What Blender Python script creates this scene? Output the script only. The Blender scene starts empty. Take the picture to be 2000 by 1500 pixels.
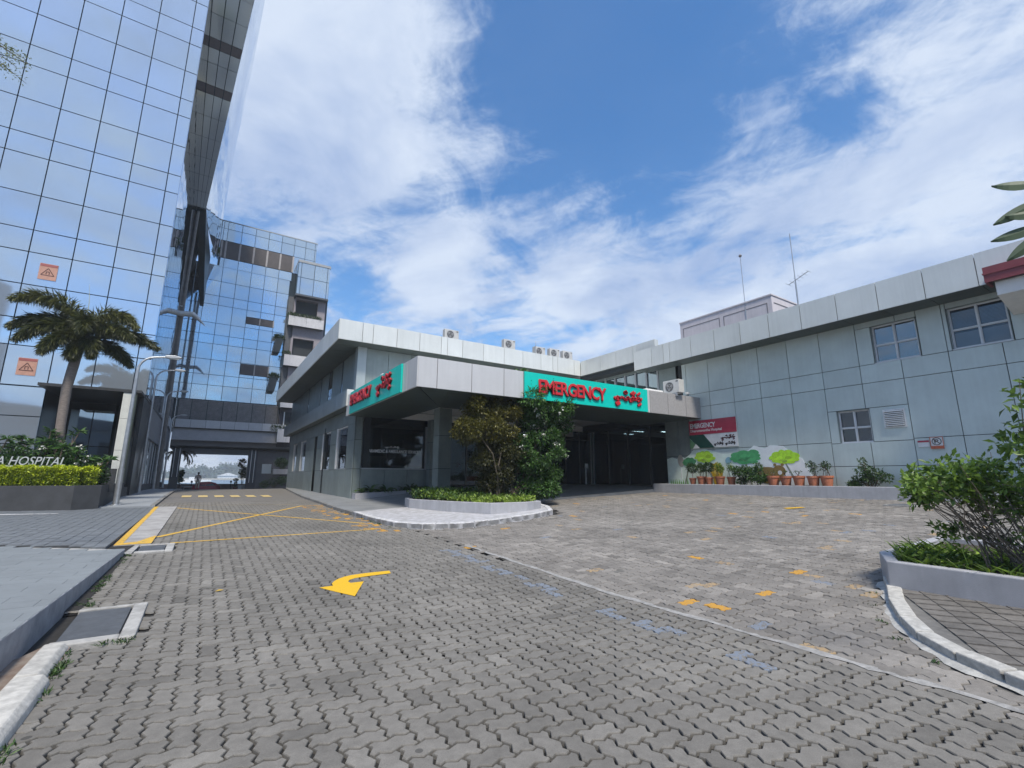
import bpy, bmesh, math, random
import numpy as np
from mathutils import Vector, Matrix
random.seed(7); np.random.seed(7)
R = math.radians
SC = bpy.context.scene
COL = SC.collection

# ---------------------------------------------------------------- camera
CAM_H = 1.6
YAW, PITCH, ROLL, FPX = 0.574797370, 0.198270181, 0.00295398, 912.96
cy, sy, cp, sp = math.cos(YAW), math.sin(YAW), math.cos(PITCH), math.sin(PITCH)
F = Vector((sy*cp, cy*cp, sp)); Rt = Vector((cy, -sy, 0)); U = Rt.cross(F)
cr, sr = math.cos(ROLL), math.sin(ROLL)
Rx = Rt*cr + U*sr; Ux = -Rt*sr + U*cr
cd = bpy.data.cameras.new('camera'); cam = bpy.data.objects.new('camera', cd); COL.objects.link(cam)
m = Matrix((Rx, Ux, -F)).transposed().to_4x4(); m.translation = (0, 0, CAM_H)
cam.matrix_world = m
cd.sensor_width = 36; cd.lens = 36*FPX/2000; cd.clip_start = 0.05; cd.clip_end = 20000
SC.camera = cam
def project(p):
    q = Vector(p)-Vector((0, 0, CAM_H)); z = q.dot(F)
    return (1000+FPX*q.dot(Rx)/z, 750-FPX*q.dot(Ux)/z, z)

# ---------------------------------------------------------------- world, sun, exposure
SUN_EL, SUN_AZ = 57, 200
W = bpy.data.worlds.new('World'); SC.world = W; W.use_nodes = True
nt = W.node_tree; N = nt.nodes; L = nt.links; N.clear()
def wn(t, **k):
    n = N.new(t)
    for a, b in k.items(): setattr(n, a, b)
    return n
out = wn('ShaderNodeOutputWorld'); sky = wn('ShaderNodeTexSky', sky_type='NISHITA')
sky.sun_disc = False; sky.sun_elevation = R(SUN_EL); sky.sun_rotation = R(SUN_AZ)
sky.air_density = 1.0; sky.dust_density = 0.6; sky.ozone_density = 2.5
bg1 = wn('ShaderNodeBackground'); bg1.inputs[1].default_value = 0.128
bg2 = wn('ShaderNodeBackground'); bg2.inputs[1].default_value = 0.60
mixs = wn('ShaderNodeMixShader')
tc = wn('ShaderNodeTexCoord')
def vm(op, a, b=None):
    n = wn('ShaderNodeVectorMath', operation=op)
    for i, v in enumerate((a, b)):
        if v is None: continue
        if isinstance(v, (tuple, list)): n.inputs[i].default_value = v
        else: L.new(v, n.inputs[i])
    return n
def mt(op, a, b=None, c=None, clamp=False):
    n = wn('ShaderNodeMath', operation=op); n.use_clamp = clamp
    for i, v in enumerate((a, b, c)):
        if v is None: continue
        if isinstance(v, (int, float)): n.inputs[i].default_value = v
        else: L.new(v, n.inputs[i])
    return n.outputs[0]
dirn = vm('NORMALIZE', tc.outputs['Generated']).outputs[0]
sx = wn('ShaderNodeSeparateXYZ'); L.new(dirn, sx.inputs[0])
zc = mt('ADD', mt('MAXIMUM', sx.outputs[2], 0.0), 0.16)
cx_ = wn('ShaderNodeCombineXYZ')
L.new(mt('DIVIDE', sx.outputs[0], zc), cx_.inputs[0]); L.new(mt('DIVIDE', sx.outputs[1], zc), cx_.inputs[1])
cx_.inputs[2].default_value = 0.35
def noise(vec, scale, detail, rough, dist=0.0):
    n = wn('ShaderNodeTexNoise'); n.inputs['Scale'].default_value = scale; n.inputs['Detail'].default_value = detail
    n.inputs['Roughness'].default_value = rough; n.inputs['Distortion'].default_value = dist
    L.new(vec, n.inputs['Vector']); return n
mr_ = wn('ShaderNodeMapping'); mr_.inputs['Rotation'].default_value = (0, 0, R(62)); L.new(cx_.outputs[0], mr_.inputs[0])
mp = wn('ShaderNodeMapping'); mp.inputs['Scale'].default_value = (.62, 1.75, 1); L.new(mr_.outputs[0], mp.inputs[0])
n1 = noise(mp.outputs[0], 1.35, 12, 0.60, 0.5)        # long masses with frayed edges, drawn out by the wind
n2 = noise(cx_.outputs[0], 3.6, 12, 0.66, 0.9)         # puffs
cov = mt('ADD', mt('MULTIPLY', n1.outputs[0], 0.62), mt('MULTIPLY', n2.outputs[0], 0.38))
def pdir(x, y):
    d = Rx*((x-1000)/FPX) - Ux*((y-750)/FPX) + F; d.normalize(); return tuple(d)
# where the day's cloud masses and the clear gaps stand in the sky: (direction, width, weight)
for (x, y, s, w) in ((660, 150, .022, .10), (540, 300, .012, .07), (740, 320, .004, .10), (560, 20, .01, .06), (1900, 330, .05, .08), (1700, 480, .03, .07), (1000, 620, .012, .10), (1300, 600, .012, .08),
                     (950, 300, .002, .10), (1850, 60, .03, .02), (1400, 320, .01, .05), (1150, 500, .01, .05), (830, 560, .003, .07), (1120, 540, .006, .05), (860, 60, .006, .07),
                     (1150, 200, .022, -.115), (1000, 420, .004, -.04), (670, 550, .003, -.14), (1400, 90, .015, -.10), (1645, 215, .0012, -.12), (1050, 50, .008, -.10), (780, 420, .002, -.06), (1000, 560, .003, -.06), (960, 200, .004, -.05), (1300, 430, .004, -.05)):
    dt = vm('DOT_PRODUCT', dirn, pdir(x, y)).outputs['Value']
    e = mt('EXPONENT', mt('DIVIDE', mt('SUBTRACT', dt, 1.0), s))
    cov = mt('ADD', cov, mt('MULTIPLY', e, w))
cov = mt('ADD', cov, 0.035)
n3 = noise(cx_.outputs[0], 11.0, 8, 0.7, 1.2)
cov = mt('ADD', cov, mt('MULTIPLY_ADD', n3.outputs[0], 0.16, -0.08))
horiz = mt('MULTIPLY', mt('SUBTRACT', 0.22, sx.outputs[2], clamp=True), 0.75)
cov = mt('ADD', cov, horiz)
ramp = wn('ShaderNodeMapRange', interpolation_type='SMOOTHSTEP'); L.new(cov, ramp.inputs[0])
ramp.inputs[1].default_value = 0.455; ramp.inputs[2].default_value = 0.655; ramp.inputs[3].default_value = 0.05; ramp.inputs[4].default_value = 0.93
shade = noise(cx_.outputs[0], 2.1, 8, 0.6, 0.4)
rc = wn('ShaderNodeValToRGB'); L.new(shade.outputs[0], rc.inputs[0])
rc.color_ramp.elements[0].position = .33; rc.color_ramp.elements[0].color = (.43, .56, .84, 1)
rc.color_ramp.elements[1].position = .62; rc.color_ramp.elements[1].color = (.80, .90, 1.06, 1)
L.new(rc.outputs[0], bg2.inputs[0]); 
hs = wn('ShaderNodeHueSaturation'); hs.inputs['Saturation'].default_value = 1.32; hs.inputs['Value'].default_value = 1.0
L.new(sky.outputs[0], hs.inputs['Color']); L.new(hs.outputs[0], bg1.inputs[0])
L.new(bg1.outputs[0], mixs.inputs[1]); L.new(bg2.outputs[0], mixs.inputs[2]); L.new(ramp.outputs[0], mixs.inputs[0])
L.new(mixs.outputs[0], out.inputs[0])
sd = bpy.data.lights.new('sun', 'SUN'); sd.energy = 2.8; sd.angle = R(9); sd.color = (1, .93, .82)
sun = bpy.data.objects.new('sun', sd); COL.objects.link(sun)
sv = Vector((math.cos(R(SUN_EL))*math.sin(R(SUN_AZ)), math.cos(R(SUN_EL))*math.cos(R(SUN_AZ)), math.sin(R(SUN_EL))))
sun.rotation_euler = sv.to_track_quat('Z', 'Y').to_euler(); sun.location = (10, -20, 60)
vs = SC.view_settings; vs.view_transform = 'Standard'; vs.look = 'None'; vs.gamma = 1; vs.use_curve_mapping = False; vs.exposure = 0.66
SC.cycles.max_bounces = 7; SC.cycles.glossy_bounces = 4; SC.cycles.transparent_max_bounces = 8; SC.cycles.caustics_reflective = False; SC.cycles.caustics_refractive = False

# ---------------------------------------------------------------- materials
MATS = {}
def mat(name, col, rough=.6, metal=0., var=.08, scale=3., bump=0., bscale=60., col2=None, tone=False, rnd=0., spec=None, trans=0., emit=None, streak=0., ior=None, stretch=(1, 1, 1), lo=.35, hi=.65):
    """Principled material: base colour broken up by position noise (wear and grain), optional per-object and per-face tone."""
    if name in MATS: return MATS[name]
    M = bpy.data.materials.new(name); M.use_nodes = True; t = M.node_tree; n = t.nodes; l = t.links
    b = n['Principled BSDF']; b.inputs['Roughness'].default_value = rough; b.inputs['Metallic'].default_value = metal
    if spec is not None: b.inputs['Specular IOR Level'].default_value = spec
    if ior: b.inputs['IOR'].default_value = ior
    if trans: b.inputs['Transmission Weight'].default_value = trans
    if emit: b.inputs['Emission Color'].default_value = (*col, 1); b.inputs['Emission Strength'].default_value = emit
    geo = n.new('ShaderNodeNewGeometry')
    mp = n.new('ShaderNodeMapping'); mp.inputs['Scale'].default_value = stretch; l.new(geo.outputs['Position'], mp.inputs[0])
    nz = n.new('ShaderNodeTexNoise'); nz.inputs['Scale'].default_value = scale; nz.inputs['Detail'].default_value = 8; nz.inputs['Roughness'].default_value = .62
    l.new(mp.outputs[0], nz.inputs['Vector'])
    mr = n.new('ShaderNodeMapRange'); l.new(nz.outputs[0], mr.inputs[0]); mr.inputs[1].default_value = lo; mr.inputs[2].default_value = hi
    mx = n.new('ShaderNodeMix'); mx.data_type = 'RGBA'; l.new(mr.outputs[0], mx.inputs[0])
    c2 = col2 or tuple(min(1, c*(1+var)) for c in col); c1 = col if col2 else tuple(c*(1-var) for c in col)
    mx.inputs[6].default_value = (*c1, 1); mx.inputs[7].default_value = (*c2, 1)
    last = mx.outputs[2]
    fac = None
    if tone:
        at = n.new('ShaderNodeAttribute'); at.attribute_name = 'tone'; fac = at.outputs['Fac']
    if rnd:
        oi = n.new('ShaderNodeObjectInfo'); m2 = n.new('ShaderNodeMath'); m2.operation = 'MULTIPLY_ADD'; l.new(oi.outputs['Random'], m2.inputs[0]); m2.inputs[1].default_value = 2*rnd; m2.inputs[2].default_value = 1-rnd
        f2 = m2.outputs[0]
        if fac is not None:
            m3 = n.new('ShaderNodeMath'); m3.operation = 'MULTIPLY'; l.new(fac, m3.inputs[0]); l.new(f2, m3.inputs[1]); fac = m3.outputs[0]
        else: fac = f2
    if streak:
        mp2 = n.new('ShaderNodeMapping'); mp2.inputs['Scale'].default_value = (9, 9, .35); l.new(geo.outputs['Position'], mp2.inputs[0])
        nz2 = n.new('ShaderNodeTexNoise'); nz2.inputs['Scale'].default_value = 1; nz2.inputs['Detail'].default_value = 5; l.new(mp2.outputs[0], nz2.inputs['Vector'])
        mr2 = n.new('ShaderNodeMapRange'); l.new(nz2.outputs[0], mr2.inputs[0]); mr2.inputs[1].default_value = .35; mr2.inputs[2].default_value = .7; mr2.inputs[3].default_value = 1; mr2.inputs[4].default_value = 1-streak
        if fac is not None:
            m4 = n.new('ShaderNodeMath'); m4.operation = 'MULTIPLY'; l.new(fac, m4.inputs[0]); l.new(mr2.outputs[0], m4.inputs[1]); fac = m4.outputs[0]
        else: fac = mr2.outputs[0]
    if fac is not None:
        vmn = n.new('ShaderNodeVectorMath'); vmn.operation = 'SCALE'; l.new(last, vmn.inputs[0]); l.new(fac, vmn.inputs['Scale']); last = vmn.outputs[0]
    l.new(last, b.inputs['Base Color'])
    if bump:
        bn = n.new('ShaderNodeTexNoise'); bn.inputs['Scale'].default_value = bscale; bn.inputs['Detail'].default_value = 6; l.new(geo.outputs['Position'], bn.inputs['Vector'])
        bp = n.new('ShaderNodeBump'); bp.inputs['Strength'].default_value = bump; bp.inputs['Distance'].default_value = .01
        l.new(bn.outputs[0], bp.inputs['Height']); l.new(bp.outputs[0], b.inputs['Normal'])
    MATS[name] = M; return M
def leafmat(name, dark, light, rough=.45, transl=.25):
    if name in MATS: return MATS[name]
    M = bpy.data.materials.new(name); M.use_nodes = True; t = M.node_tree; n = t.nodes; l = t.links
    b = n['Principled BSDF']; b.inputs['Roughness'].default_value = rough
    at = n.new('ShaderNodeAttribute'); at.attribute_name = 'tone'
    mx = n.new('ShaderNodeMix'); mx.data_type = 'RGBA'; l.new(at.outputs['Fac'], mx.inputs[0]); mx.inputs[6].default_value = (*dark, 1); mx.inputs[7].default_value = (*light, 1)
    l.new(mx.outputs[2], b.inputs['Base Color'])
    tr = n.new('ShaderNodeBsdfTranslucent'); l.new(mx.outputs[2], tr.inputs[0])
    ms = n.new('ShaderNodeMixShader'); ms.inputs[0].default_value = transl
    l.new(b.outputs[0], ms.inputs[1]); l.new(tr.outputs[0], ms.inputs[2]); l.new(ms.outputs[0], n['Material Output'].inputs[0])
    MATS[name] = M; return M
def glassmat(name, col, rough=.02, wob=.0, wscale=.6, metal=1., rnd=.05, haze=0.):
    """Coated curtain-wall glass: a tinted mirror, each pane a little out of true."""
    if name in MATS: return MATS[name]
    M = bpy.data.materials.new(name); M.use_nodes = True; t = M.node_tree; n = t.nodes; l = t.links
    b = n['Principled BSDF']; b.inputs['Metallic'].default_value = metal; b.inputs['Roughness'].default_value = rough
    oi = n.new('ShaderNodeObjectInfo'); geo = n.new('ShaderNodeNewGeometry')
    m2 = n.new('ShaderNodeMath'); m2.operation = 'MULTIPLY_ADD'; l.new(oi.outputs['Random'], m2.inputs[0]); m2.inputs[1].default_value = 2*rnd; m2.inputs[2].default_value = 1-rnd
    mp2 = n.new('ShaderNodeMapping'); mp2.inputs['Scale'].default_value = (6, 6, .3); l.new(geo.outputs['Position'], mp2.inputs[0])
    nz2 = n.new('ShaderNodeTexNoise'); nz2.inputs['Detail'].default_value = 6; l.new(mp2.outputs[0], nz2.inputs['Vector'])
    mr2 = n.new('ShaderNodeMapRange'); l.new(nz2.outputs[0], mr2.inputs[0]); mr2.inputs[1].default_value = .3; mr2.inputs[2].default_value = .75; mr2.inputs[3].default_value = 1; mr2.inputs[4].default_value = .86
    m4 = n.new('ShaderNodeMath'); m4.operation = 'MULTIPLY'; l.new(m2.outputs[0], m4.inputs[0]); l.new(mr2.outputs[0], m4.inputs[1])
    vmn = n.new('ShaderNodeVectorMath'); vmn.operation = 'SCALE'; vmn.inputs[0].default_value = col; l.new(m4.outputs[0], vmn.inputs['Scale']); l.new(vmn.outputs[0], b.inputs['Base Color'])
    if wob:
        # a gentle bow over each pane, different for every pane
        nz = n.new('ShaderNodeTexNoise'); nz.inputs['Scale'].default_value = wscale; nz.inputs['Detail'].default_value = 1
        ad = n.new('ShaderNodeVectorMath'); ad.operation = 'ADD'; cb = n.new('ShaderNodeCombineXYZ'); ml = n.new('ShaderNodeMath'); ml.operation = 'MULTIPLY'; l.new(oi.outputs['Random'], ml.inputs[0]); ml.inputs[1].default_value = 40
        l.new(ml.outputs[0], cb.inputs[0]); l.new(geo.outputs['Position'], ad.inputs[0]); l.new(cb.outputs[0], ad.inputs[1]); l.new(ad.outputs[0], nz.inputs['Vector'])
        bp = n.new('ShaderNodeBump'); bp.inputs['Strength'].default_value = 1; bp.inputs['Distance'].default_value = wob
        l.new(nz.outputs[0], bp.inputs['Height']); l.new(bp.outputs[0], b.inputs['Normal'])
    if haze:
        df = n.new('ShaderNodeBsdfDiffuse'); df.inputs[0].default_value = (.62, .70, .78, 1); ms = n.new('ShaderNodeMixShader'); ms.inputs[0].default_value = haze
        l.new(b.outputs[0], ms.inputs[1]); l.new(df.outputs[0], ms.inputs[2]); l.new(ms.outputs[0], n['Material Output'].inputs[0])
    MATS[name] = M; return M
def clearglass(name, tint=(.5, .6, .6), refl=.35, k=1.6):
    """Ordinary window glass, thin: part see-through, part mirror."""
    if name in MATS: return MATS[name]
    M = bpy.data.materials.new(name); M.use_nodes = True; t = M.node_tree; n = t.nodes; l = t.links
    g = n.new('ShaderNodeBsdfGlossy'); g.inputs['Roughness'].default_value = .015; g.inputs[0].default_value = (.9, .95, 1, 1)
    tr = n.new('ShaderNodeBsdfTransparent'); tr.inputs[0].default_value = (*tint, 1)
    fr = n.new('ShaderNodeFresnel'); fr.inputs[0].default_value = 1.5
    ad = n.new('ShaderNodeMath'); ad.operation = 'MULTIPLY_ADD'; ad.use_clamp = True; l.new(fr.outputs[0], ad.inputs[0]); ad.inputs[1].default_value = k; ad.inputs[2].default_value = refl*.3
    ms = n.new('ShaderNodeMixShader'); l.new(ad.outputs[0], ms.inputs[0]); l.new(tr.outputs[0], ms.inputs[1]); l.new(g.outputs[0], ms.inputs[2]); l.new(ms.outputs[0], n['Material Output'].inputs[0])
    MATS[name] = M; return M

M_panel = mat('grey_green_panel', (.23, .275, .27), .40, .2, .12, 1.2, rnd=.09, streak=.09)
M_wing = mat('pale_blue_grey_panel', (.57, .65, .635), .4, .1, .07, .9, rnd=.045, streak=.05, bump=.05, bscale=250)
M_fascia = mat('silver_fascia_panel', (.66, .68, .655), .34, .2, .05, .7, rnd=.05, streak=.06)
M_canopy = mat('warm_grey_fascia_panel', (.60, .60, .60), .36, .15, .05, .7, rnd=.04, streak=.05)
M_canopy2 = mat('speckled_grey_panel', (.38, .37, .37), .5, .1, .14, 14, rnd=.04)
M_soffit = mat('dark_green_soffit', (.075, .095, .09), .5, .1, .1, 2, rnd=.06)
M_joint = mat('joint_shadow_gap', (.02, .026, .028), .8)
M_white = mat('white_paint', (.76, .77, .77), .45, 0, .05, 4)
M_plaster = mat('white_plaster', (.80, .80, .78), .7, 0, .05, 3)
M_pinkwall = mat('pinkish_grey_wall', (.66, .62, .645), .7, 0, .05, 2, streak=.10)
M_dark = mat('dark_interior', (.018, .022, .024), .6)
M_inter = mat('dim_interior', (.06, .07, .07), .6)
M_frame = mat('white_window_frame', (.68, .70, .72), .4, .1, .04, 6)
M_gframe = mat('grey_window_frame', (.40, .43, .45), .4, .3, .05, 6)
M_mull = mat('dark_mullion', (.02, .035, .045), .4, .4)
M_conc = mat('weathered_concrete', (.36, .355, .34), .85, 0, .25, 6, bump=.5, bscale=40)
M_kerb = mat('pale_kerb_concrete', (.47, .46, .43), .85, 0, .20, 14, bump=.5, bscale=50, rnd=.1)
M_kerbw = mat('worn_white_kerb_paint', (.40, .40, .39), .8, 0, 0, 7, col2=(.66, .66, .68), bump=.4, bscale=50)
M_planter = mat('grey_painted_plaster', (.40, .405, .43), .75, 0, .08, 3, bump=.25, bscale=90, streak=.12)
M_planter_d = mat('charcoal_plaster', (.052, .055, .06), .8, 0, .16, 2.5, bump=.4, bscale=70)
M_soil = mat('soil', (.05, .038, .028), .95, 0, .4, 12, bump=.6)
M_steel = mat('galvanised_steel', (.42, .44, .46), .42, .7, .12, 5)
M_bark = mat('brown_bark', (.10, .08, .06), .85, 0, .35, 30, bump=.6, bscale=50)
M_palmbark = mat('ringed_grey_bark', (.20, .17, .15), .85, 0, .25, 9, bump=.7, bscale=25, stretch=(1, 1, 5))
M_terra = mat('terracotta', (.42, .15, .08), .75, 0, .18, 12, rnd=.18)
M_teal = mat('teal_sign_face', (.0, .58, .48), .32, 0, .02, 2)
M_red = mat('red_acrylic', (.58, .025, .035), .35, 0, .04, 3)
M_redside = mat('dark_red_return', (.16, .012, .016), .5)
M_cream = mat('cream_letter_rim', (.72, .66, .55), .5)
M_asph = mat('dark_tarmac', (.055, .055, .058), .9, 0, .2, 6, bump=.4)

# ---------------------------------------------------------------- mesh helpers
class MB:
    def __init__(s): s.v = []; s.f = []; s.t = []
    def add(s, vs, fs, tone=1.):
        o = len(s.v); s.v += [tuple(v) for v in vs]; s.f += [tuple(i+o for i in f) for f in fs]; s.t += [tone]*len(fs); return s
    def box(s, x0, x1, y0, y1, z0, z1, tone=1.):
        return s.add([(x0, y0, z0), (x1, y0, z0), (x1, y1, z0), (x0, y1, z0), (x0, y0, z1), (x1, y0, z1), (x1, y1, z1), (x0, y1, z1)],
                     [(0, 3, 2, 1), (4, 5, 6, 7), (0, 1, 5, 4), (1, 2, 6, 5), (2, 3, 7, 6), (3, 0, 4, 7)], tone)
    def prism(s, pts, z0, z1, tone=1.):
        """upright prism over a plan polygon (counter-clockwise); z0 and z1 may be functions of (x, y)"""
        n = len(pts); a = [(x, y, z0(x, y) if callable(z0) else z0) for x, y in pts]; b = [(x, y, z1(x, y) if callable(z1) else z1) for x, y in pts]
        return s.add(a+b, [tuple(range(n))[::-1], tuple(range(n, 2*n))]+[(i, (i+1) % n, n+(i+1) % n, n+i) for i in range(n)], tone)
    def extr(s, prof, axis, a, b, tone=1.):
        """profile polygon extruded along x ('x': prof in y,z) or y ('y': prof in x,z)"""
        n = len(prof)
        mk = (lambda p, q: (q, p[0], p[1])) if axis == 'x' else (lambda p, q: (p[0], q, p[1]))
        return s.add([mk(p, a) for p in prof]+[mk(p, b) for p in prof], [tuple(range(n))[::-1], tuple(range(n, 2*n))]+[(i, (i+1) % n, n+(i+1) % n, n+i) for i in range(n)], tone)
    def tube(s, path, r, n=8, cap=True, tone=1.):
        """round tube along a path; r a number or one radius per point"""
        P = [Vector(p) for p in path]; rr = r if isinstance(r, (list, tuple)) else [r]*len(P); V = []
        prev = None
        for i, p in enumerate(P):
            d = (P[min(i+1, len(P)-1)]-P[max(i-1, 0)]).normalized()
            a = (prev - d*prev.dot(d)) if prev is not None else (Vector((0, 0, 1)).cross(d) if abs(d.z) < .95 else Vector((1, 0, 0)).cross(d))
            if a.length < 1e-6: a = Vector((1, 0, 0))
            a.normalize(); prev = a; b = d.cross(a)
            V += [p+(a*math.cos(2*math.pi*k/n)+b*math.sin(2*math.pi*k/n))*rr[i] for k in range(n)]
        Fs = [(i*n+k, i*n+(k+1) % n, (i+1)*n+(k+1) % n, (i+1)*n+k) for i in range(len(P)-1) for k in range(n)]
        if cap: Fs += [tuple(range(n))[::-1], tuple(range((len(P)-1)*n, len(P)*n))]
        return s.add(V, Fs, tone)
    def lathe(s, prof, cx=0, cy=0, n=16, tone=1.):
        V = [(cx+r*math.cos(2*math.pi*k/n), cy+r*math.sin(2*math.pi*k/n), z) for r, z in prof for k in range(n)]
        Fs = [(i*n+k, i*n+(k+1) % n, (i+1)*n+(k+1) % n, (i+1)*n+k) for i in range(len(prof)-1) for k in range(n)]
        Fs += [tuple(range(n))[::-1], tuple(range((len(prof)-1)*n, len(prof)*n))]
        return s.add(V, Fs, tone)
    def mesh(s, name, mats, smooth=False, tone=False):
        me = bpy.data.meshes.new(name); me.from_pydata(s.v, [], s.f)
        for mm in (mats if isinstance(mats, (list, tuple)) else [mats]): me.materials.append(mm)
        if tone:
            at = me.attributes.new('tone', 'FLOAT', 'FACE'); at.data.foreach_set('value', np.array(s.t, dtype=np.float32))
        if smooth: me.shade_smooth()
        me.update(); return me
    def build(s, name, mats, parent=None, smooth=False, tone=False, bevel=0):
        o = bpy.data.objects.new(name, s.mesh(name, mats, smooth, tone)); COL.objects.link(o)
        if parent is not None: o.parent = parent; o.matrix_parent_inverse = pinv(parent)
        if bevel:
            bv = o.modifiers.new('bevel', 'BEVEL'); bv.width = bevel; bv.segments = 2; bv.limit_method = 'ANGLE'
        return o
def world_mat(o):
    m_ = Matrix.LocRotScale(o.location, o.rotation_euler, o.scale)
    return world_mat(o.parent) @ o.matrix_parent_inverse @ m_ if o.parent is not None else m_
def pinv(o): return world_mat(o).inverted() if o is not None else Matrix()
def tag(o, label=None, cat=None, group=None, kind=None):
    if label: o['label'] = label
    if cat: o['category'] = cat
    if group: o['group'] = group
    if kind: o['kind'] = kind
    return o
def thing(name, loc, label, cat, group=None):
    o = bpy.data.objects.new(name, None); COL.objects.link(o); o.location = loc; o.empty_display_size = .3
    return tag(o, label, cat, group)
def child_mesh(name, me, parent, loc, scale=None, rot=None):
    """object from a shared mesh at a world location, parented"""
    o = bpy.data.objects.new(name, me); COL.objects.link(o); o.parent = parent
    o.matrix_parent_inverse = pinv(parent)
    o.location = loc
    if scale: o.scale = scale
    if rot: o.rotation_euler = rot
    return o
def copy_thing(root, loc, rotz, label, group=None):
    """copy of a thing with copies of its parts and sub-parts (mesh data shared)"""
    r = root.copy(); COL.objects.link(r); r.location = loc; r.rotation_euler = (0, 0, rotz); r['label'] = label
    if group: r['group'] = group
    for ch in root.children:
        c = ch.copy(); COL.objects.link(c); c.parent = r
        for g in ch.children:
            d = g.copy(); COL.objects.link(d); d.parent = c
    return r
_unit = {}
def unit_box(material):
    if material.name not in _unit:
        mb = MB()
        e = .0
        mb.box(-.5, .5, -.5, .5, -.5, .5); _unit[material.name] = mb.mesh('panel', material)
    return _unit[material.name]
def boxpart(name, x0, x1, y0, y1, z0, z1, material, parent):
    return child_mesh(name, unit_box(material), parent, ((x0+x1)/2, (y0+y1)/2, (z0+z1)/2), (abs(x1-x0), abs(y1-y0), abs(z1-z0)))
def panels(name, plane, c, us, zs, material, parent, gap=.022, t=.04, skip=None, jig=0):
    """a field of cladding pieces, one object each. plane 'x' (at x=c, faces -x) or 'y' (at y=c, faces -y); c is the outer face"""
    for a, b in zip(us[:-1], us[1:]):
        for z0, z1 in zip(zs[:-1], zs[1:]):
            if skip and skip((a+b)/2, (z0+z1)/2): continue
            g = gap/2; j = random.uniform(-jig, jig)
            if plane == 'x': boxpart(name, c+j, c+t, a+g, b-g, z0+g, z1-g, material, parent)
            else: boxpart(name, a+g, b-g, c+j, c+t, z0+g, z1-g, material, parent)
# ---------------------------------------------------------------- terrain height
ZY = np.array([-400, 5, 12.5, 22.3, 40, 47, 60.5, 66, 9000.]); ZZ = np.array([0, 0, .24, .45, .62, .6, .28, -.42, -.42])
def h(X, Y):
    X = np.asarray(X, float); Y = np.asarray(Y, float)
    t = np.clip((X-4.5)/15.5, 0, 1)
    r = (1-t)*np.interp(Y, ZY, ZZ)+t*.9*np.clip((60-Y)/15, 0, 1)*np.clip((Y+30)/28, 0, 1)
    return r
def hf(x, y): return float(h(x, y))
AX = [4.4, 6, 8, 10.2, 12.5, 21, 30]; AY = [11.5, 17, 23.8, 24.2, 60]
AZ = [[.35, .42, .50, .56, .62, .97, 1.0], [.42, .44, .50, .58, .67, 1.10, 1.2], [.55, .54, .78, 1.06, 1.13, 1.20, 1.2], [.55, .54, .78, 1.06, 1.13, 1.20, 1.2], [.6, .55, .8, 1.1, 1.1, 1.2, 1.2]]
def ha(x, y):
    """height of the painted concrete apron round the building"""
    if x < 7 and y > 24: return hf(min(x, 6), y)+.10
    i = min(max(np.searchsorted(AX, x)-1, 0), len(AX)-2); j = min(max(np.searchsorted(AY, y)-1, 0), len(AY)-2)
    u = min(max((x-AX[i])/(AX[i+1]-AX[i]), 0), 1); v = min(max((y-AY[j])/(AY[j+1]-AY[j]), 0), 1)
    z = (AZ[j][i]*(1-u)+AZ[j][i+1]*u)*(1-v)+(AZ[j+1][i]*(1-u)+AZ[j+1][i+1]*u)*v
    if x < 8: z = z*(x-4.4)/3.6+(hf(x, y)+.10)*(1-(x-4.4)/3.6) if x > 4.4 else hf(x, y)+.10
    return max(z, hf(x, y)+.03)
def hl(x, y):
    """paved forecourt of the glass tower, left of the lane"""
    return float(np.interp(y, [11.2, 23], [.30, .47]))
def sheet(name, poly, zf, material, parent=None, step=1.0, skirt=0., kind=None, smooth=False):
    """ground sheet over a plan polygon, cut on a grid and laid at zf(x, y), with an optional edge going down"""
    bm = bmesh.new(); vs = [bm.verts.new((x, y, 0)) for x, y in poly]; bm.faces.new(vs)
    xs = [p[0] for p in poly]; ys = [p[1] for p in poly]
    for ax, lo, hi in ((0, min(xs), max(xs)), (1, min(ys), max(ys))):
        k = math.floor(lo/step)*step+step
        while k < hi:
            co = (k, 0, 0) if ax == 0 else (0, k, 0); no = (1, 0, 0) if ax == 0 else (0, 1, 0)
            bmesh.ops.bisect_plane(bm, geom=bm.verts[:]+bm.edges[:]+bm.faces[:], plane_co=co, plane_no=no, dist=1e-5); k += step
    bmesh.ops.triangulate(bm, faces=bm.faces[:])
    for v in bm.verts: v.co.z = zf(v.co.x, v.co.y)
    bmesh.ops.recalc_face_normals(bm, faces=bm.faces[:])
    if sum(f.normal.z for f in bm.faces) < 0: bmesh.ops.reverse_faces(bm, faces=bm.faces[:])
    if skirt:
        be = [e for e in bm.edges if e.is_boundary]
        r = bmesh.ops.extrude_edge_only(bm, edges=be)
        for v in [g for g in r['geom'] if isinstance(g, bmesh.types.BMVert)]: v.co.z -= skirt
    me = bpy.data.meshes.new(name); bm.to_mesh(me); bm.free(); me.materials.append(material)
    if smooth: me.shade_smooth()
    o = bpy.data.objects.new(name, me); COL.objects.link(o)
    if parent is not None: o.parent = parent; o.matrix_parent_inverse = pinv(parent)
    if kind: o['kind'] = kind
    return o

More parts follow.
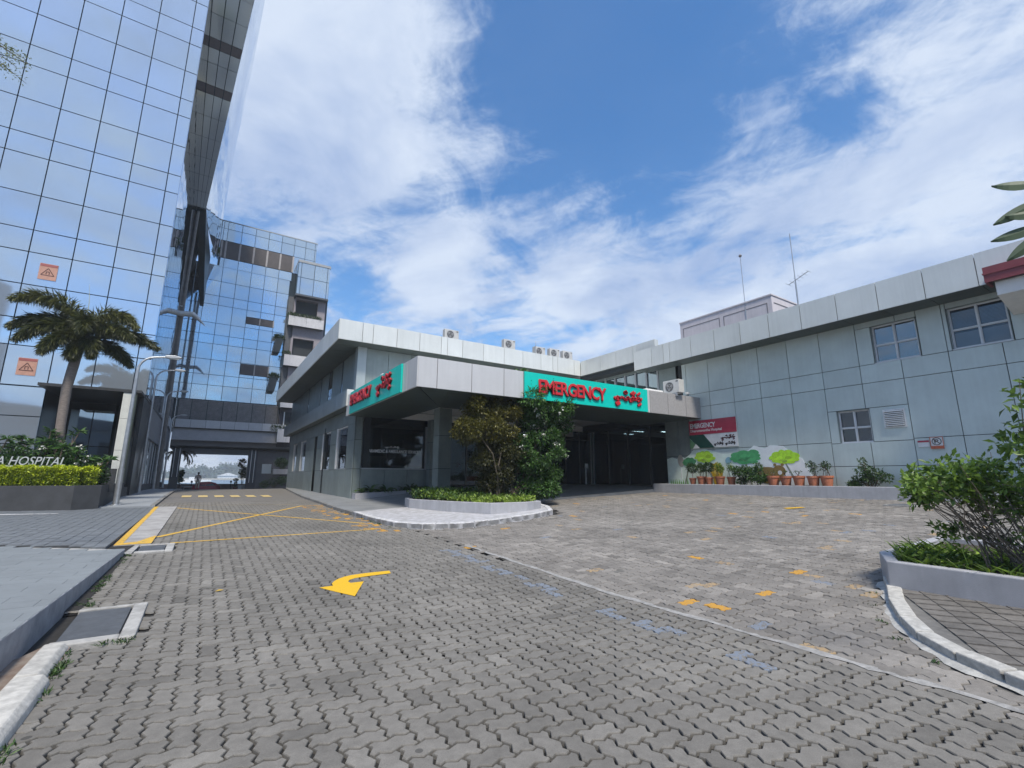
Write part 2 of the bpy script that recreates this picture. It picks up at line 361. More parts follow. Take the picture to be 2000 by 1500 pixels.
# ground: one sheet under everything, out to the quay; the sea beyond
M_ground = mat('dark_joint_sand', (.022, .021, .02), .95, 0, .3, 20)
mb = MB(); gx = [-500, -120, -40, -20, -10]+[-6+1.*i for i in range(33)]+[40, 60, 120, 500]; gy = [-400, -120, -40, -15]+[-8+1.*i for i in range(60)]+[56, 60.5, 62, 64, 66, 70, 75, 79]
V = [(x, y, hf(x, y)-.045) for y in gy for x in gx]; nx = len(gx)
mb.add(V, [(j*nx+i, j*nx+i+1, (j+1)*nx+i+1, (j+1)*nx+i) for j in range(len(gy)-1) for i in range(nx-1)])
# quay wall face
mb.add([(-500, 79, -.03), (500, 79, -.03), (500, 79, -4), (-500, 79, -4)], [(0, 3, 2, 1)])
ground = mb.build('ground', M_ground); ground['kind'] = 'structure'
M_sea = mat('sea_water', (.13, .20, .25), .42, 0, .15, .05, bump=.15, bscale=.3)
mb = MB(); mb.add([(-9000, 79.05, -1.6), (9000, 79.05, -1.6), (9000, 12000, -1.6), (-9000, 12000, -1.6)], [(0, 1, 2, 3)])
sea = mb.build('water', M_sea); sea['kind'] = 'structure'
sheet('far_road', [(-1.45, 24), (4.9, 24), (5.5, 34), (6.0, 47), (30, 55), (30, 78.9), (-30, 78.9), (-30, 61), (-3, 60.5), (-1.6, 44)], lambda x, y: hf(x, y)-.004, mat('distant_pavers', (.16, .152, .142), .85, 0, .2, 9, bump=.8, bscale=9), step=2, kind='structure')

# ---------------------------------------------------------------- interlocking pavers
UP = .1455
EDGE = [(0, 0), (.27, .13), (.73, -.13)]
def brick(kind):
    """outline of one wavy paver in units; kind 0 lies along x (2x1), 1 along y (1x2)"""
    w, hh = (2, 1) if kind == 0 else (1, 2); P = []
    fe = lambda t, a: (t, a)
    for i in range(w): P += [(i+t, a) for t, a in EDGE]
    for j in range(hh): P += [(w-a, j+t) for t, a in EDGE]
    for i in range(w): P += [(w-i-1+(1-t), hh+(-a if False else a)) for t, a in [(t, -EDGE[k][1]) for k, (t, _) in enumerate(EDGE)]]
    for j in range(hh): P += [(0-a, hh-j-1+(1-t)) for t, a in [(t, -EDGE[k][1]) for k, (t, _) in enumerate(EDGE)]]
    return np.array(P, float)
OUT = [brick(0), brick(1)]
CEN = [np.array([1., .5]), np.array([.5, 1.])]
def ring(kind, inset):
    P = OUT[kind]-CEN[kind]; half = CEN[kind]
    return P*(1-inset/half)
M_pav = None
def paver_material(name, base, sand, grain):
    M = bpy.data.materials.new(name); M.use_nodes = True; t = M.node_tree; n = t.nodes; l = t.links
    b = n['Principled BSDF']; b.inputs['Roughness'].default_value = .86; b.inputs['Specular IOR Level'].default_value = .3
    geo = n.new('ShaderNodeNewGeometry'); at = n.new('ShaderNodeAttribute'); at.attribute_name = 'tone'
    def nz(s, d): 
        q = n.new('ShaderNodeTexNoise'); q.inputs['Scale'].default_value = s; q.inputs['Detail'].default_value = d; q.inputs['Roughness'].default_value = .7; l.new(geo.outputs['Position'], q.inputs['Vector']); return q.outputs[0]
    a = nz(.55, 5); c = nz(11, 8); g = nz(150, 4)
    def ma(op, x, y, z=None):
        q = n.new('ShaderNodeMath'); q.operation = op
        for i, v in enumerate((x, y, z)):
            if v is None: continue
            if isinstance(v, (int, float)): q.inputs[i].default_value = v
            else: l.new(v, q.inputs[i])
        return q.outputs[0]
    k = ma('MULTIPLY_ADD', a, 1.0, .50); k = ma('MULTIPLY', k, ma('MULTIPLY_ADD', c, .8, .6)); k = ma('MULTIPLY', k, ma('MULTIPLY_ADD', g, grain*1.7, 1-grain*.85))
    # tone >= 0: grey scale of the paver; the integer part picks a leftover paint colour
    fr = ma('FRACT', at.outputs['Fac'], 0); ip = ma('FLOOR', at.outputs['Fac'], 0)
    k = ma('MULTIPLY', k, ma('MULTIPLY_ADD', fr, 1.6, .25))
    v = n.new('ShaderNodeVectorMath'); v.operation = 'SCALE'; v.inputs[0].default_value = base; l.new(k, v.inputs['Scale']); col = v.outputs[0]
    worn = ma('GREATER_THAN', nz(24, 6), .47)
    worn2 = ma('GREATER_THAN', nz(30, 6), .40)
    for idx, pc, wr in ((1, (.50, .27, .05), worn2), (2, (.19, .22, .27), worn), (3, (.50, .50, .49), worn), (4, (.36, .26, .15), worn)):
        eq = ma('COMPARE', ip, float(idx), .3); mx = n.new('ShaderNodeMix'); mx.data_type = 'RGBA'; l.new(ma('MULTIPLY', eq, wr), mx.inputs[0]); l.new(col, mx.inputs[6]); mx.inputs[7].default_value = (*pc, 1); col = mx.outputs[2]
    # small dark spots of old chewing gum and oil
    vo = n.new('ShaderNodeTexVoronoi'); vo.inputs['Scale'].default_value = 2.1; l.new(geo.outputs['Position'], vo.inputs['Vector'])
    spot = ma('LESS_THAN', vo.outputs['Distance'], .055); mx = n.new('ShaderNodeMix'); mx.data_type = 'RGBA'; l.new(ma('MULTIPLY', spot, .6), mx.inputs[0]); l.new(col, mx.inputs[6]); mx.inputs[7].default_value = (.03, .03, .03, 1); col = mx.outputs[2]
    l.new(col, b.inputs['Base Color'])
    bn = ma('ADD', nz(120, 5), ma('MULTIPLY', c, .6)); bp = n.new('ShaderNodeBump'); bp.inputs['Strength'].default_value = .35; bp.inputs['Distance'].default_value = .004; l.new(bn, bp.inputs['Height']); l.new(bp.outputs[0], b.inputs['Normal'])
    return M
M_pav = paver_material('worn_grey_pavers', (.185, .176, .160), None, .6)
M_pavy = paver_material('bleached_forecourt_pavers', (.205, .192, .176), None, .6)
def inpoly(x, y, poly):
    ins = np.zeros(len(x), bool); n = len(poly)
    for i in range(n):
        x1, y1 = poly[i]; x2, y2 = poly[(i+1) % n]
        c = ((y1 > y) != (y2 > y)) & (x < (x2-x1)*(y-y1)/(y2-y1+1e-12)+x1); ins ^= c
    return ins
def pave(name, root, poly, holes, material, gap, zrand, tilt, tonef, nsingle, dz=0.):
    xs = [p[0] for p in poly]; ys = [p[1] for p in poly]
    I, J = np.meshgrid(np.arange(int(min(xs)/UP)-3, int(max(xs)/UP)+4), np.arange(int(min(ys)/UP)-3, int(max(ys)/UP)+4))
    I = I.ravel(); J = J.ravel(); k = (I+J) % 4
    far = []; cand = []
    for kind, cls in ((0, 0), (1, 2)):
        s = k == cls; i = I[s]; j = J[s]; cx = (i+CEN[kind][0])*UP; cyy = (j+CEN[kind][1])*UP
        ok = inpoly(cx, cyy, poly)
        for hp in holes: ok &= ~inpoly(cx, cyy, hp)
        cx = cx[ok]; cyy = cyy[ok]
        cand.append(np.stack([cx, cyy, np.full(len(cx), kind)], 1))
    C = np.concatenate(cand); z = h(C[:, 0], C[:, 1])
    # image size of each paver decides which are single objects
    d = np.stack([C[:, 0], C[:, 1], z-CAM_H], 1); dep = d@np.array(F); px = 1000+FPX*(d@np.array(Rx))/dep; py = 750-FPX*(d@np.array(Ux))/dep
    vis = (dep > .5) & (px > -60) & (px < 2060) & (py < 1560)
    keep = (dep > .3) & (px > -700) & (px < 2700) & (py < 2400); C = C[keep]; z = z[keep]; dep = dep[keep]; vis = vis[keep]
    tones = tonef(C[:, 0], C[:, 1]); score = np.where(vis, np.abs(z-CAM_H)/dep**3, -1)
    order = np.argsort(-score); single = np.zeros(len(C), bool); single[order[:nsingle]] = True
    zj = np.random.uniform(-zrand, zrand, len(C)); 
    und = (np.sin(C[:, 0]*1.7+1)*np.sin(C[:, 1]*1.3)+np.sin(C[:, 0]*.7)*np.sin(C[:, 1]*.9+2))*zrand*1.2
    tx = np.random.uniform(-tilt, tilt, len(C)); ty = np.random.uniform(-tilt, tilt, len(C))
    gx_ = (h(C[:, 0]+.1, C[:, 1])-h(C[:, 0]-.1, C[:, 1]))/.2; gy_ = (h(C[:, 0], C[:, 1]+.1)-h(C[:, 0], C[:, 1]-.1))/.2
    AV = []; AF = []; AT = []; off = 0
    for kind in (0, 1):
        s = (~single) & (C[:, 2] == kind); c = C[s]; n = len(c)
        r0 = ring(kind, gap)*UP; r1 = ring(kind, gap+.035)*UP; m = len(r0)
        P = np.zeros((n, 2*m, 3)); zz = (z+zj+und)[s]
        for q, (rr, dzz) in enumerate(((r0, -.016), (r1, 0.))):
            jj = np.random.uniform(-.0016, .0016, (n, 1, 2))
            P[:, q*m:(q+1)*m, :2] = c[:, None, :2]+rr[None]+jj
            P[:, q*m:(q+1)*m, 2] = zz[:, None]+dzz+dz+rr[None, :, 0]*(gx_+tx)[s][:, None]+rr[None, :, 1]*(gy_+ty)[s][:, None]
        AV.append(P.reshape(-1, 3))
        base = off+np.arange(n)*2*m
        i0 = np.arange(m); i1 = (i0+1) % m
        side = np.stack([i0, i1, m+i1, m+i0], 1)
        for b_ in range(0): pass
        sq = (base[:, None, None]+side[None]).reshape(-1, 4); tp = base[:, None]+m+np.arange(m)[None]
        AF.append((sq, tp)); AT.append(tones[s]); off += n*2*m
    V = np.concatenate(AV); me = bpy.data.meshes.new(name)
    loops = np.concatenate([np.concatenate([a.ravel(), b.ravel()]) for a, b in AF]).astype(np.int32)
    tot = np.concatenate([np.concatenate([np.full(len(a), 4), np.full(len(b), b.shape[1])]) for a, b in AF]).astype(np.int32)
    tv = np.concatenate([np.concatenate([np.repeat(t, len(a)//max(1, len(b))), t]) for (a, b), t in zip(AF, AT)]).astype(np.float32)
    me.vertices.add(len(V)); me.vertices.foreach_set('co', V.ravel()); me.loops.add(len(loops)); me.loops.foreach_set('vertex_index', loops)
    me.polygons.add(len(tot)); st = np.concatenate([[0], np.cumsum(tot)[:-1]]).astype(np.int32); me.polygons.foreach_set('loop_start', st)
    at = me.attributes.new('tone', 'FLOAT', 'FACE'); at.data.foreach_set('value', tv)
    me.materials.append(material); me.update(calc_edges=True); me.validate(); me.shade_flat()
    o = bpy.data.objects.new(name, me); COL.objects.link(o); o.parent = root; o['kind'] = 'stuff'
    # single pavers, sharing a few meshes
    shapes = {}
    for q in np.nonzero(single)[0]:
        kind = int(C[q, 2]); tb = round(float(tones[q])*12)/12 if tones[q] < 1 else round(float(tones[q]), 1)
        if (kind, tb) not in shapes:
            mb = MB(); r0 = ring(kind, gap)*UP; r1 = ring(kind, gap+.022)*UP; r2 = ring(kind, gap+.05)*UP; m = len(r0)
            vs = [(x, y, -.03) for x, y in r0]+[(x, y, -.008) for x, y in r0]+[(x, y, -.0015) for x, y in r1]+[(x, y, 0) for x, y in r2]
            fs = [(a*m+i, a*m+(i+1) % m, (a+1)*m+(i+1) % m, (a+1)*m+i) for a in range(3) for i in range(m)]+[tuple(range(3*m, 4*m))]
            mb.add(vs, fs, tb); shapes[(kind, tb)] = mb.mesh('paver', material, tone=True)
        ob = bpy.data.objects.new('paver', shapes[(kind, tb)]); COL.objects.link(ob); ob.parent = root
        ob.location = (C[q, 0]+random.uniform(-.001, .001), C[q, 1]+random.uniform(-.001, .001), z[q]+zj[q]+und[q]+dz); ob.rotation_euler = (float(gy_[q]+ty[q]), -float(gx_[q]+tx[q]), 0)
    return o
ISL = [(6.45, 16.85), (7.0, 14.6), (7.62, 12.95), (9.0, 12.95), (9.85, 13.35), (10.5, 15.4), (9.9, 18.4), (8.0, 18.5), (6.7, 18.0)]
PAD = [(4.46, 16.9), (4.45, 14.8), (4.62, 13.2), (5.1, 12.3), (6.0, 11.72), (7.2, 11.75), (8.6, 12.05), (9.7, 12.5), (10.4, 13.6), (11.1, 15.4), (11.4, 16.95), (12.5, 16.95), (12.5, 17.1), (10, 19), (6, 19), (4.5, 19)]
RPAVE = [(8.0, 2.95), (7.45, 2.72), (6.9, 2.52), (6.3, 2.23), (5.89, 1.97), (5.55, 1.61), (5.35, 1.28), (5.2, 1.0), (5.08, .4), (5.05, -6), (14, -6), (14, 3.0)]
LANE = [(-.93, -3), (-.93, 5.9), (-.42, 6.2), (-.42, 7.5), (-1.22, 7.55), (-1.12, 11.35), (-.36, 11.4), (-.36, 12.4), (-.80, 12.4), (-.76, 22.9), (-1.42, 23.1), (-1.5, 26), (4.95, 26), (4.42, 20.7), (4.4, 14.8), (4.84, 12.4), (4.95, -3)]
YARD = [(4.93, -3), (4.88, 12.2), (6, 11.6), (7.2, 11.6), (8.8, 11.9), (10, 12.4), (10.6, 13.5), (11.3, 15.3), (11.6, 16.98), (20.5, 16.98), (20.2, -3)]
def lane_tone(x, y):
    t = np.clip(np.random.normal(.47, .035, len(x)), .3, .7)
    t = np.where(np.random.rand(len(x)) < .05, t-.10, t); t = np.where(np.random.rand(len(x)) < .03, t+.07, t)
    band = (np.abs(x-4.35-.012*(y-3)) < .11) & (y > 2.6) & (y < 9.3); t = np.where(band & (np.random.rand(len(x)) < .62), 2+t, t)
    edge = (x > 3.5) & (y > 12.3) & (y < 22) & (np.random.rand(len(x)) < .22); t = np.where(edge & (x > 4.4-.1*(y-12)-.55), 1+t, t)
    for (a, b) in ((-.62, 8.3), (3.2, 20.5)): t = np.where(np.hypot(x-a, y-b) < .06, 1+np.clip(t, 0, .9), t)
    dark = (np.sin(x*2.1+y*.6)+np.sin(y*1.1-x*1.3+2)) > 1.35; return np.where(dark & (t < 1), t-.05, t)
def yard_tone(x, y):
    r = np.random.rand(len(x)); t = np.clip(np.random.normal(.50, .06, len(x)), .25, .8)
    t = np.where(r < .09, t-.11, t); t = np.where(r > .9, t+.12, t)
    q = np.random.rand(len(x)); t = np.clip(t, .2, .95)
    t = np.where(q < .002, 1+t, t); t = np.where((q > .988), 4+t, t); t = np.where((q > .981) & (q < .985), 2+t, t); t = np.where((q > .972) & (q < .972) & (y > 6), 3+t, t)
    for (a, b) in ((5.0, 9.28), (5.02, 8.43), (6.32, 3.73), (10.9, 6.86), (6.29, 3.1)): t = np.where(np.hypot(x-a, y-b) < .085, 1+np.clip(t % 1, 0, .9), t)
    return t
lane = sheet('paved_lane', LANE, lambda x, y: hf(x, y)-.030, M_ground, step=1, kind='structure')
pave('paver_field', lane, LANE, [], M_pav, .070, .0018, .004, lane_tone, 300)
M_sand = mat('pale_joint_sand', (.13, .125, .115), .95, 0, .3, 8)
yard = sheet('forecourt', YARD, lambda x, y: hf(x, y)-.014, M_sand, step=1, kind='structure')
pave('paver_field', yard, YARD, [RPAVE], M_pavy, .030, .005, .014, yard_tone, 300)
# smeared mortar line where the two pavings meet
pts = [(4.94+.012*math.sin(i*.7)+random.uniform(-.010, .010), -1+i*.12) for i in range(88)]; wd = [.022+.035*random.random() for _ in pts]
mor = sheet('mortar_strip', [(x-w, y) for (x, y), w in zip(pts, wd)]+[(x+w, y) for (x, y), w in reversed(list(zip(pts, wd)))], lambda x, y: hf(x, y)+.0045, mat('grey_mortar', (.30, .295, .285), .9, 0, .25, 14, bump=.6), step=.5)
mor['kind'] = 'structure'
# ================================================================ EMERGENCY BUILDING
bld = thing('emergency_building', (6.1, 23.8, .5), 'low grey-green panelled hospital block with silver roof fascia and a canopy over its entrance', 'building')
PX_ = 1.31
# --- cores behind the cladding
mb = MB()
mb.box(6.14, 21.1, 24.4, 46, 4.6, 8.2)               # upper storey
mb.box(6.14, 7.0, 43.0, 45.15, .3, 4.6)
mb.box(6.14, 6.9, 23.84, 25.2, .3, 4.6)
for a, b in ((27.75, 29.1), (31.55, 33.1), (34.1, 37.1), (39.5, 41.15)): mb.box(6.14, 6.6, a, b, .3, 4.6)
mb.box(6.14, 6.5, 23.9, 33.1, .3, 2.0); mb.box(6.14, 6.5, 34.1, 45.1, .3, 2.0)
mb.box(6.5, 10.5, 23.86, 24.1, .4, 2.0)
mb.box(6.14, 21.1, 23.86, 24.4, 5.0, 8.2)
mb.box(6.14, 10.6, 24.0, 24.4, 4.3, 5.0)
mb.box(6.1, 21.0, 30.6, 31, .4, 4.6); mb.box(6.5, 7.0, 45.1, 45.2, .4, 4.6)
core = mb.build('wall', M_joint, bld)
mb = MB(); mb.box(4.83, 26, 22.91, 47, 8.55, 9.1); mb.box(20.26, 27, 17.2, 23, 8.55, 9.1)
mb.box(4.83, 21, 22.91, 46.4, 8.24, 8.56)
roof = mb.build('roof', mat('roof_membrane', (.25, .25, .25), .8), bld)
# soffit panels under the front and left overhang
mitre = [4.80, 6.1]
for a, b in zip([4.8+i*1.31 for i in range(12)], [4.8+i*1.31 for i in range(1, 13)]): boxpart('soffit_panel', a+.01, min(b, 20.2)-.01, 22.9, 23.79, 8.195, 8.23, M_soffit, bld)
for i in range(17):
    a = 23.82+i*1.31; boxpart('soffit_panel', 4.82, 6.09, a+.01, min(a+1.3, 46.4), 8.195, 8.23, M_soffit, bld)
# roof fascia: front, left side, end
FX = [4.78, 5.91, 6.44, 7.68, 8.93, 10.18, 10.55, 11.49, 12.84, 14.24, 15.59, 16.96, 17.89, 18.29, 19.66, 20.2]
panels('fascia_panel', 'y', 22.85, FX, [8.2, 9.24], M_fascia, bld, gap=.024, t=.06)
FY = [22.87, 24.0, 25.3]+[25.3+1.31*i for i in range(1, 17)]
panels('fascia_panel', 'x', 4.77, FY, [8.2, 9.24], M_fascia, bld, gap=.024, t=.06)
# upper storey, front face
boxpart('corner_pilaster', 5.97, 6.42, 23.72, 24.2, 5.95, 8.195, mat('light_panel', (.36, .41, .42), .38, .25, .06, 1, streak=.05), bld)
panels('wall_panel', 'y', 23.8, [6.44, 7.6, 8.86, 10.17, 11.48, 12.79, 14.1, 15.41, 16.72, 18.03, 19.34, 20.3, 20.98], [5.0, 8.19], M_panel, bld, t=.05)
# upper storey, left face, with tall dark slots
ys = [24.22, 25.2, 26.2, 27.25]
panels('wall_panel', 'x', 6.1, ys, [5.9, 8.19], M_panel, bld, t=.035)
panels('wall_panel', 'x', 6.1, [27.6, 28.63, 29.9], [5.9, 8.19], M_panel, bld, t=.035)
panels('wall_panel', 'x', 6.1, [31.0, 32.0, 33.15], [5.9, 8.19], M_panel, bld, t=.035)
panels('wall_panel', 'x', 6.1, [33.45, 34.9, 36.3, 37.6], [5.9, 8.19], M_panel, bld, t=.035)
panels('wall_panel', 'x', 6.1, [38.0, 39.3, 40.7, 42.1, 43.5, 46.0], [5.9, 8.19], M_panel, bld, t=.035)
for a, b in ((27.25, 27.6), (29.9, 31.0), (33.15, 33.45), (37.6, 38.0)):
    boxpart('slot_window', 6.125, 6.15, a+.01, b-.01, 5.95, 8.15, clearglass('slot_glass', (.2, .25, .28), .3), bld)
# projecting ledge
mb = MB(); mb.box(5.66, 6.14, 23.95, 46, 5.14, 5.93); ld = mb.build('ledge', M_soffit, bld)
LY = [23.95, 24.15, 24.84]+[24.84+1.17*i for i in range(1, 19)]
for a, b in zip(LY[:-1], LY[1:]): boxpart('ledge_panel', 5.6, 5.66, a+.008, b-.008, 5.12, 5.96, M_panel if a > 60 else mat('ledge_grey', (.30, .34, .345), .38, .25, .06, 1, rnd=.05, streak=.08), ld)
boxpart('ledge_end_panel', 5.61, 5.95, 23.9, 23.95, 5.12, 5.96, M_fascia, ld)
# ground floor, left face
def skipw(y, z):
    win = any(a < y < b for a, b in ((25.25, 27.72), (29.15, 31.52), (33.15, 34.08), (37.2, 39.45), (41.2, 43.0)))
    return (win and 2.02 < z < 4.29) or (33.15 < y < 34.08 and z < 4.29)
yy = [23.84, 25.25, 26.45, 27.72, 29.15, 30.35, 31.52, 33.15, 34.08, 35.6, 37.2, 38.3, 39.45, 41.2, 42.1, 43.0, 45.15]
panels('wall_panel', 'x', 6.1, yy, [.3, 2.02, 3.45, 4.29, 5.12], M_panel, bld, t=.04, skip=skipw, gap=.02)
panels('return_panel', 'y', 23.79, [6.14, 6.5], [.4, 2.02, 3.45, 5.0], M_panel, bld, t=.04)
boxpart('corner_pillar', 6.14, 6.5, 23.83, 24.1, .4, 5.0, M_joint, bld)
M_cg = clearglass('office_glass', (.85, .9, .9), .3, 1.0); M_film = mat('frosted_film', (.62, .70, .72), .35, 0, .03, 2)
for a, b in ((25.25, 27.72), (29.15, 31.52), (37.2, 39.45), (41.2, 43.0)):
    w = boxpart('window', 6.20, 6.23, a+.05, b-.05, 2.06, 4.27, M_cg, bld)
    boxpart('frame', 6.12, 6.26, b-.13, b, 2.03, 4.29, M_white, w); boxpart('frame', 6.16, 6.26, a, a+.06, 2.03, 4.29, M_white, w)
    boxpart('frame', 6.15, 6.26, a, b, 4.22, 4.29, M_white, w); boxpart('frame', 6.1, 6.26, a, b, 2.02, 2.07, M_gframe, w)
    boxpart('film', 6.245, 6.255, a+.06, b-.1, 2.07, 2.85, M_film, w)
    boxpart('blind', 6.28, 6.30, a+.05, b-.15, 2.07, 4.2, mat('pale_blind', (.62, .66, .66), .7), w)
mb = MB(); mb.box(6.6, 21, 24.4, 44, .5, .6); mb.box(6.6, 6.62, 24.4, 44, .5, 4.6); 
mb.build('inner_partition', M_inter, bld)
dr = boxpart('side_door', 6.32, 6.36, 33.17, 34.06, .55, 4.25, clearglass('door_glass', (.25, .3, .3), .4), bld)
boxpart('door_handle', 6.27, 6.31, 33.35, 33.39, 1.5, 1.95, M_steel, dr)
# paramedic room window
w = boxpart('office_window', 6.56, 9.9, 23.88, 23.90, 2.06, 4.62, clearglass('paramedic_glass', (.6, .65, .65), .12, .5), bld)
boxpart('frame', 9.88, 9.97, 23.82, 23.93, 2.0, 4.3, M_gframe, w); boxpart('frame', 6.5, 9.95, 23.82, 23.93, 2.0, 2.07, M_gframe, w)
boxpart('frame', 6.5, 6.56, 23.84, 23.93, 2.07, 4.6, M_gframe, w)
mb = MB(); mb.box(6.6, 10.4, 27.2, 27.25, .5, 4.9); mb.build('back_wall', mat('room_wall', (.10, .12, .12), .8), bld)
for a in (7.6, 8.8): boxpart('partition_frame', a, a+.06, 26.9, 26.96, 2, 4.6, M_inter, bld)
mb = MB(); mb.box(7.0, 9.4, 25.4, 26.0, .9, 2.25); mb.box(7.1, 8.2, 25.38, 25.4, 2.0, 2.75)
mb.build('reception_desk', mat('desk_grey', (.28, .30, .30), .6), bld)
panels('wall_panel', 'y', 23.8, [6.5, 7.72, 8.91, 10.0], [.4, 2.0], M_panel, bld, t=.045)
# white plaster band and ceiling seen under the canopy
boxpart('plaster_band', 6.5, 21.7, 23.83, 23.86, 4.64, 5.0, M_plaster, bld)
mb = MB(); mb.box(10.0, 10.5, 23.35, 23.86, .9, 4.66); cp2 = mb.build('engaged_pillar', M_joint, bld)
for z0, z1 in ((.9, 2.02), (2.02, 3.45), (3.45, 4.66)):
    boxpart('pillar_panel', 9.99, 10.51, 23.32, 23.36, z0+.01, z1-.01, M_panel, cp2); boxpart('pillar_panel', 9.965, 9.995, 23.34, 23.85, z0+.01, z1-.01, M_panel, cp2)
# entrance front along y=23.8 (deep in shade) and the glazed side wall at x=21.75
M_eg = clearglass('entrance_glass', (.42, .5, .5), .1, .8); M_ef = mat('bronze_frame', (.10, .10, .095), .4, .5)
xs_ = [11.0, 12.4, 14.0, 15.6, 17.0, 18.4, 19.6, 20.8, 21.75]
for i, (a, b) in enumerate(zip(xs_[:-1], xs_[1:])):
    p = boxpart('entrance_door' if i in (3, 4) else 'glazed_screen', a+.04, b-.04, 23.88, 23.90, 1.2, 4.1, M_eg, bld)
    boxpart('frame', b-.04, b+.04, 23.84, 23.94, 1.12, 4.66, M_ef, p)
    boxpart('transom', a+.04, b-.04, 23.85, 23.93, 4.06, 4.13, M_ef, p)
boxpart('fascia_board', 17.5, 20.0, 23.5, 23.82, 4.25, 4.6, mat('beige_board', (.33, .31, .28), .6), bld)
for i, (a, b) in enumerate(((17.02, 18.7), (18.7, 20.4), (20.4, 22.1), (22.1, 23.75))):
    p = boxpart('entrance_door' if i in (1, 2) else 'glazed_screen', 21.74, 21.76, a+.04, b-.04, 1.22, 4.55, M_eg, bld)
    boxpart('frame', 21.70, 21.80, b-.04, b+.04, 1.12, 4.6, M_ef if i < 3 else M_gframe, p)
boxpart('frame', 21.68, 21.8, 23.45, 23.52, 1.15, 4.6, M_gframe, bld)
boxpart('frame', 21.70, 21.80, 16.98, 17.05, 1.1, 4.6, M_ef, bld)
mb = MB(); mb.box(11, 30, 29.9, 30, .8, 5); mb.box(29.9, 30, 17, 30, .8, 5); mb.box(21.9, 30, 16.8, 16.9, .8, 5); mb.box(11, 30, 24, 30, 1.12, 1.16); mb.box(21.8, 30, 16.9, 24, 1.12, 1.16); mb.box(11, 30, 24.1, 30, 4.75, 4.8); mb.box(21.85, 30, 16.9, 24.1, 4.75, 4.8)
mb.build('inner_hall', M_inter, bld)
for (x, y) in ((23.2, 21.2), (25.0, 20.4), (24.0, 22.8), (27.0, 21.6), (16.2, 26.4), (18.6, 27.2)):
    mb = MB(); mb.box(x, x+.9, y, y+.10, 4.60, 4.64); mb.build('ceiling_lamp', mat('tube_lamp', (.9, .95, 1), emit=7), bld)
# --- clerestory strip and the two right-hand fascia runs
mb = MB(); 
WH = [(3.28, 4.75, 5.9, 7.4), (5.6, 6.99, 5.9, 7.38), (7.40, 8.52, 2.94, 4.25)]
yb = sorted({-3, 16.97, *[a for w_ in WH for a in w_[:2]]}); zb = sorted({.6, 7.8, *[a for w_ in WH for a in w_[2:]]})
for a, b in zip(yb[:-1], yb[1:]):
    for c, d in zip(zb[:-1], zb[1:]):
        if not any(w_[0]-.001 <= a and b <= w_[1]+.001 and w_[2]-.001 <= c and d <= w_[3]+.001 for w_ in WH): mb.box(21.12, 21.45, a, b, c, d)
mb.box(21.12, 27, 15.6, 24.5, 4.62, 5.85); mb.box(21.12, 21.4, 15.5, 17.2, 4.6, 8.3); mb.box(19.95, 27, -3, 17.9, 7.72, 8.55)
mb.box(20.3, 27, 17.2, 23, 7.9, 8.4); mb.box(24.8, 25, 17, 24.4, 5.8, 8)
rw = mb.build('right_wing_wall', M_joint, bld)
cy_ = [17.24, 18.06, 18.88, 19.71, 20.55, 21.4, 22.2, 23.0, 23.8]
for a, b in zip(cy_[:-1], cy_[1:]):
    p = boxpart('clerestory_window', 21.06, 21.09, a+.05, b-.05, 5.9, 7.75, glassmat('clerestory_glass', (.38, .46, .5), .03, 0, .5, 1, .1), bld)
    boxpart('mullion', 20.98, 21.12, a-.05, a+.05, 5.85, 7.9, M_gframe, p)
boxpart('window_head', 20.98, 21.12, 17.2, 23.8, 7.75, 8.2, M_panel, bld)
boxpart('wall_panel', 21.0, 21.05, 16.02, 17.16, 4.7, 7.7, M_panel, bld)
boxpart('recess_shade_strip', 21.02, 21.1, 15.66, 15.86, 4.6, 7.7, M_dark, bld)  # dark strip painting in the shade of the recess between the two walls
boxpart('soffit_panel', 20.22, 21.1, 17.95, 22.85, 8.15, 8.19, M_soffit, bld)
panels('fascia_panel', 'x', 20.2, [18.0, 18.26, 19.62, 20.98, 22.33, 22.83], [8.19, 9.18], M_fascia, bld, t=.06, gap=.02)
panels('fascia_panel', 'x', 20.2, [16.7, 18.0], [8.69, 9.19], M_fascia, bld, t=.3, gap=.02)
f2 = [-3.0, -1.6, -.3, 1.0, 2.3, 3.61, 4.93, 6.27, 7.6, 8.92, 10.24, 11.55, 12.87, 14.18, 15.48, 15.88, 16.68, 17.95]
panels('fascia_panel', 'x', 19.9, f2, [7.58, 8.68], M_fascia, bld, t=.07, gap=.022)
boxpart('fascia_end', 19.92, 21.0, 17.9, 17.95, 7.58, 8.68, M_fascia, bld)
mb = MB(); mb.extr([(20.2, 9.19), (20.5, 9.19), (20.5, 8.69), (20.2, 8.69)], 'y', 16.66, 16.7); mb.build('parapet_end', M_fascia, bld)
for i in range(16): boxpart('soffit_panel', 19.93, 20.98, -3+1.31*i+.01, -3+1.31*(i+1)-.01, 7.58, 7.62, M_soffit, bld)
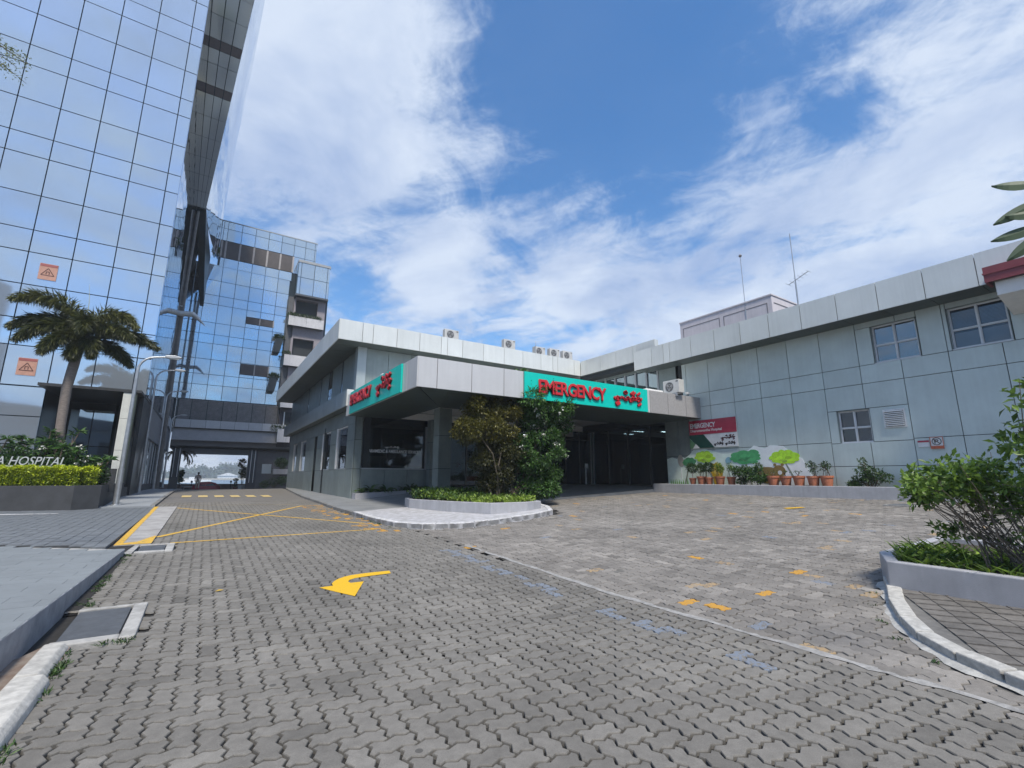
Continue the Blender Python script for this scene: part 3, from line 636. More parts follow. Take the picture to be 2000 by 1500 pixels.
# --- right wing cladding
WY = [-3.0, -1.7, -.38, .93, 2.25, 3.56, 4.88, 6.20, 7.51, 8.84, 10.15, 11.47, 12.78, 14.08, 15.39]
def wskip(y, z): 
    return (5.6 < y < 7.0 and z > 5.9) or (3.27 < y < 4.75 and z > 5.9)
def rp(y0, y1, z0, z1): boxpart('wall_panel', 21.0, 21.05, y0+.011, y1-.011, z0+.011, z1-.011, M_wing, bld)
for a, b in zip(WY[:-1], WY[1:]):
    rp(a, b, .7, 2.075)
    if a == 6.20 or a == 7.51: pass
    else: rp(a, b, 2.075, 3.02) 
    rp(a, b, 5.20, 5.905)
    if a not in (6.20, 7.51): rp(a, b, 3.02, 5.20)
    if a > 7 or a < 2: rp(a, b, 5.905, 7.6)
rp(6.20, 7.51, 2.075, 2.97); rp(7.51, 8.84, 2.075, 2.97)
rp(6.20, 7.51, 4.25, 5.2); rp(7.51, 8.84, 4.25, 5.2); rp(6.20, 7.40, 2.97, 4.25); rp(8.52, 8.84, 2.97, 4.25)
rp(6.20, 7.51, 7.37, 7.6); rp(4.88, 5.58, 5.905, 7.6); rp(7.0, 7.51, 5.905, 7.37); rp(5.58, 6.20, 7.37, 7.6)
rp(4.76, 4.88, 5.905, 7.6); rp(3.26, 4.76, 7.39, 7.6); rp(2.25, 3.26, 5.905, 7.6)
panels('wall_panel', 'x', 21.0, [15.39, 16.1, 16.95], [1.0, 2.75, 4.62], M_panel, bld, t=.05)
panels('wall_panel', 'x', 21.0, [15.39, 15.64], [4.62, 5.2, 5.905, 7.6], M_wing, bld, t=.05)
def wingwin(y0, y1, z0, z1, gl, open_=False, blinds=False):
    w = boxpart('window', 21.16, 21.17, y0+.05, y1-.05, z0+.05, z1-.05, gl, bld)
    ym = (y0+y1)/2; zm = z0+(z1-z0)*.47
    for (a, b, c, d) in ((y0, y1, z0, z0+.04), (y0, y1, z1-.03, z1), (y0, y0+.035, z0, z1), (y1-.035, y1, z0, z1), (ym-.02, ym+.02, z0, z1), (y0, y1, zm-.018, zm+.018)):
        boxpart('frame', 21.10+random.uniform(-.002, .002), 21.2, a, b, c, d, M_frame, w)
    # inset sash edges
    for (a, b) in ((y0+.035, ym-.022), (ym+.022, y1-.035)):
        for (c, d) in ((z0+.04, zm-.02), (zm+.02, z1-.03)):
            mb = MB(); e = .018
            for q in ((a, a+e, c, d), (b-e, b, c, d), (a, b, c, c+e), (a, b, d-e, d)): mb.box(21.12, 21.15, *q)
            mb.build('sash', M_frame, w)
    mb = MB(); mb.box(21.02, 21.25, y0-.02, y0, z0, z1); mb.box(21.02, 21.25, y1, y1+.02, z0, z1); mb.box(21.02, 21.25, y0, y1, z1, z1+.02); mb.build('reveal', M_panel, w)
    mb = MB(); mb.box(21.0, 21.2, y0-.02, y1+.02, z0-.03, z0); mb.build('sill', M_frame, w)
    mb = MB(); mb.box(21.6, 21.62, y0-.2, y1+.2, z0-.2, z1+.2); mb.build('room_behind', mat('room_grey', (.10, .10, .11), .8), w)
    if blinds:
        for k in range(13): boxpart('blind_slat', 21.2, 21.23, y0+.05, y1-.05, zm+.08+k*.044, zm+.105+k*.044, mat('blind_grey', (.48, .49, .52), .5), w)
        boxpart('lower_blind', 21.21, 21.22, y0+.05, y1-.05, z0+.05, zm-.1, mat('blind_grey', (.30, .31, .33), .5), w)
G1 = clearglass('wing_glass', (.75, .78, .8), .05, .9)
wingwin(7.42, 8.50, 2.97, 4.22, G1); wingwin(5.62, 6.97, 5.93, 7.35, clearglass('bright_glass', (.7, .75, .75), .35, 1.2)); wingwin(3.30, 4.73, 5.94, 7.37, G1, blinds=True)
# louvred vent
v = boxpart('vent', 20.96, 21.0, 6.32, 6.99, 3.44, 4.12, M_white, bld)
for k in range(9):
    mb = MB(); z = 3.50+k*.065; mb.extr([(20.90, z), (20.955, z+.05), (20.955, z+.058), (20.895, z+.01)], 'y', 6.37, 6.94); mb.build('louvre', M_white, v)
boxpart('vent_shadow', 20.952, 20.959, 6.37, 6.94, 3.49, 4.08, M_joint, v)
# roof plant room, red-edged porch roof at far right, antennas
rb = thing('roof_plant_room', (28, 15, 8.6), 'pinkish grey rendered box standing on the roof behind the long silver fascia', 'plant room')
mb = MB(); mb.box(26, 31, 13.05, 19.22, 8.5, 11.85); rbw = mb.build('wall', M_pinkwall, rb)
for a, b in ((13.3, 16.05), (16.3, 19.0)):
    mb = MB(); mb.box(25.99, 26.01, a, b, 11.42, 11.47); mb.box(25.99, 26.01, a, a+.05, 9, 11.42); mb.box(25.99, 26.01, b-.05, b, 9, 11.42); mb.build('groove', mat('groove_grey', (.22, .21, .22), .8), rb)
mb = MB(); mb.box(26.2, 30.8, 13.03, 13.06, 11.42, 11.47); mb.build('groove', mat('groove_grey', (.22, .21, .22)), rb)
mb = MB(); mb.box(25.96, 31.04, 13.01, 19.26, 11.85, 11.93); mb.build('coping', M_pinkwall, rb)
pr = thing('porch_roof', (19.4, 3.3, 7), 'dark red edged concrete porch roof jutting out at the right end of the wall', 'porch roof')
mb = MB(); mb.box(19.3, 21.0, -3, 3.34, 7.66, 7.9); mb.box(19.24, 19.3, -3, 3.36, 7.44, 7.92); mb.box(19.3, 19.9, 3.30, 3.36, 7.44, 7.92); mb.box(19.21, 19.24, -3, 3.38, 7.68, 7.73); mb.build('red_edge', mat('dark_red_paint', (.22, .045, .055), .5, 0, .12, 3), pr)
mb = MB(); mb.extr([(19.42, 7.02), (20.98, 6.7), (20.98, 7.44), (19.42, 7.44)], 'y', -3, 3.18); mb.build('concrete_slab', M_plaster, pr)
for (x, y, z0, z1, lab, yagi) in ((26, 14.6, 8.7, 14.8, 'thin roof mast with a small ball on top, left of the two', False), (22, 9.88, 8.5, 12.95, 'taller roof mast carrying a small television aerial', True)):
    a = thing('antenna_mast', (x, y, z0), lab, 'antenna', 'masts on the roof')
    mb = MB(); mb.tube([(x, y, z0), (x, y, z0+(z1-z0)*.45)], .035, 8); mb.build('lower_pole', M_steel, a)
    mb = MB(); mb.tube([(x, y, z0+(z1-z0)*.45), (x, y, z1)], .02, 8); mb.build('upper_pole', M_steel, a)
    if yagi:
        mb = MB(); mb.tube([(x-.02, y+.3, z0+1.98), (x-.02, y-.6, z0+2.32)], .014, 6)
        for k in range(6): t = k/5; yy_ = y+.3-.9*t; zz_ = z0+1.98+.34*t; mb.tube([(x-.3+.05*t, yy_, zz_), (x+.28-.05*t, yy_, zz_)], .008, 5)
        mb.build('aerial', M_steel, a)
    else:
        mb = MB(); mb.lathe([(.0, z1), (.07, z1+.04), (.10, z1+.11), (.07, z1+.18), (0, z1+.22)], x, y, 12); mb.build('ball', mat('ball_grey', (.2, .2, .22)), a)
# --- entrance canopy
can = boxpart('canopy', 5.80, 21.0, 14.75, 23.7, 5.05, 5.55, M_white, bld); can.data = unit_box(M_plaster); 
can.name = 'canopy'
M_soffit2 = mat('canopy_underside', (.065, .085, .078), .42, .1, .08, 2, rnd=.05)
def rim(pts, z0, z1):
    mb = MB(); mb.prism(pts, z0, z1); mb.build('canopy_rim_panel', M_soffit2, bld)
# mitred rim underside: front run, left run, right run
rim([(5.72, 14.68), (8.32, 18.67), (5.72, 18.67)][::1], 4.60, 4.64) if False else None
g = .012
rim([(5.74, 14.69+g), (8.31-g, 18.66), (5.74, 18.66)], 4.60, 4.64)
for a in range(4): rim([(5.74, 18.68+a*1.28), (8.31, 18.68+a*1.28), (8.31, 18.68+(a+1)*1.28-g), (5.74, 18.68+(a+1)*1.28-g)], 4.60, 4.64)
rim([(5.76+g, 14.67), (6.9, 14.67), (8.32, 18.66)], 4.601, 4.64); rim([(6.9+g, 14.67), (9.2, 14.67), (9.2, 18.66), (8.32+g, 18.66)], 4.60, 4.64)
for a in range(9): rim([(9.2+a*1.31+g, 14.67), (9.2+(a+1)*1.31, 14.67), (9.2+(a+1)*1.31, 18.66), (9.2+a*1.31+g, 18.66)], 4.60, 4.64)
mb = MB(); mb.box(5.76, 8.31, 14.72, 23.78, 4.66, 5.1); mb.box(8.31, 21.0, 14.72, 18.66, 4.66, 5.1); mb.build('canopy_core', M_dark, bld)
mb = MB(); mb.box(8.305, 21.7, 18.67, 23.8, 5.02, 5.06); mb.box(8.29, 8.31, 18.66, 23.78, 4.62, 5.04); mb.box(8.3, 21.0, 18.645, 18.665, 4.645, 5.04); mb.build('canopy_ceiling', M_plaster, bld)
panels('canopy_fascia_panel', 'y', 14.65, [5.71, 6.41, 7.76, 9.13, 10.02, 11.35, 12.7, 14.1, 15.45, 16.85, 17.2], [4.60, 5.68], M_canopy, bld, t=.06, gap=.024)
panels('canopy_fascia_panel', 'y', 14.65, [17.2, 18.48, 19.84, 21.19], [4.60, 5.68], M_canopy2, bld, t=.06, gap=.024)
panels('canopy_fascia_panel', 'x', 5.68, [14.66, 15.6, 16.0, 17.8, 19.6, 21.4, 23.2, 24.1], [4.60, 5.68], M_canopy, bld, t=.06, gap=.024)
col = boxpart('column', 8.40, 8.92, 18.74, 19.26, .4, 4.6, M_joint, bld)
for z0, z1 in ((.45, 1.98), (1.98, 3.4), (3.4, 4.6)):
    boxpart('column_panel', 8.365, 8.955, 18.70, 18.74, z0+.01, z1-.01, M_panel, col); boxpart('column_panel', 8.365, 8.40, 18.745, 19.29, z0+.01, z1-.01, M_panel, col); boxpart('column_panel', 8.92, 8.955, 18.745, 19.29, z0+.01, z1-.01, M_panel, col)
# --- letters and script
def text_mesh(txt, size, ext, bev=0., spacing=1., off=0.):
    cu = bpy.data.curves.new('text', 'FONT'); cu.body = txt; cu.size = size; cu.extrude = ext; cu.offset = off; cu.bevel_depth = bev; cu.resolution_u = 3; cu.space_character = spacing
    o = bpy.data.objects.new('text', cu); COL.objects.link(o); dg = bpy.context.evaluated_depsgraph_get(); me = bpy.data.meshes.new_from_object(o.evaluated_get(dg)); bpy.data.objects.remove(o); return me
def letters(txt, parent, origin, udir, ndir, width, height, depth, material, bold=0., name='letter', side=None, shear=0., off=0.):
    """cut-out letters, one object each, along udir with their faces towards ndir"""
    me = text_mesh(txt, 1., .5); co = np.array([v.co[:] for v in me.vertices]); x0, x1 = co[:, 0].min(), co[:, 0].max(); y0, y1 = co[:, 1].min(), co[:, 1].max(); bpy.data.meshes.remove(me)
    u = Vector(udir); nn = Vector(ndir); pos = 0.
    for i, chh in enumerate(txt):
        if chh == ' ': continue
        pre = text_mesh(txt[:i+1], 1., 0); r = max(v.co.x for v in pre.vertices); bpy.data.meshes.remove(pre)
        cm = text_mesh(chh, 1., .5, off=off); cx = [v.co.x for v in cm.vertices]; w = max(cx)-min(cx); left = r-w
        mn = min(cx)
        for v in cm.vertices:
            X = (v.co.x-mn); cxm = w/2
            X = cxm+(X-cxm)*(1+bold)
            X = (left+X-x0)/(x1-x0)*width; Y = (v.co.y-y0)/(y1-y0)*height; X += shear*Y; Z = v.co.z*depth
            p = u*X+Vector((0, 0, Y))+nn*(Z+depth/2); v.co = p
        cm.materials.clear(); cm.materials.append(material)
        o = bpy.data.objects.new(name, cm); COL.objects.link(o); o.parent = parent; o.matrix_parent_inverse = pinv(parent); o.location = origin
# right-to-left script, each sign a stroke drawing in a unit box: base letters and the small vowel marks above and below
SCRIPT = [
 [(.00, .10), (.06, .02), (.16, .02), (.17, .12), (.10, .16), (.07, .10)], [(.17, .10), (.26, .16), (.34, .12)],
 [(.34, .12), (.38, .04), (.44, .04), (.45, .16), (.50, .20), (.54, .12)], [(.54, .10), (.62, .10), (.62, .00), (.56, -.02)],
 [(.62, .12), (.70, .30), (.76, .16), (.70, .08), (.64, .14)], [(.78, .10), (.84, .24), (.92, .22), (.93, .08), (.86, .04)], [(.93, .10), (1.0, .20)]]
MARKS = [[(.36, .46), (.42, .52), (.46, .44), (.40, .40), (.36, .46)], [(.60, .42), (.70, .54)], [(.66, .38), (.76, .50)], [(.84, .40), (.94, .52)], [(.04, -.22), (.14, -.12)], [(.08, -.30), (.18, -.20)], [(.86, -.20), (.96, -.10)]]
def script(parent, origin, udir, ndir, w, hgt, depth, material, thick=.05, strokes=None):
    u = Vector(udir); nn = Vector(ndir); sc = (w, hgt)
    for st in (strokes or SCRIPT+MARKS):
        mb = MB(); pts = [Vector((a*w, b*hgt)) for a, b in st]; T = thick*w
        for p, q in zip(pts[:-1], pts[1:]):
            d = (q-p).normalized(); nrm = Vector((-d.y, d.x))*T; e = d*T*.6
            quad = [p-e-nrm, q+e-nrm, q+e+nrm, p-e+nrm]
            A = [u*a.x+Vector((0, 0, a.y)) for a in quad]; B = [a+nn*depth for a in A]
            mb.add([a for a in A]+[b for b in B], [(0, 1, 2, 3), (7, 6, 5, 4), (0, 4, 5, 1), (1, 5, 6, 2), (2, 6, 7, 3), (3, 7, 4, 0)])
        o = mb.build('script_sign', material, None); o.location = origin
        o.parent = parent; o.matrix_parent_inverse = pinv(parent)
sg = thing('emergency_sign', (13.5, 14.6, 4.6), 'long teal sign with red EMERGENCY letters on the canopy front, partly behind the tree', 'sign', 'teal emergency signs')
mb = MB(); mb.box(10.03, 16.95, 14.57, 14.64, 4.61, 5.66); mb.build('board', M_teal, sg)
letters('EMERGENCY', sg, (10.72, 14.57, 4.86), (1, 0, 0), (0, -1, 0), 3.55, .52, .05, M_redside, .08, 'letter_return', off=.024); letters('EMERGENCY', sg, (10.69, 14.52, 4.885), (1, 0, 0), (0, -1, 0), 3.55, .52, .03, M_red, .08, off=.02)
script(sg, (14.78, 14.57, 4.99), (1, 0, 0), (0, -1, 0), 1.72, .80, .05, M_redside, .030); script(sg, (14.76, 14.52, 5.01), (1, 0, 0), (0, -1, 0), 1.72, .80, .03, M_red, .026)
sg = thing('emergency_sign', (5.6, 19.6, 4.6), 'teal sign with red raised EMERGENCY lettering on the shaded left side of the canopy', 'sign', 'teal emergency signs')
mb = MB(); mb.box(5.60, 5.67, 16.02, 23.16, 4.61, 5.66); mb.build('board', M_teal, sg)
letters('EMERGENCY', sg, (5.60, 22.82, 4.97), (0, -1, 0), (-1, 0, 0), 3.25, .48, .05, M_redside, .08, 'letter_return', off=.024); letters('EMERGENCY', sg, (5.55, 22.84, 4.99), (0, -1, 0), (-1, 0, 0), 3.25, .48, .03, M_red, .08, off=.02)
script(sg, (5.60, 18.75, 5.08), (0, -1, 0), (-1, 0, 0), 1.75, .80, .05, M_redside, .030); script(sg, (5.55, 18.77, 5.10), (0, -1, 0), (-1, 0, 0), 1.75, .80, .03, M_red, .026)
pl = thing('window_lettering', (8.2, 23.87, 2.9), 'white PARAMEDIC & AMBULANCE SERVICE lettering on the office window under the canopy', 'lettering')
M_wl = mat('white_vinyl', (.85, .87, .87), .6, 0, .02)
letters('PARAMEDIC & AMBULANCE SERVICE', pl, (6.8, 23.872, 2.85), (1, 0, 0), (0, -1, 0), 2.72, .15, .004, M_wl, .0, off=.015)
script(pl, (7.7, 23.872, 3.12), (1, 0, 0), (0, -1, 0), .75, .12, .004, M_wl, .018)
# red and white wall sign
ws = thing('wall_sign', (20.95, 14.0, 3.1), 'red and white wall sign with white EMERGENCY lettering above the painted mural', 'sign')
Y0, Y1, Z0, Z1 = 15.36, 12.76, 3.10, 4.50
mb = MB(); mb.box(20.93, 20.98, Y1, Y0, Z0, Z1); mb.build('board', mat('sign_white', (.70, .71, .71), .4), ws)
mb = MB(); mb.box(20.915, 20.93, Y1, Y0, 3.78, Z1); mb.build('red_band', mat('crimson_print', (.42, .035, .07), .4), ws)
def yz(pts, x0, x1, material, nm, par): 
    mb = MB(); n = len(pts); mb.add([(x0, y, z) for y, z in pts]+[(x1, y, z) for y, z in pts], [tuple(range(n)), tuple(range(n, 2*n))[::-1]]+[(i, (i+1) % n, n+(i+1) % n, n+i) for i in range(n)]); return mb.build(nm, material, par)
yz([(15.36, 3.78), (14.55, 3.78), (13.98, 3.10), (14.8, 3.10), (15.36, 3.62)], 20.915, 20.93, mat('dark_green_print', (.01, .06, .045), .4), 'green_band', ws)
yz([(15.36, 3.60), (14.80, 3.10), (15.36, 3.10)], 20.912, 20.93, mat('mid_green_print', (.10, .22, .12), .4), 'green_corner', ws)
yz([(15.20, 3.10), (15.02, 3.32), (14.80, 3.10)], 20.908, 20.93, mat('sign_white', (.70, .71, .71), .4), 'white_peak', ws)
letters('EMERGENCY', ws, (20.915, 15.27, 4.12), (0, -1, 0), (-1, 0, 0), 1.42, .23, .006, M_white, .05, off=.02)
letters('Dharumavantha Hospital', ws, (20.915, 15.27, 3.88), (0, -1, 0), (-1, 0, 0), 1.75, .17, .006, M_white, .0, off=.012)
M_blk = mat('black_print', (.03, .02, .02), .5)
script(ws, (20.93, 13.6, 3.50), (0, -1, 0), (-1, 0, 0), .72, .30, .006, mat('maroon_print', (.10, .02, .02), .5), .032)
script(ws, (20.93, 14.0, 3.24), (0, -1, 0), (-1, 0, 0), .5, .20, .006, M_blk, .035); script(ws, (20.93, 13.4, 3.24), (0, -1, 0), (-1, 0, 0), .52, .20, .006, M_blk, .035)
ns = thing('no_parking_sign', (20.97, 5.6, 2.7), 'small white and orange sign with a barred ringed P on the pale wall', 'sign')
mb = MB(); mb.box(20.95, 20.98, 5.40, 5.76, 2.62, 3.03); mb.build('board', M_white, ns)
mb = MB(); mb.box(20.94, 20.95, 5.40, 5.76, 2.62, 2.72); mb.box(20.94, 20.95, 5.40, 5.76, 3.01, 3.03); mb.box(20.94, 20.95, 5.40, 5.42, 2.72, 3.01); mb.box(20.94, 20.95, 5.74, 5.76, 2.72, 3.01); mb.build('orange_band', mat('orange_print', (.55, .13, .06), .5), ns)
for r0_ in (1,):
    mb = MB(); nn_ = 24; vs = []
    for k in range(nn_): a = 2*math.pi*k/nn_; vs += [(20.938, 5.58+math.cos(a)*.13, 2.87+math.sin(a)*.13), (20.938, 5.58+math.cos(a)*.11, 2.87+math.sin(a)*.11)]
    mb.add(vs, [(2*k, 2*k+1, (2*k+3) % (2*nn_), (2*k+2) % (2*nn_)) for k in range(nn_)]); mb.add([(20.937, 5.67, 2.94), (20.937, 5.66, 2.96), (20.937, 5.49, 2.80), (20.937, 5.50, 2.78)], [(0, 1, 2, 3)]); mb.build('ring', mat('black_print', (.03, .02, .02)), ns)
letters('P', ns, (20.945, 5.635, 2.80), (0, -1, 0), (-1, 0, 0), .10, .14, .006, M_blk, .1)
ns = thing('notice_plate', (20.97, 5.95, 2.8), 'small notice plate with a crimson heading beside the no parking sign', 'sign')
mb = MB(); mb.box(20.965, 20.98, 5.79, 6.10, 2.70, 2.92); mb.build('plate', M_white, ns)
mb = MB(); mb.box(20.955, 20.965, 5.79, 6.10, 2.86, 2.92); mb.build('heading', mat('crimson_print', (.42, .035, .07)), ns)
# --- mural: flat paint on the wall
mu = thing('wall_mural', (20.99, 13.4, 1.3), 'painted mural of pale hills, round green trees and two animals along the wall foot', 'mural')
def blob(cy0, cz0, ry, rz, lob, dep, seed, n=30): 
    rs = random.Random(seed); ph = rs.random()*6
    return [(cy0-ry*(1+dep*math.sin(lob*a+ph))*math.cos(a), cz0+rz*(1+dep*math.sin(lob*a+ph))*math.sin(a)) for a in [2*math.pi*k/n for k in range(n)]]
def cloudy(cy0, cz0, ry, rz, seed):
    rs = random.Random(seed*7+1); k = 9; P = []
    bumps = [(2*math.pi*i/k+rs.uniform(-.15, .15), rs.uniform(.88, 1.08)) for i in range(k)]
    for i, (a, r_) in enumerate(bumps):
        b = bumps[(i+1) % k][0]+(2*math.pi if i == k-1 else 0)
        for q in range(6): t = q/6; an = a+(b-a)*t; rr = r_*(.90+.13*math.sin(math.pi*t)); P.append((cy0-ry*rr*math.cos(an), cz0+rz*rr*math.sin(an)*(1 if math.sin(an) > 0 else .7)))
    return P
M_hill = mat('pale_mint_paint', (.74, .86, .78), .7, 0, .10, 2); M_hill2 = mat('paler_hill_paint', (.86, .90, .90), .7, 0, .06, 2)
yz([(16.93, 1.3), (16.93, 2.62), (16.6, 2.7), (16.3, 2.62), (16.0, 2.75), (15.8, 2.62), (15.5, 2.8), (15.25, 3.03), (14.6, 3.05), (14.0, 2.9), (13.7, 2.76), (13.2, 2.78), (12.9, 2.62), (12.75, 1.3)], 20.990, 20.999, M_hill, 'hill', mu)
yz([(13.3, 1.3), (12.9, 2.6), (12.3, 2.9), (12.05, 3.08), (11.55, 2.93), (11.3, 3.06), (10.75, 3.0), (10.45, 2.72), (10.0, 2.42), (9.55, 1.35)], 20.986, 20.999, M_hill2, 'hill', mu)
def mtree(y, z, ry, rz, colr, seed, lean=0., tb=1.35):
    yz([(y-.03, z), (y+.03, z), (y+.03+lean, tb), (y-.05+lean, tb)], 20.978, 20.986, mat('painted_trunk', (.24, .27, .20), .7), 'tree_trunk', mu)
    yz(cloudy(y, z+.12, ry, rz, seed), 20.97, 20.978, mat('tree_paint_%d' % seed, colr, .7, 0, .16, 9), 'tree_crown', mu)
    rs = random.Random(seed)
    for q in range(5):
        a_ = rs.uniform(0, 6.28); r_ = rs.uniform(.2, .6); dk = .72 if q % 2 else 1.22
        yz(cloudy(y+ry*r_*math.cos(a_), z+.12+rz*r_*math.sin(a_)*.7, ry*rs.uniform(.16, .30), rz*rs.uniform(.16, .28), seed+q), 20.9665-.0006*q, 20.9695, mat('tree_paint_%d_%d' % (seed, q % 2), tuple(min(1, c*dk) for c in colr), .7, 0, .1, 9), 'brush_patch', mu)
    for q in (-.4, .35):
        yz([(y-.012, z-.05), (y+.012, z-.05), (y+ry*q, z+.14)], 20.962, 20.9655, mat('painted_trunk', (.24, .27, .20)), 'painted_twig', mu)
mtree(15.55, 2.28, .40, .28, (.06, .26, .11), 1, .3); mtree(14.6, 2.5, .55, .38, (.45, .74, .05), 2); mtree(12.5, 2.42, .82, .38, (.08, .38, .14), 3, -.2); mtree(10.75, 2.35, .62, .34, (.46, .82, .04), 5, -.45)
yz(blob(11.5, 1.75, .60, .38, 2, .06, 7), 20.975, 20.983, mat('brown_animal_paint', (.25, .17, .05), .7), 'animal_body', mu)
yz(blob(11.0, 1.92, .26, .26, 3, .03, 8), 20.967, 20.975, mat('brown_animal_paint', (.25, .17, .05), .7), 'animal_head', mu)
for (y, z) in ((11.17, 2.2), (10.85, 2.2)): yz(blob(y, z, .07, .06, 1, 0, 3, 14), 20.966, 20.976, mat('brown_animal_paint', (.25, .17, .05)), 'ear', mu)
yz(blob(10.98, 1.86, .09, .09, 1, 0, 3, 14), 20.962, 20.967, M_white, 'muzzle', mu)
yz(blob(14.0, 1.98, .33, .38, 11, .06, 9, 66), 20.967, 20.975, mat('yellow_mane_paint', (.62, .42, .02), .7), 'mane', mu); yz(blob(14.0, 2.0, .20, .22, 1, 0, 9, 20), 20.962, 20.967, mat('light_yellow_paint', (.72, .55, .10), .7), 'face', mu)
yz(blob(13.95, 1.5, .26, .32, 2, .05, 10), 20.976, 20.984, mat('yellow_mane_paint', (.62, .42, .02)), 'animal_body', mu)
for (y, z) in ((14.07, 2.04), (13.93, 2.04), (14.0, 1.94)): yz(blob(y, z, .022, .028, 1, 0, 3, 10), 20.957, 20.962, M_blk, 'eye', mu)
yz(blob(13.35, 2.45, .15, .17, 2, .08, 14, 20), 20.975, 20.985, mat('blue_balloon_paint', (.25, .45, .55), .7), 'balloon', mu)
yz(blob(16.05, 2.5, .18, .32, 2, .08, 12, 20), 20.975, 20.985, mat('beige_bird_paint', (.45, .42, .36), .7), 'bird', mu); yz([(16.07, 2.2), (16.03, 2.2), (16.03, 1.4), (16.07, 1.4)], 20.98, 20.987, M_hill2, 'bird_leg', mu)
for k in range(9): y = 16.8-k*.13; yz([(y, 1.32), (y-.10, 1.32), (y-.02-.05*random.random(), 1.5+.12*random.random())], 20.982, 20.988, mat('grass_paint', (.16, .38, .10), .7), 'painted_grass', mu)
# ================================================================ GLASS TOWER, left
M_gt = glassmat('tower_mirror_glass', (.43, .56, .68), .04, .003, .45, 1, .05, haze=.27)
M_gt_side = glassmat('tower_side_mirror', (.62, .70, .80), .015, .006, .8, 1, .05)
tw = thing('glass_tower', (-3.2, 33.2, .4), 'tall mirror-glass tower with dark glazing bars at the left of the lane', 'tower')
TX = [-3.2-.0, -3.86, -5.6, -7.33, -9.06, -10.8, -12.5, -14.3, -16.1]
TZ = [6.15, 8.22, 9.66, 11.5, 13.3, 14.55, 16.56, 18.78, 20.0, 22.05, 24.17, 25.41, 27.48, 29.58, 30.9, 32.9, 35.0, 36.3, 38.4, 40.5]
mb = MB(); mb.box(-30, -3.26, 33.3, 60, 6.1, 41); mb.box(-30, -10, 33.6, 60, .3, 6.2); mb.box(-30, -5.0, 38.5, 60, .3, 6.15)
mb.build('core', M_mull, tw)
for a, b in zip(TX[1:], TX[:-1]):
    for z0, z1 in zip(TZ[:-1], TZ[1:]):
        o = boxpart('glass_pane', a+.025, b-.025, 33.20, 33.24, z0+.025, z1-.025, M_gt, tw); o.rotation_euler = (random.uniform(-.004, .004), 0, random.uniform(-.006, .006))
for a, b in zip(TX[4:], TX[3:-1]):      # glazing also runs down beside the lobby recess
    for z0, z1 in ((.9, 3.2), (3.2, 4.6), (4.6, 6.13)): boxpart('glass_pane', a+.025, b-.025, 33.20, 33.24, z0+.025, z1-.025, M_gt, tw)
mb = MB(); mb.box(-16, -7.36, 33.26, 33.5, .3, 6.2); mb.build('lower_backing', M_mull, tw)
# side face along the lane
sy_ = [33.26, 35, 36.8, 38.6, 40.4, 42.2, 44.0, 45.8, 47.6, 49.4, 51.2, 53.0, 54.8, 56.6, 58.3, 60]
for a, b in zip(sy_[:-1], sy_[1:]):
    for z0, z1 in zip([6.15, 9.66, 13.3, 16.56, 20.0, 24.17, 27.48, 30.9, 35.0], [9.66, 13.3, 16.56, 20.0, 24.17, 27.48, 30.9, 35.0, 41]):
        if a > 36 and z1 < 9: continue
        boxpart('side_glass_pane', -3.24, -3.20, a+.02, b-.02, z0+.015, z1-.015, M_gt_side, tw)
# lobby recess under the corner
mb = MB(); mb.box(-7.36, -3.22, 33.25, 38.5, 6.02, 6.14); mb.build('recess_ceiling', mat('charcoal_ceiling', (.035, .037, .04), .5), tw)
mb = MB(); mb.box(-7.45, -7.36, 33.5, 38.5, .4, 6.1); mb.build('recess_side', mat('black_panel', (.012, .014, .016), .3), tw)
mb = MB(); mb.box(-7.36, -5.0, 37.6, 38.5, .4, 6.1); mb.build('recess_back', M_dark, tw)
for a, b in ((-7.0, -6.0), (-5.95, -5.0)):
    for z0, z1 in ((1.0, 3.35), (3.4, 5.55)): boxpart('lobby_glass', a, b, 37.4, 37.43, z0, z1, glassmat('lobby_mirror', (.34, .42, .48), .03, .002, .6), tw)
mb = MB(); mb.box(-3.98, -3.50, 31.6, 32.2, 1.2, 5.98); pil = mb.build('pillar', M_joint, tw)
for z0, z1 in ((1.22, 2.95), (2.95, 4.6), (4.6, 5.98)):
    boxpart('pillar_panel', -4.0, -3.62, 31.56, 31.6, z0+.008, z1-.008, mat('pale_pillar_panel', (.62, .63, .58), .5, 0, .06, 2, streak=.08), pil)
    boxpart('pillar_panel', -3.61, -3.5, 31.56, 31.6, z0+.008, z1-.008, mat('pale_pillar_panel', (.62, .63, .58)), pil)
    boxpart('pillar_panel', -3.5, -3.47, 31.6, 32.2, z0+.008, z1-.008, mat('olive_pillar_side', (.14, .17, .11), .5), pil)
mb = MB(); mb.box(-7.3, -3.25, 31.5, 33.25, 6.0, 6.14); mb.build('lobby_canopy', mat('charcoal_ceiling', (.035, .037, .04)), tw)
mb = MB(); mb.box(-3.46, -3.25, 33.0, 38.6, .5, 6.0); mb.build('dark_screen', mat('black_panel', (.012, .014, .016)), tw)
# wall and shopfront along the pavement further on
mb = MB(); mb.box(-4.6, -3.42, 38.6, 59.8, .5, 1.1); mb.build('plinth', M_planter_d, tw)
for i, a in enumerate(range(39, 59, 2)):
    boxpart('shopfront_pane', -3.46, -3.42, a+.05, a+1.95, 1.1, 4.1, glassmat('shopfront_glass', (.42, .50, .55), .03, .003, .5), tw)
    boxpart('mullion', -3.5, -3.38, a-.05, a+.05, 1.1, 6.1, M_gframe, tw)
boxpart('shopfront_head', -3.5, -3.30, 38.6, 60, 4.12, 6.12, mat('grey_head_panel', (.16, .17, .19), .5, rnd=.03), tw)
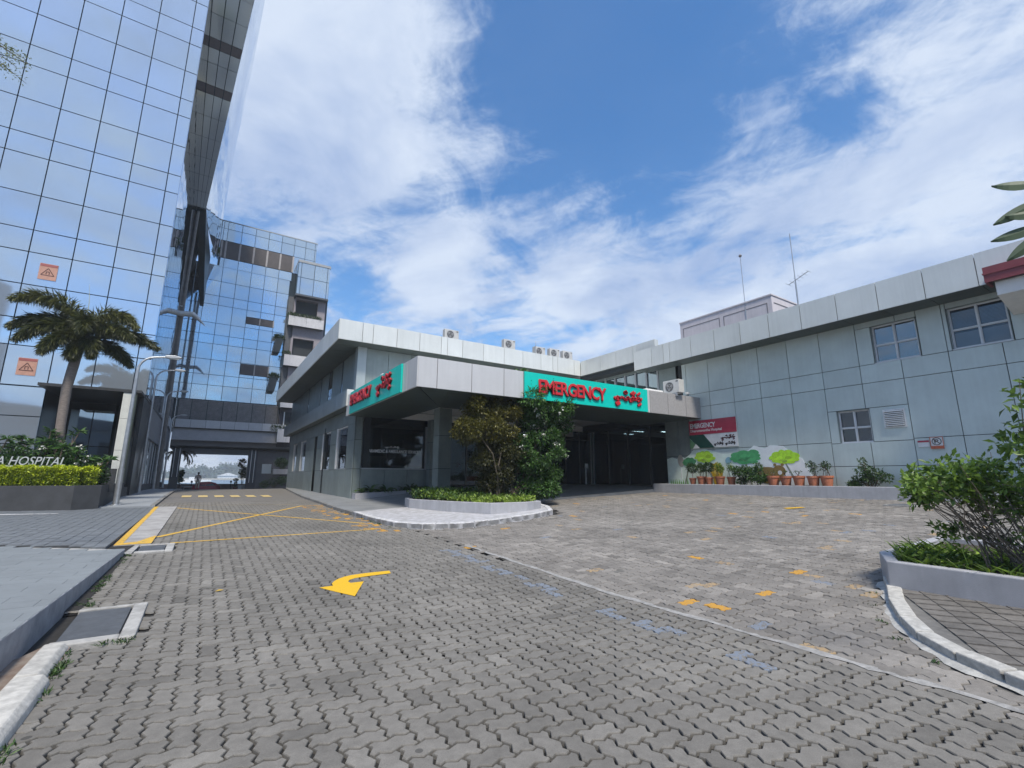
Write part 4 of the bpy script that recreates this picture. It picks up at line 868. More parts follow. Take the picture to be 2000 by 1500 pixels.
# hull-like glazed projection on the side face: near and wide at the top, slipping back and in as it comes down
def hull(z):
    k = (z-26.0)/10.0
    yf = 48.5-14.5*min(max(k, -.6), 1.6); xr = -2.48+1.82*k; return yf, xr
LV = [26.0, 26.9, 27.8, 28.7, 29.7, 30.7, 31.7, 32.1, 33.0, 33.6, 34.0, 34.9, 35.8, 37.0, 38.2, 41.0]
REAR = {26.0: -1.35}
def rear(z): return -1.32+max(0, (z-31)/32)*1.0
hp = tw
M_hg = glassmat('greenish_window_glass', (.55, .64, .66), .10, .001, 1.2, 1, .15, haze=.6)
for i, (z0, z1) in enumerate(zip(LV[:-1], LV[1:])):
    y0, x0 = hull(z0); y1, x1 = hull(z1); x0 = max(x0, -2.48)
    nseg = 3
    for k in range(nseg):
        a = k/nseg; b = (k+1)/nseg; e = .014
        def pt(t, y, xr, z): return (-3.2+(xr+3.2)*t, y, z)
        mb = MB(); lo_ = z0+.05; dz_ = (z1-z0)
        q = [pt(a+e, y0-.02, x0, z0+.02), pt(b-e, y0-.02, x0, z0+.02), pt(b-e, y1-.02, x1, z1-.02), pt(a+e, y1-.02, x1, z1-.02)]
        mb.add(q+[(p[0], p[1]+.06, p[2]) for p in q], [(0, 1, 2, 3), (7, 6, 5, 4), (0, 4, 5, 1), (1, 5, 6, 2), (2, 6, 7, 3), (3, 7, 4, 0)])
        mb.build('projection_pane', M_hg if i not in (6, 9) else mat('brown_spandrel', (.13, .12, .13), .5), tw)
    # side glass, streaked mirror: from the front edge back to y = 60
    nb = 5; r0, r1 = rear(z0), rear(z1)
    for k in range(nb):
        a = k/nb; b = (k+1)/nb
        def sp(t, y, xr, rr, z): return (xr+(rr-xr)*t**1.5, y+(60-y)*t, z)
        q = [sp(a, y0, x0, r0, z0), sp(b, y0, x0, r0, z0), sp(b, y1, x1, r1, z1), sp(a, y1, x1, r1, z1)]
        mb = MB(); mb.add(q+[(p[0]-.05, p[1]+.03, p[2]) for p in q], [(0, 1, 2, 3), (7, 6, 5, 4), (0, 4, 5, 1), (1, 5, 6, 2), (2, 6, 7, 3), (3, 7, 4, 0)])
        mb.build('projection_side_pane', M_gt_side, tw)
mb = MB()
V_ = []; 
for z in LV: y, x = hull(z); x = max(x, -2.48); V_ += [(-3.22, y+.05, z), (x-.02, y+.05, z), (x-.10, y+.35, z), (-3.22, y+.4, z)]
mb.add(V_, [(i*4+a, i*4+(a+1) % 4, i*4+4+(a+1) % 4, i*4+4+a) for i in range(len(LV)-1) for a in range(4)]); mb.build('projection_frame', M_mull, tw)
mb = MB(); mb.add([(-3.2, 48.5, 25.9), (-2.46, 48.5, 25.9), (-2.02, 60, 20.2), (-2.38, 60, 20.2), (-3.2, 48.6, 26.1), (-2.46, 48.6, 26.1), (-2.02, 60, 26.1), (-3.2, 60, 26.1)],
    [(0, 3, 2, 1), (0, 1, 5, 4), (1, 2, 6, 5), (0, 4, 7, 3), (3, 7, 6, 2)]); mb.build('projection_underside', mat('black_blade', (.012, .02, .02), .35), tw)
# printed warning sheets on the glass
for (x, z, lab) in ((-8.17, 12.35, 'upper faded orange warning sheet stuck on the tower glass above the palm'), (-8.21, 7.13, 'lower faded orange warning sheet stuck on the tower glass left of the palm trunk')):
    t = thing('warning_sheet', (x, 33.15, z), lab, 'poster', 'warning sheets on the tower glass')
    mb = MB(); mb.box(x-.36, x+.36, 33.175, 33.19, z-.45, z+.45); mb.build('sheet', mat('faded_orange_sheet', (.50, .27, .20), .6, 0, .1, 8), t)
    mb = MB(); mb.box(x-.34, x+.34, 33.165, 33.175, z+.30, z+.43); mb.build('heading', mat('faded_red_print', (.35, .10, .09), .6), t)
    mb = MB()
    for (a, b) in (((-.26, -.2), (.26, -.2)), ((.26, -.2), (0, .2)), ((0, .2), (-.26, -.2)), ((-.06, -.15), (-.06, .0)), ((-.06, 0), (.06, 0)), ((.06, 0), (.06, -.15))):
        d = Vector((b[0]-a[0], b[1]-a[1])).normalized(); n_ = Vector((-d.y, d.x))*.018
        q = [(x+a[0]-n_.x, z+a[1]-n_.y), (x+b[0]-n_.x, z+b[1]-n_.y), (x+b[0]+n_.x, z+b[1]+n_.y), (x+a[0]+n_.x, z+a[1]+n_.y)]; mb.add([(p[0], 33.168, p[1]) for p in q], [(0, 1, 2, 3)])
    mb.build('triangle_symbol', mat('brown_print', (.10, .04, .03), .6), t)

# ================================================================ FAR BUILDING bridging the lane
fb = thing('bridge_building', (3, 60, .4), 'blue glass office block spanning the lane on a grey louvred bridge, with planted balconies', 'building')
M_gf = glassmat('far_mirror_glass', (.42, .55, .66), .03, .003, .4, 1, .09, haze=.2)
FXs = [-3.2, -2.54, -1.25, .62-1.43+.9, .75+.0, 2.18, 3.61, 5.04, 6.47]
FXs = [-3.15, -2.11, -.68, .75, 2.18, 3.61, 5.04, 6.35]
FZ = [9.8, 11.45, 12.62, 14.3, 16.1, 17.15, 18.5, 20.62, 21.7, 23.45, 25.3]
mb = MB(); mb.box(-3.2, 6.5, 60.08, 75, 9.7, 25.3); mb.box(-1.3, 9.05, 60.08, 75, 25.2, 30.9); mb.box(-3.2, 9.6, 60.2, 75, 5.3, 9.8); mb.box(6.5, 10.9, 60.1, 75, 0.3, 25.6)
mb.build('core', M_mull, fb)
M_louv = mat('brown_louvre', (.095, .085, .085), .6, .2, .12, 2, rnd=.06)
def gl(a, b, z0, z1, n='glass_pane', m_=None): boxpart(n, a+.025, b-.025, 60.0, 60.05, z0+.025, z1-.025, m_ or M_gf, fb)
for a, b in zip(FXs[:-1], FXs[1:]):
    for z0, z1 in zip(FZ[:-1], FZ[1:]):
        br = (2.1 < a < 4 and (z0, z1) in ((18.5, 20.62), (12.62, 14.3)))
        if br:
            zb = 19.0 if z0 > 15 else 13.0; zt = 19.8 if z0 > 15 else 14.2
            boxpart('louvre_panel', a+.05, b-.05, 59.98, 60.05, zb, zt, M_louv, fb)
            if zt < z1-.1: gl(a, b, zt+.02, z1)
            if zb > z0+.1: gl(a, b, z0, zb-.02)
            boxpart('jamb', b-.06, b+.06, 59.95, 60.04, zb, zt, mat('pale_jamb', (.40, .38, .38), .5), fb)
        else: gl(a, b, z0, z1)
# reglet band of dark louvres and the set-back top storey
FX2 = [-1.3, -1.1, -.68, .75, 2.18, 3.61, 5.04, 6.47, 7.75, 8.85, 9.05]
for a, b in zip(FX2[:-1], FX2[1:]):
    for z0, z1 in ((28.5, 30.0), (30.0, 30.9)): gl(a, b, z0, z1)
    if a > 6.4: gl(a, b, 26.3, 28.5)
    if a < 6.4:
        gl(a, b, 25.3, 26.35) if b-a > .3 else None
        boxpart('louvre_panel', a+.09, b-.09, 59.99, 60.05, 26.4, 28.45, M_louv, fb); boxpart('jamb', b-.09, b+.09, 59.96, 60.04, 26.4, 28.45, mat('pale_jamb', (.40, .38, .38)), fb)
mb = MB(); mb.box(-1.35, 9.1, 59.96, 75, 30.9, 31.0); mb.build('roof_edge', mat('pale_edge', (.4, .43, .45)), fb)
mb = MB(); mb.box(-3.2, 6.5, 59.96, 75, 25.25, 25.32); mb.build('terrace_edge', M_gf, fb)
# projecting glazed bay
mb = MB(); mb.box(6.95, 10.55, 58.3, 60, 23.0, 27.45); mb.build('bay_core', M_mull, fb)
for a, b in ((6.93, 7.28), (7.28, 8.78), (8.78, 10.28), (10.28, 10.57)):
    for z0, z1 in ((23.15, 25.3), (25.3, 27.2)): boxpart('bay_pane', a+.03, b-.03, 58.22, 58.26, z0+.03, z1-.03, M_gf, fb)
boxpart('bay_top', 6.9, 10.62, 58.15, 60.0, 27.2, 27.5, mat('bay_trim', (.36, .38, .40), .5), fb)
boxpart('bay_bottom', 6.85, 10.6, 58.15, 60.0, 22.95, 23.12, mat('bay_trim_dark', (.08, .09, .10), .5), fb)
for z0, z1 in ((23.15, 25.3), (25.3, 27.2)): boxpart('bay_side_pane', 6.90, 6.93, 58.3, 59.9, z0+.03, z1-.03, glassmat('bay_side_glass', (.25, .34, .36), .03), fb)
# stair tower wall with openings and planted balconies
M_sw = mat('mauve_grey_render', (.30, .275, .30), .7, 0, .06, 2, streak=.1)
mb = MB()
for (x0, x1, z0, z1) in ((7.05, 10.5, 17.85, 20.9), (7.05, 10.5, 22.75, 23.0), (6.95, 7.15, 20.9, 22.75), (9.6, 10.5, 20.9, 22.75), (6.95, 7.2, 15.5, 17.85), (9.5, 10.5, 15.5, 17.85), (7.0, 10.5, 10.5, 15.5)): mb.box(x0, x1, 59.0, 60.2, z0, z1)
mb.build('stair_wall', M_sw, fb)
mb = MB(); mb.box(7.1, 9.7, 59.6, 59.7, 15.3, 23); mb.build('stair_opening', M_dark, fb)
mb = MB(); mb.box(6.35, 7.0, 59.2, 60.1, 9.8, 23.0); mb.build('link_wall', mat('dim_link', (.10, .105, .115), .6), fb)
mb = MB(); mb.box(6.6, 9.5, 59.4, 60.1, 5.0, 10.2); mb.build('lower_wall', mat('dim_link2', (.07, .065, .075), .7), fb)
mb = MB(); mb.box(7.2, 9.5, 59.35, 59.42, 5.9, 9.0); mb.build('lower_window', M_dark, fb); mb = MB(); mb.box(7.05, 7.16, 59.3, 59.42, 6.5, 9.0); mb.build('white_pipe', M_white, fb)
M_balc = mat('white_balcony_panel', (.60, .60, .62), .5, 0, .05, 2, rnd=.04, streak=.08)
def balcony(x0, x1, z0, z1, y=58.3, gap=True):
    b = boxpart('balcony', x0+.03, x1-.03, y+.04, 60.0, z0+.02, z1-.02, mat('balcony_body', (.10, .12, .12), .6), fb)
    xm = (x0+x1)/2
    for a, c in (((x0, xm), (xm, x1)) if gap else ((x0, x1),)): boxpart('balcony_panel', a+.01, c-.01, y-.01, y+.03, z0, z1, M_balc, b)
    boxpart('balcony_side_panel', x0-.01, x0+.03, y+.03, 59.9, z0, z1, mat('balcony_side', (.12, .17, .17), .5), b); return b
balcony(6.42, 10.35, 19.2, 20.35); balcony(6.35, 10.3, 14.3, 15.6, gap=False); balcony(6.45, 7.85, 9.4, 10.1, gap=False); balcony(6.45, 7.4, 5.45, 6.95, gap=False); balcony(7.4, 7.9, 5.45, 6.15, gap=False)
# bridge: louvred band, parapet, beam, underside, piers
for a, b in zip([-3.0, -1.85, -.42, 1.0, 2.4, 3.85, 5.2, 6.45], [-1.85, -.42, 1.0, 2.4, 3.85, 5.2, 6.45, 7.0]):
    mb = MB()
    for k in range(26): z = 7.55+k*.084; mb.box(a+.03, b-.03, 59.85+.03*(k % 2), 59.95, z, z+.055)
    mb.build('louvre_field', mat('grey_louvre', (.27, .26, .265), .6, .1, .15, 3, rnd=.05), fb)['kind'] = 'stuff'
for a, b in zip([-3.0+1.32*i for i in range(8)], [-3.0+1.32*i for i in range(1, 9)]):
    boxpart('parapet_panel', a+.012, min(b, 7.3)-.012, 58.6, 58.66, 6.62, 7.45, mat('parapet_grey', (.52, .53, .55), .5, 0, .05, 2, rnd=.04), fb)
mb = MB(); mb.box(-3.1, 7.3, 58.66, 60.2, 6.55, 6.75); mb.build('bridge_deck', M_joint, fb)
mb = MB(); mb.box(-3.15, 6.6, 58.9, 59.6, 5.35, 6.55); mb.build('bridge_beam', mat('painted_beam', (.42, .42, .44), .6, 0, .06, 2), fb)
mb = MB(); mb.box(-3.2, 9.6, 59.6, 75, 4.55, 4.8); mb.box(-3.2, 9.6, 59.6, 59.7, 4.55, 5.4); mb.build('bridge_underside', mat('bridge_soffit_paint', (.24, .235, .245), .8, 0, .05, 1), fb)
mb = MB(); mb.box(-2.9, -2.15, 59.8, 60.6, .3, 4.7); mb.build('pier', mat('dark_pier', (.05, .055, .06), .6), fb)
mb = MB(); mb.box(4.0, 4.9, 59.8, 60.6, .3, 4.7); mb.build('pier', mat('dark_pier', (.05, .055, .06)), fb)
for x in (4.25, 4.62): boxpart('pier_trim', x, x+.06, 59.74, 59.8, 1.0, 4.6, M_white, fb)
for x in (-2.72, -2.3): boxpart('pier_trim', x, x+.05, 59.74, 59.8, 1.6, 4.6, M_white, fb)
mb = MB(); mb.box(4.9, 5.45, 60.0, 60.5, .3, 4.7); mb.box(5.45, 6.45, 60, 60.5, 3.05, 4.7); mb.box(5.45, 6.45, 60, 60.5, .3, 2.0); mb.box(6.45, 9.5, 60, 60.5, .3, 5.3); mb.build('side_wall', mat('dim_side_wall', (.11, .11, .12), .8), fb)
mb = MB(); mb.box(6.5, 9.0, 58.9, 59.9, 2.3, 2.42); mb.build('side_ledge', M_conc, fb)
# ================================================================ foliage tools
def leaves(name, P, D, Ln, Wd, tone, material, parent, fold=.25, curl=.15):
    """many folded leaves as one mesh: P points, D directions, Ln lengths, Wd widths"""
    n = len(P); P = np.asarray(P, float); D = np.asarray(D, float); D /= np.linalg.norm(D, axis=1)[:, None]+1e-9
    rv = np.random.normal(size=(n, 3)); rv[:, 2] += 1.2; S = np.cross(D, rv); S /= np.linalg.norm(S, axis=1)[:, None]+1e-9
    Nn = np.cross(S, D); Ln = np.broadcast_to(Ln, n)[:, None]; Wd = np.broadcast_to(Wd, n)[:, None]
    sg_ = np.where(Nn[:, 2:3] < 0, -1, 1); Nn = Nn*sg_
    v0 = P; mid = P+D*Ln*.5; tip = P+D*Ln-Nn*Ln*curl
    l_ = mid+S*Wd/2+Nn*Wd*fold; r_ = mid-S*Wd/2+Nn*Wd*fold
    V = np.stack([v0, l_, tip, r_, mid-Nn*Ln*curl*.2], 1).reshape(-1, 3); b = np.arange(n)[:, None]*5
    Fc = np.concatenate([b+np.array([[0, 4, 1]]), b+np.array([[4, 2, 1]]), b+np.array([[0, 3, 4]]), b+np.array([[4, 3, 2]])], 0).astype(np.int32)
    me = bpy.data.meshes.new(name); me.vertices.add(len(V)); me.vertices.foreach_set('co', V.ravel()); me.loops.add(Fc.size); me.loops.foreach_set('vertex_index', Fc.ravel())
    me.polygons.add(len(Fc)); me.polygons.foreach_set('loop_start', np.arange(len(Fc), dtype=np.int32)*3)
    at = me.attributes.new('tone', 'FLOAT', 'FACE'); at.data.foreach_set('value', np.tile(np.broadcast_to(tone, n), 4).astype(np.float32))
    me.materials.append(material); me.update(calc_edges=True)
    o = bpy.data.objects.new(name, me); COL.objects.link(o)
    if parent is not None: o.parent = parent; o.matrix_parent_inverse = pinv(parent)
    return o
def clump_pts(cl, n, shell=.6, up=.3):
    """points and directions over a set of ellipsoid clumps (x,y,z,rx,ry,rz), denser on their outsides"""
    vol = np.array([c[3]*c[4]+c[4]*c[5]+c[3]*c[5] for c in cl]); pr = vol/vol.sum(); idx = np.random.choice(len(cl), n, p=pr); C = np.array([c[:6] for c in cl])[idx]
    d = np.random.normal(size=(n, 3)); d /= np.linalg.norm(d, axis=1)[:, None]; r = (shell+(1-shell)*np.random.rand(n)**.6)[:, None]*(1+.12*np.random.normal(size=(n, 1)))
    P = C[:, :3]+d*C[:, 3:6]*r; D = d+np.random.normal(size=(n, 3))*.55; D[:, 2] += up; return P, D, d
def subclumps(main, k, size, seed=1, cover=.9):
    rs = np.random.RandomState(seed); out = []
    for i in range(k):
        c = main[rs.randint(len(main))]; d = rs.normal(size=3); d /= np.linalg.norm(d); q = rs.uniform(.55, 1.0)
        s = size*rs.uniform(.6, 1.35); out.append((c[0]+d[0]*c[3]*q*cover, c[1]+d[1]*c[4]*q*cover, c[2]+d[2]*c[5]*q*cover, s, s, s*.8))
    return out
LM_dark = leafmat('dark_glossy_leaf', (.018, .05, .014), (.12, .26, .045), .45, .32); LM_olive = leafmat('olive_leaf', (.04, .045, .012), (.24, .22, .035))
LM_bright = leafmat('yellow_green_leaf', (.07, .14, .012), (.60, .68, .035)); LM_mid = leafmat('mid_green_leaf', (.022, .055, .014), (.10, .19, .04)); LM_lime = leafmat('lime_groundcover_leaf', (.04, .10, .015), (.30, .42, .05))
LM_right = leafmat('fresh_green_leaf', (.045, .10, .018), (.27, .42, .07), .4, .35); LM_frond = leafmat('palm_leaflet', (.02, .035, .012), (.17, .18, .05), .4, .15)
LM_petal = leafmat('white_petal', (.62, .62, .55), (.85, .85, .80), .6, .2); LM_grey = leafmat('pale_underside_leaf', (.07, .10, .06), (.16, .21, .12))

# ================================================================ forecourt furniture, kerbs, planters
sheet('apron', [(4.47, 16.9), (4.42, 20.7), (4.66, 28.2), (5.53, 40.4), (6.0, 44.5), (6.3, 46), (6.3, 24), (10, 23.9), (22, 23.9), (22, 16.98), (12.6, 16.98), (10.5, 16.6), (8, 16.6)], lambda x, y: ha(x, y), mat('painted_grey_floor', (.235, .245, .255), .55, 0, .16, 1.4, bump=.15, bscale=60), step=.8, skirt=.16, kind='structure')
sheet('kerb_pad', PAD[:11]+[(9, 17.3), (6, 17.3)], lambda x, y: hf(x, y)+.105, mat('worn_pad_paint', (.33, .33, .33), .75, 0, 0, 5, col2=(.52, .52, .55), bump=.4, bscale=30), step=.5, skirt=.12, kind='structure')
# painted kerb stones round the pad, one object each
kr = thing('pad_kerb', (5, 12.5, .3), 'worn white kerb of short curved stones round the outer edge of the tree island', 'kerb')
def polyline(pts, step):
    P = [Vector((*p, 0)) for p in pts]; out = [P[0]]; 
    for a, b in zip(P[:-1], P[1:]):
        L_ = (b-a).length; k = max(1, round(L_/step)); out += [a.lerp(b, (i+1)/k) for i in range(k)]
    return out
def kerbrun(root, pts, step, width, height, base, material, inward=1, name='kerb_stone', gap=.012, top=None):
    P = polyline(pts, step)
    for a, b in zip(P[:-1], P[1:]):
        d = (b-a).normalized(); n_ = Vector((-d.y, d.x, 0))*width*inward; a2 = a+d*gap; b2 = b-d*gap; jz = random.uniform(-.006, .006)
        mb = MB(); pl_ = [a2, b2, b2+n_, a2+n_]
        if inward < 0: pl_ = pl_[::-1]
        mb.prism([(p.x, p.y) for p in pl_], lambda x, y: base(x, y)-.05, lambda x, y: base(x, y)+height+jz); o = mb.build(name, material, root, bevel=.012)
kerbrun(kr, PAD[:11], .42, .16, .125, hf, M_kerbw)
# tree island planter
ip = thing('island_planter', (8.3, 15.5, .4), 'low grey plastered planter wall round the flowering trees in front of the canopy', 'planter')
def wallring(root, poly, z0, z1, w, material, name='planter_wall', closed=True):
    """thick low wall following a plan polygon (counter-clockwise), wall thickness inward"""
    n = len(poly); P = [Vector((*p, 0)) for p in poly]; ins = []
    for i in range(n):
        a, b, c = P[i-1], P[i], P[(i+1) % n]; d1 = (b-a).normalized(); d2 = (c-b).normalized(); n1 = Vector((-d1.y, d1.x, 0)); n2 = Vector((-d2.y, d2.x, 0)); m_ = (n1+n2).normalized(); ins.append(b+m_*(w/max(.4, m_.dot(n1))))
    mb = MB(); zz0 = lambda p: z0(p.x, p.y) if callable(z0) else z0
    V_ = [(p.x, p.y, zz0(p)) for p in P]+[(p.x, p.y, z1) for p in P]+[(p.x, p.y, z1) for p in ins]+[(p.x, p.y, z1-.25) for p in ins]
    mb.add(V_, [(k*n+i, k*n+(i+1) % n, (k+1)*n+(i+1) % n, (k+1)*n+i) for k in range(3) for i in range(n)]); o = mb.build(name, material, root, bevel=.015); return [(p.x, p.y) for p in ins]
ins = wallring(ip, ISL, lambda x, y: hf(x, y)+.0, .83, .13, M_planter)
sheet('soil', ins, lambda x, y: .76, M_soil, ip)
# two trees on the island
def branchy(mb, base, tips, r0, r1, seed, wob=.08):
    rs = random.Random(seed)
    for t in tips:
        b = Vector(base)+Vector((rs.uniform(-.12, .12), rs.uniform(-.12, .12), 0)); t = Vector(t); m1 = b.lerp(t, .35)+Vector((rs.uniform(-wob, wob), rs.uniform(-wob, wob), .1)); m2 = b.lerp(t, .7)+Vector((rs.uniform(-wob, wob), rs.uniform(-wob, wob), 0))
        mb.tube([b, m1, m2, t], [r0, r0*.75, (r0+r1)/2, r1], 6)
ta = thing('flowering_tree', (9.9, 15.3, .76), 'dark green bushy tree dotted with white flowers, the larger on the planter island', 'tree')
main = [(10.9, 15.2, 4.75, 1.1, .8, .85), (12.0, 15.4, 4.25, 1.25, .9, 1.0), (11.4, 15.2, 3.5, 1.65, .9, 1.1), (11.0, 15.1, 2.4, 1.35, .8, 1.1), (11.1, 15.2, 1.5, .75, .6, .85), (10.35, 15.4, 5.2, .45, .4, .6)]
cl = subclumps(main, 95, .34, 3); P, D, d = clump_pts(cl, 30000, .35, .1); keep = P[:, 2] > .85; P, D, d = P[keep], D[keep], d[keep]
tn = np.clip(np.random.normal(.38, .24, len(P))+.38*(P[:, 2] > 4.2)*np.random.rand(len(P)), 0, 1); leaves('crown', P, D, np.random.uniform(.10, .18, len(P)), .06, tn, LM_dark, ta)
mb = MB(); branchy(mb, (9.95, 15.3, .74), [(c[0], c[1], c[2]) for c in main]+[(10.9, 15.0, 3.2), (9.8, 15.6, 3.4), (11.3, 15.3, 2.6)], .045, .015, 5, .2); mb.build('trunk', M_bark, ta)
fl = [c for c in cl if c[2] > 2.4]; Pf = []
for k in range(85): c = random.choice(fl); a = np.random.normal(size=3); a /= np.linalg.norm(a); a[1] = -abs(a[1]); p = np.array(c[:3])+a*np.array(c[3:6])*1.12; Pf += [p+np.random.normal(size=3)*.035 for _ in range(7)]
leaves('blossom', np.array(Pf), np.random.normal(size=(len(Pf), 3)), .08, .065, np.random.rand(len(Pf)), LM_petal, ta)
tb_ = thing('olive_tree', (8.6, 15.2, .76), 'olive-brown leaved bushy tree with several thin stems, left half of the planter island', 'tree')
main = [(8.65, 15.2, 4.15, .9, .7, .55), (9.4, 15.3, 4.25, .7, .6, .5), (7.95, 15.1, 3.3, .7, .5, .42), (8.9, 15.2, 3.35, .9, .6, .75), (9.4, 15.4, 2.5, .8, .6, .8), (9.2, 15.3, 1.8, .7, .5, .6)]
cl = subclumps(main[:4], 75, .30, 8)+subclumps(main[4:]+[(9.7, 15.2, 2.5, .8, .6, 1.1), (8.8, 15.3, 2.3, .5, .4, .8), (9.2, 15.3, 1.6, .6, .4, .6)], 90, .27, 9); P, D, d = clump_pts(cl, 33000, .35, .2)
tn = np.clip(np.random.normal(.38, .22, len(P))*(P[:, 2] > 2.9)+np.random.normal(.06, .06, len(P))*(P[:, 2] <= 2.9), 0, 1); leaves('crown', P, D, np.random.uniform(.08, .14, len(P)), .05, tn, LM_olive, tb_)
mb = MB(); branchy(mb, (9.1, 15.1, .74), [(8.3, 15.1, 3.2), (8.6, 15.2, 3.9), (9.2, 15.3, 3.9), (9.4, 15.3, 2.9), (8.9, 15.0, 3.2), (9.6, 15.2, 3.0), (8.7, 15.3, 2.9), (9.2, 14.9, 2.6)], .035, .014, 15, .22); mb.build('trunk', mat('tan_stem', (.085, .07, .05), .8, 0, .3, 30, bump=.5), tb_)
def inside(poly, n, shrink=.0):
    xs = [p[0] for p in poly]; ys = [p[1] for p in poly]; x = np.random.uniform(min(xs), max(xs), n*4); y = np.random.uniform(min(ys), max(ys), n*4); k = inpoly(x, y, poly); return x[k][:n], y[k][:n]
x, y = inside(ins, 5200); P = np.stack([x, y, .78+.14*np.random.rand(len(x))+.28*np.clip((y-14.4)/2.2, 0, 1)*np.random.rand(len(x))+.05*np.sin(x*5)*np.sin(y*4)], 1); D = np.random.normal(size=P.shape)*.7; D[:, 2] = abs(D[:, 2])+.35
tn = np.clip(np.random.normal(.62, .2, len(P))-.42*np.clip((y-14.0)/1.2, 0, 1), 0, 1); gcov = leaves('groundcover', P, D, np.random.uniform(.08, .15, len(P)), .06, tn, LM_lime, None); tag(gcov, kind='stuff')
# narrow planter under the office window
sp = thing('window_planter', (8, 23.3, .6), 'low white planter strip under the paramedic office window', 'planter')
mb = MB(); mb.prism([(6.15, 23.1), (9.9, 23.1), (9.9, 23.22), (6.15, 23.22)], lambda x, y: ha(x, y)-.02, lambda x, y: max(.86, ha(x, y)+.03)); mb.prism([(6.15, 23.22), (6.28, 23.22), (6.28, 23.75), (6.15, 23.75)], .45, .855); mb.build('planter_wall', mat('pale_planter_paint', (.40, .40, .43), .75, 0, .06, 3), sp)
sheet('soil', [(6.28, 23.22), (9.9, 23.22), (9.9, 23.78), (6.28, 23.78)], lambda x, y: max(.8, ha(x, y)), M_soil, sp)
def strap_plant(x, y, z, n, L_, w, name, label, group, material, seed, droop=.7, cat='plant'):
    """rosette of long arching strap leaves, one leaf mesh each side of a fold"""
    rs = random.Random(seed); t = thing(name, (x, y, z), label, cat, group); mb = MB()
    for k in range(n):
        a = rs.uniform(0, 6.28); el = rs.uniform(.5, 1.35); Lk = L_*rs.uniform(.7, 1.15); p = Vector((x+rs.uniform(-.04, .04), y+rs.uniform(-.04, .04), z)); prev = None; N_ = 6; tn = rs.uniform(.1, .9)
        for i in range(N_+1):
            t_ = i/N_; e = el-droop*2.2*t_**1.4; dr = Vector((math.cos(a)*math.cos(e), math.sin(a)*math.cos(e), math.sin(e)))
            ww = w*math.sin(math.pi*min(.97, .12+.85*t_))**.8; sd_ = Vector((-math.sin(a), math.cos(a), 0))*ww/2; up = Vector((0, 0, ww*.25))
            cur = (p-sd_+up, p, p+sd_+up)
            if prev: mb.add([prev[0], prev[1], cur[1], cur[0]], [(0, 1, 2, 3)], tn); mb.add([prev[1], prev[2], cur[2], cur[1]], [(0, 1, 2, 3)], tn)
            prev = cur; p = p+dr*Lk/N_
    mb.build('leaf_rosette', material, t, tone=True, smooth=True); return t
for i, (x, L_) in enumerate(((6.55, .5), (6.95, .6), (7.35, .5), (7.75, .62), (8.3, .55), (8.65, .6), (9.0, .8), (9.3, .55), (9.7, .5))):
    strap_plant(x, 23.42, .86+.0*i if x < 8 else ha(x, 23.42)-.05, 12, L_, .13, 'dumb_cane_plant', ['first broad-leaved plant from the corner pillar in the white window planter', 'second broad-leaved plant from the corner pillar in the white planter', 'third broad-leaved plant from the corner pillar, below the first panel joint', 'fourth broad-leaved plant, at the middle of the office window', 'fifth broad-leaved plant in the strip, right of the office window middle', 'sixth broad-leaved plant in the strip under the office window', 'tallest broad-leaved plant in the strip under the office window', 'eighth broad-leaved plant in the strip, below the right end of the window', 'last broad-leaved plant in the strip, beside the dark engaged pillar'][i], 'plants under the office window', LM_mid, 40+i)
# kerb bed along the right wing
rbp = thing('wall_planter', (20.3, 8, .9), 'long low grey kerb wall of the planting bed along the pale blue wall', 'planter')
mb = MB(); mb.prism([(19.85, -3), (20.0, -3), (20.0, 17.0), (19.85, 17.0)], lambda x, y: hf(x, y)-.05, 1.33); mb.prism([(20.0, 16.85), (21, 16.85), (21, 17.0), (20.0, 17.0)], .8, 1.328); mb.build('planter_wall', M_planter, rbp, bevel=.02)
sheet('soil', [(20.0, -3), (20.98, -3), (20.98, 16.85), (20, 16.85)], lambda x, y: 1.24+.03*math.sin(y*3), M_soil, rbp)
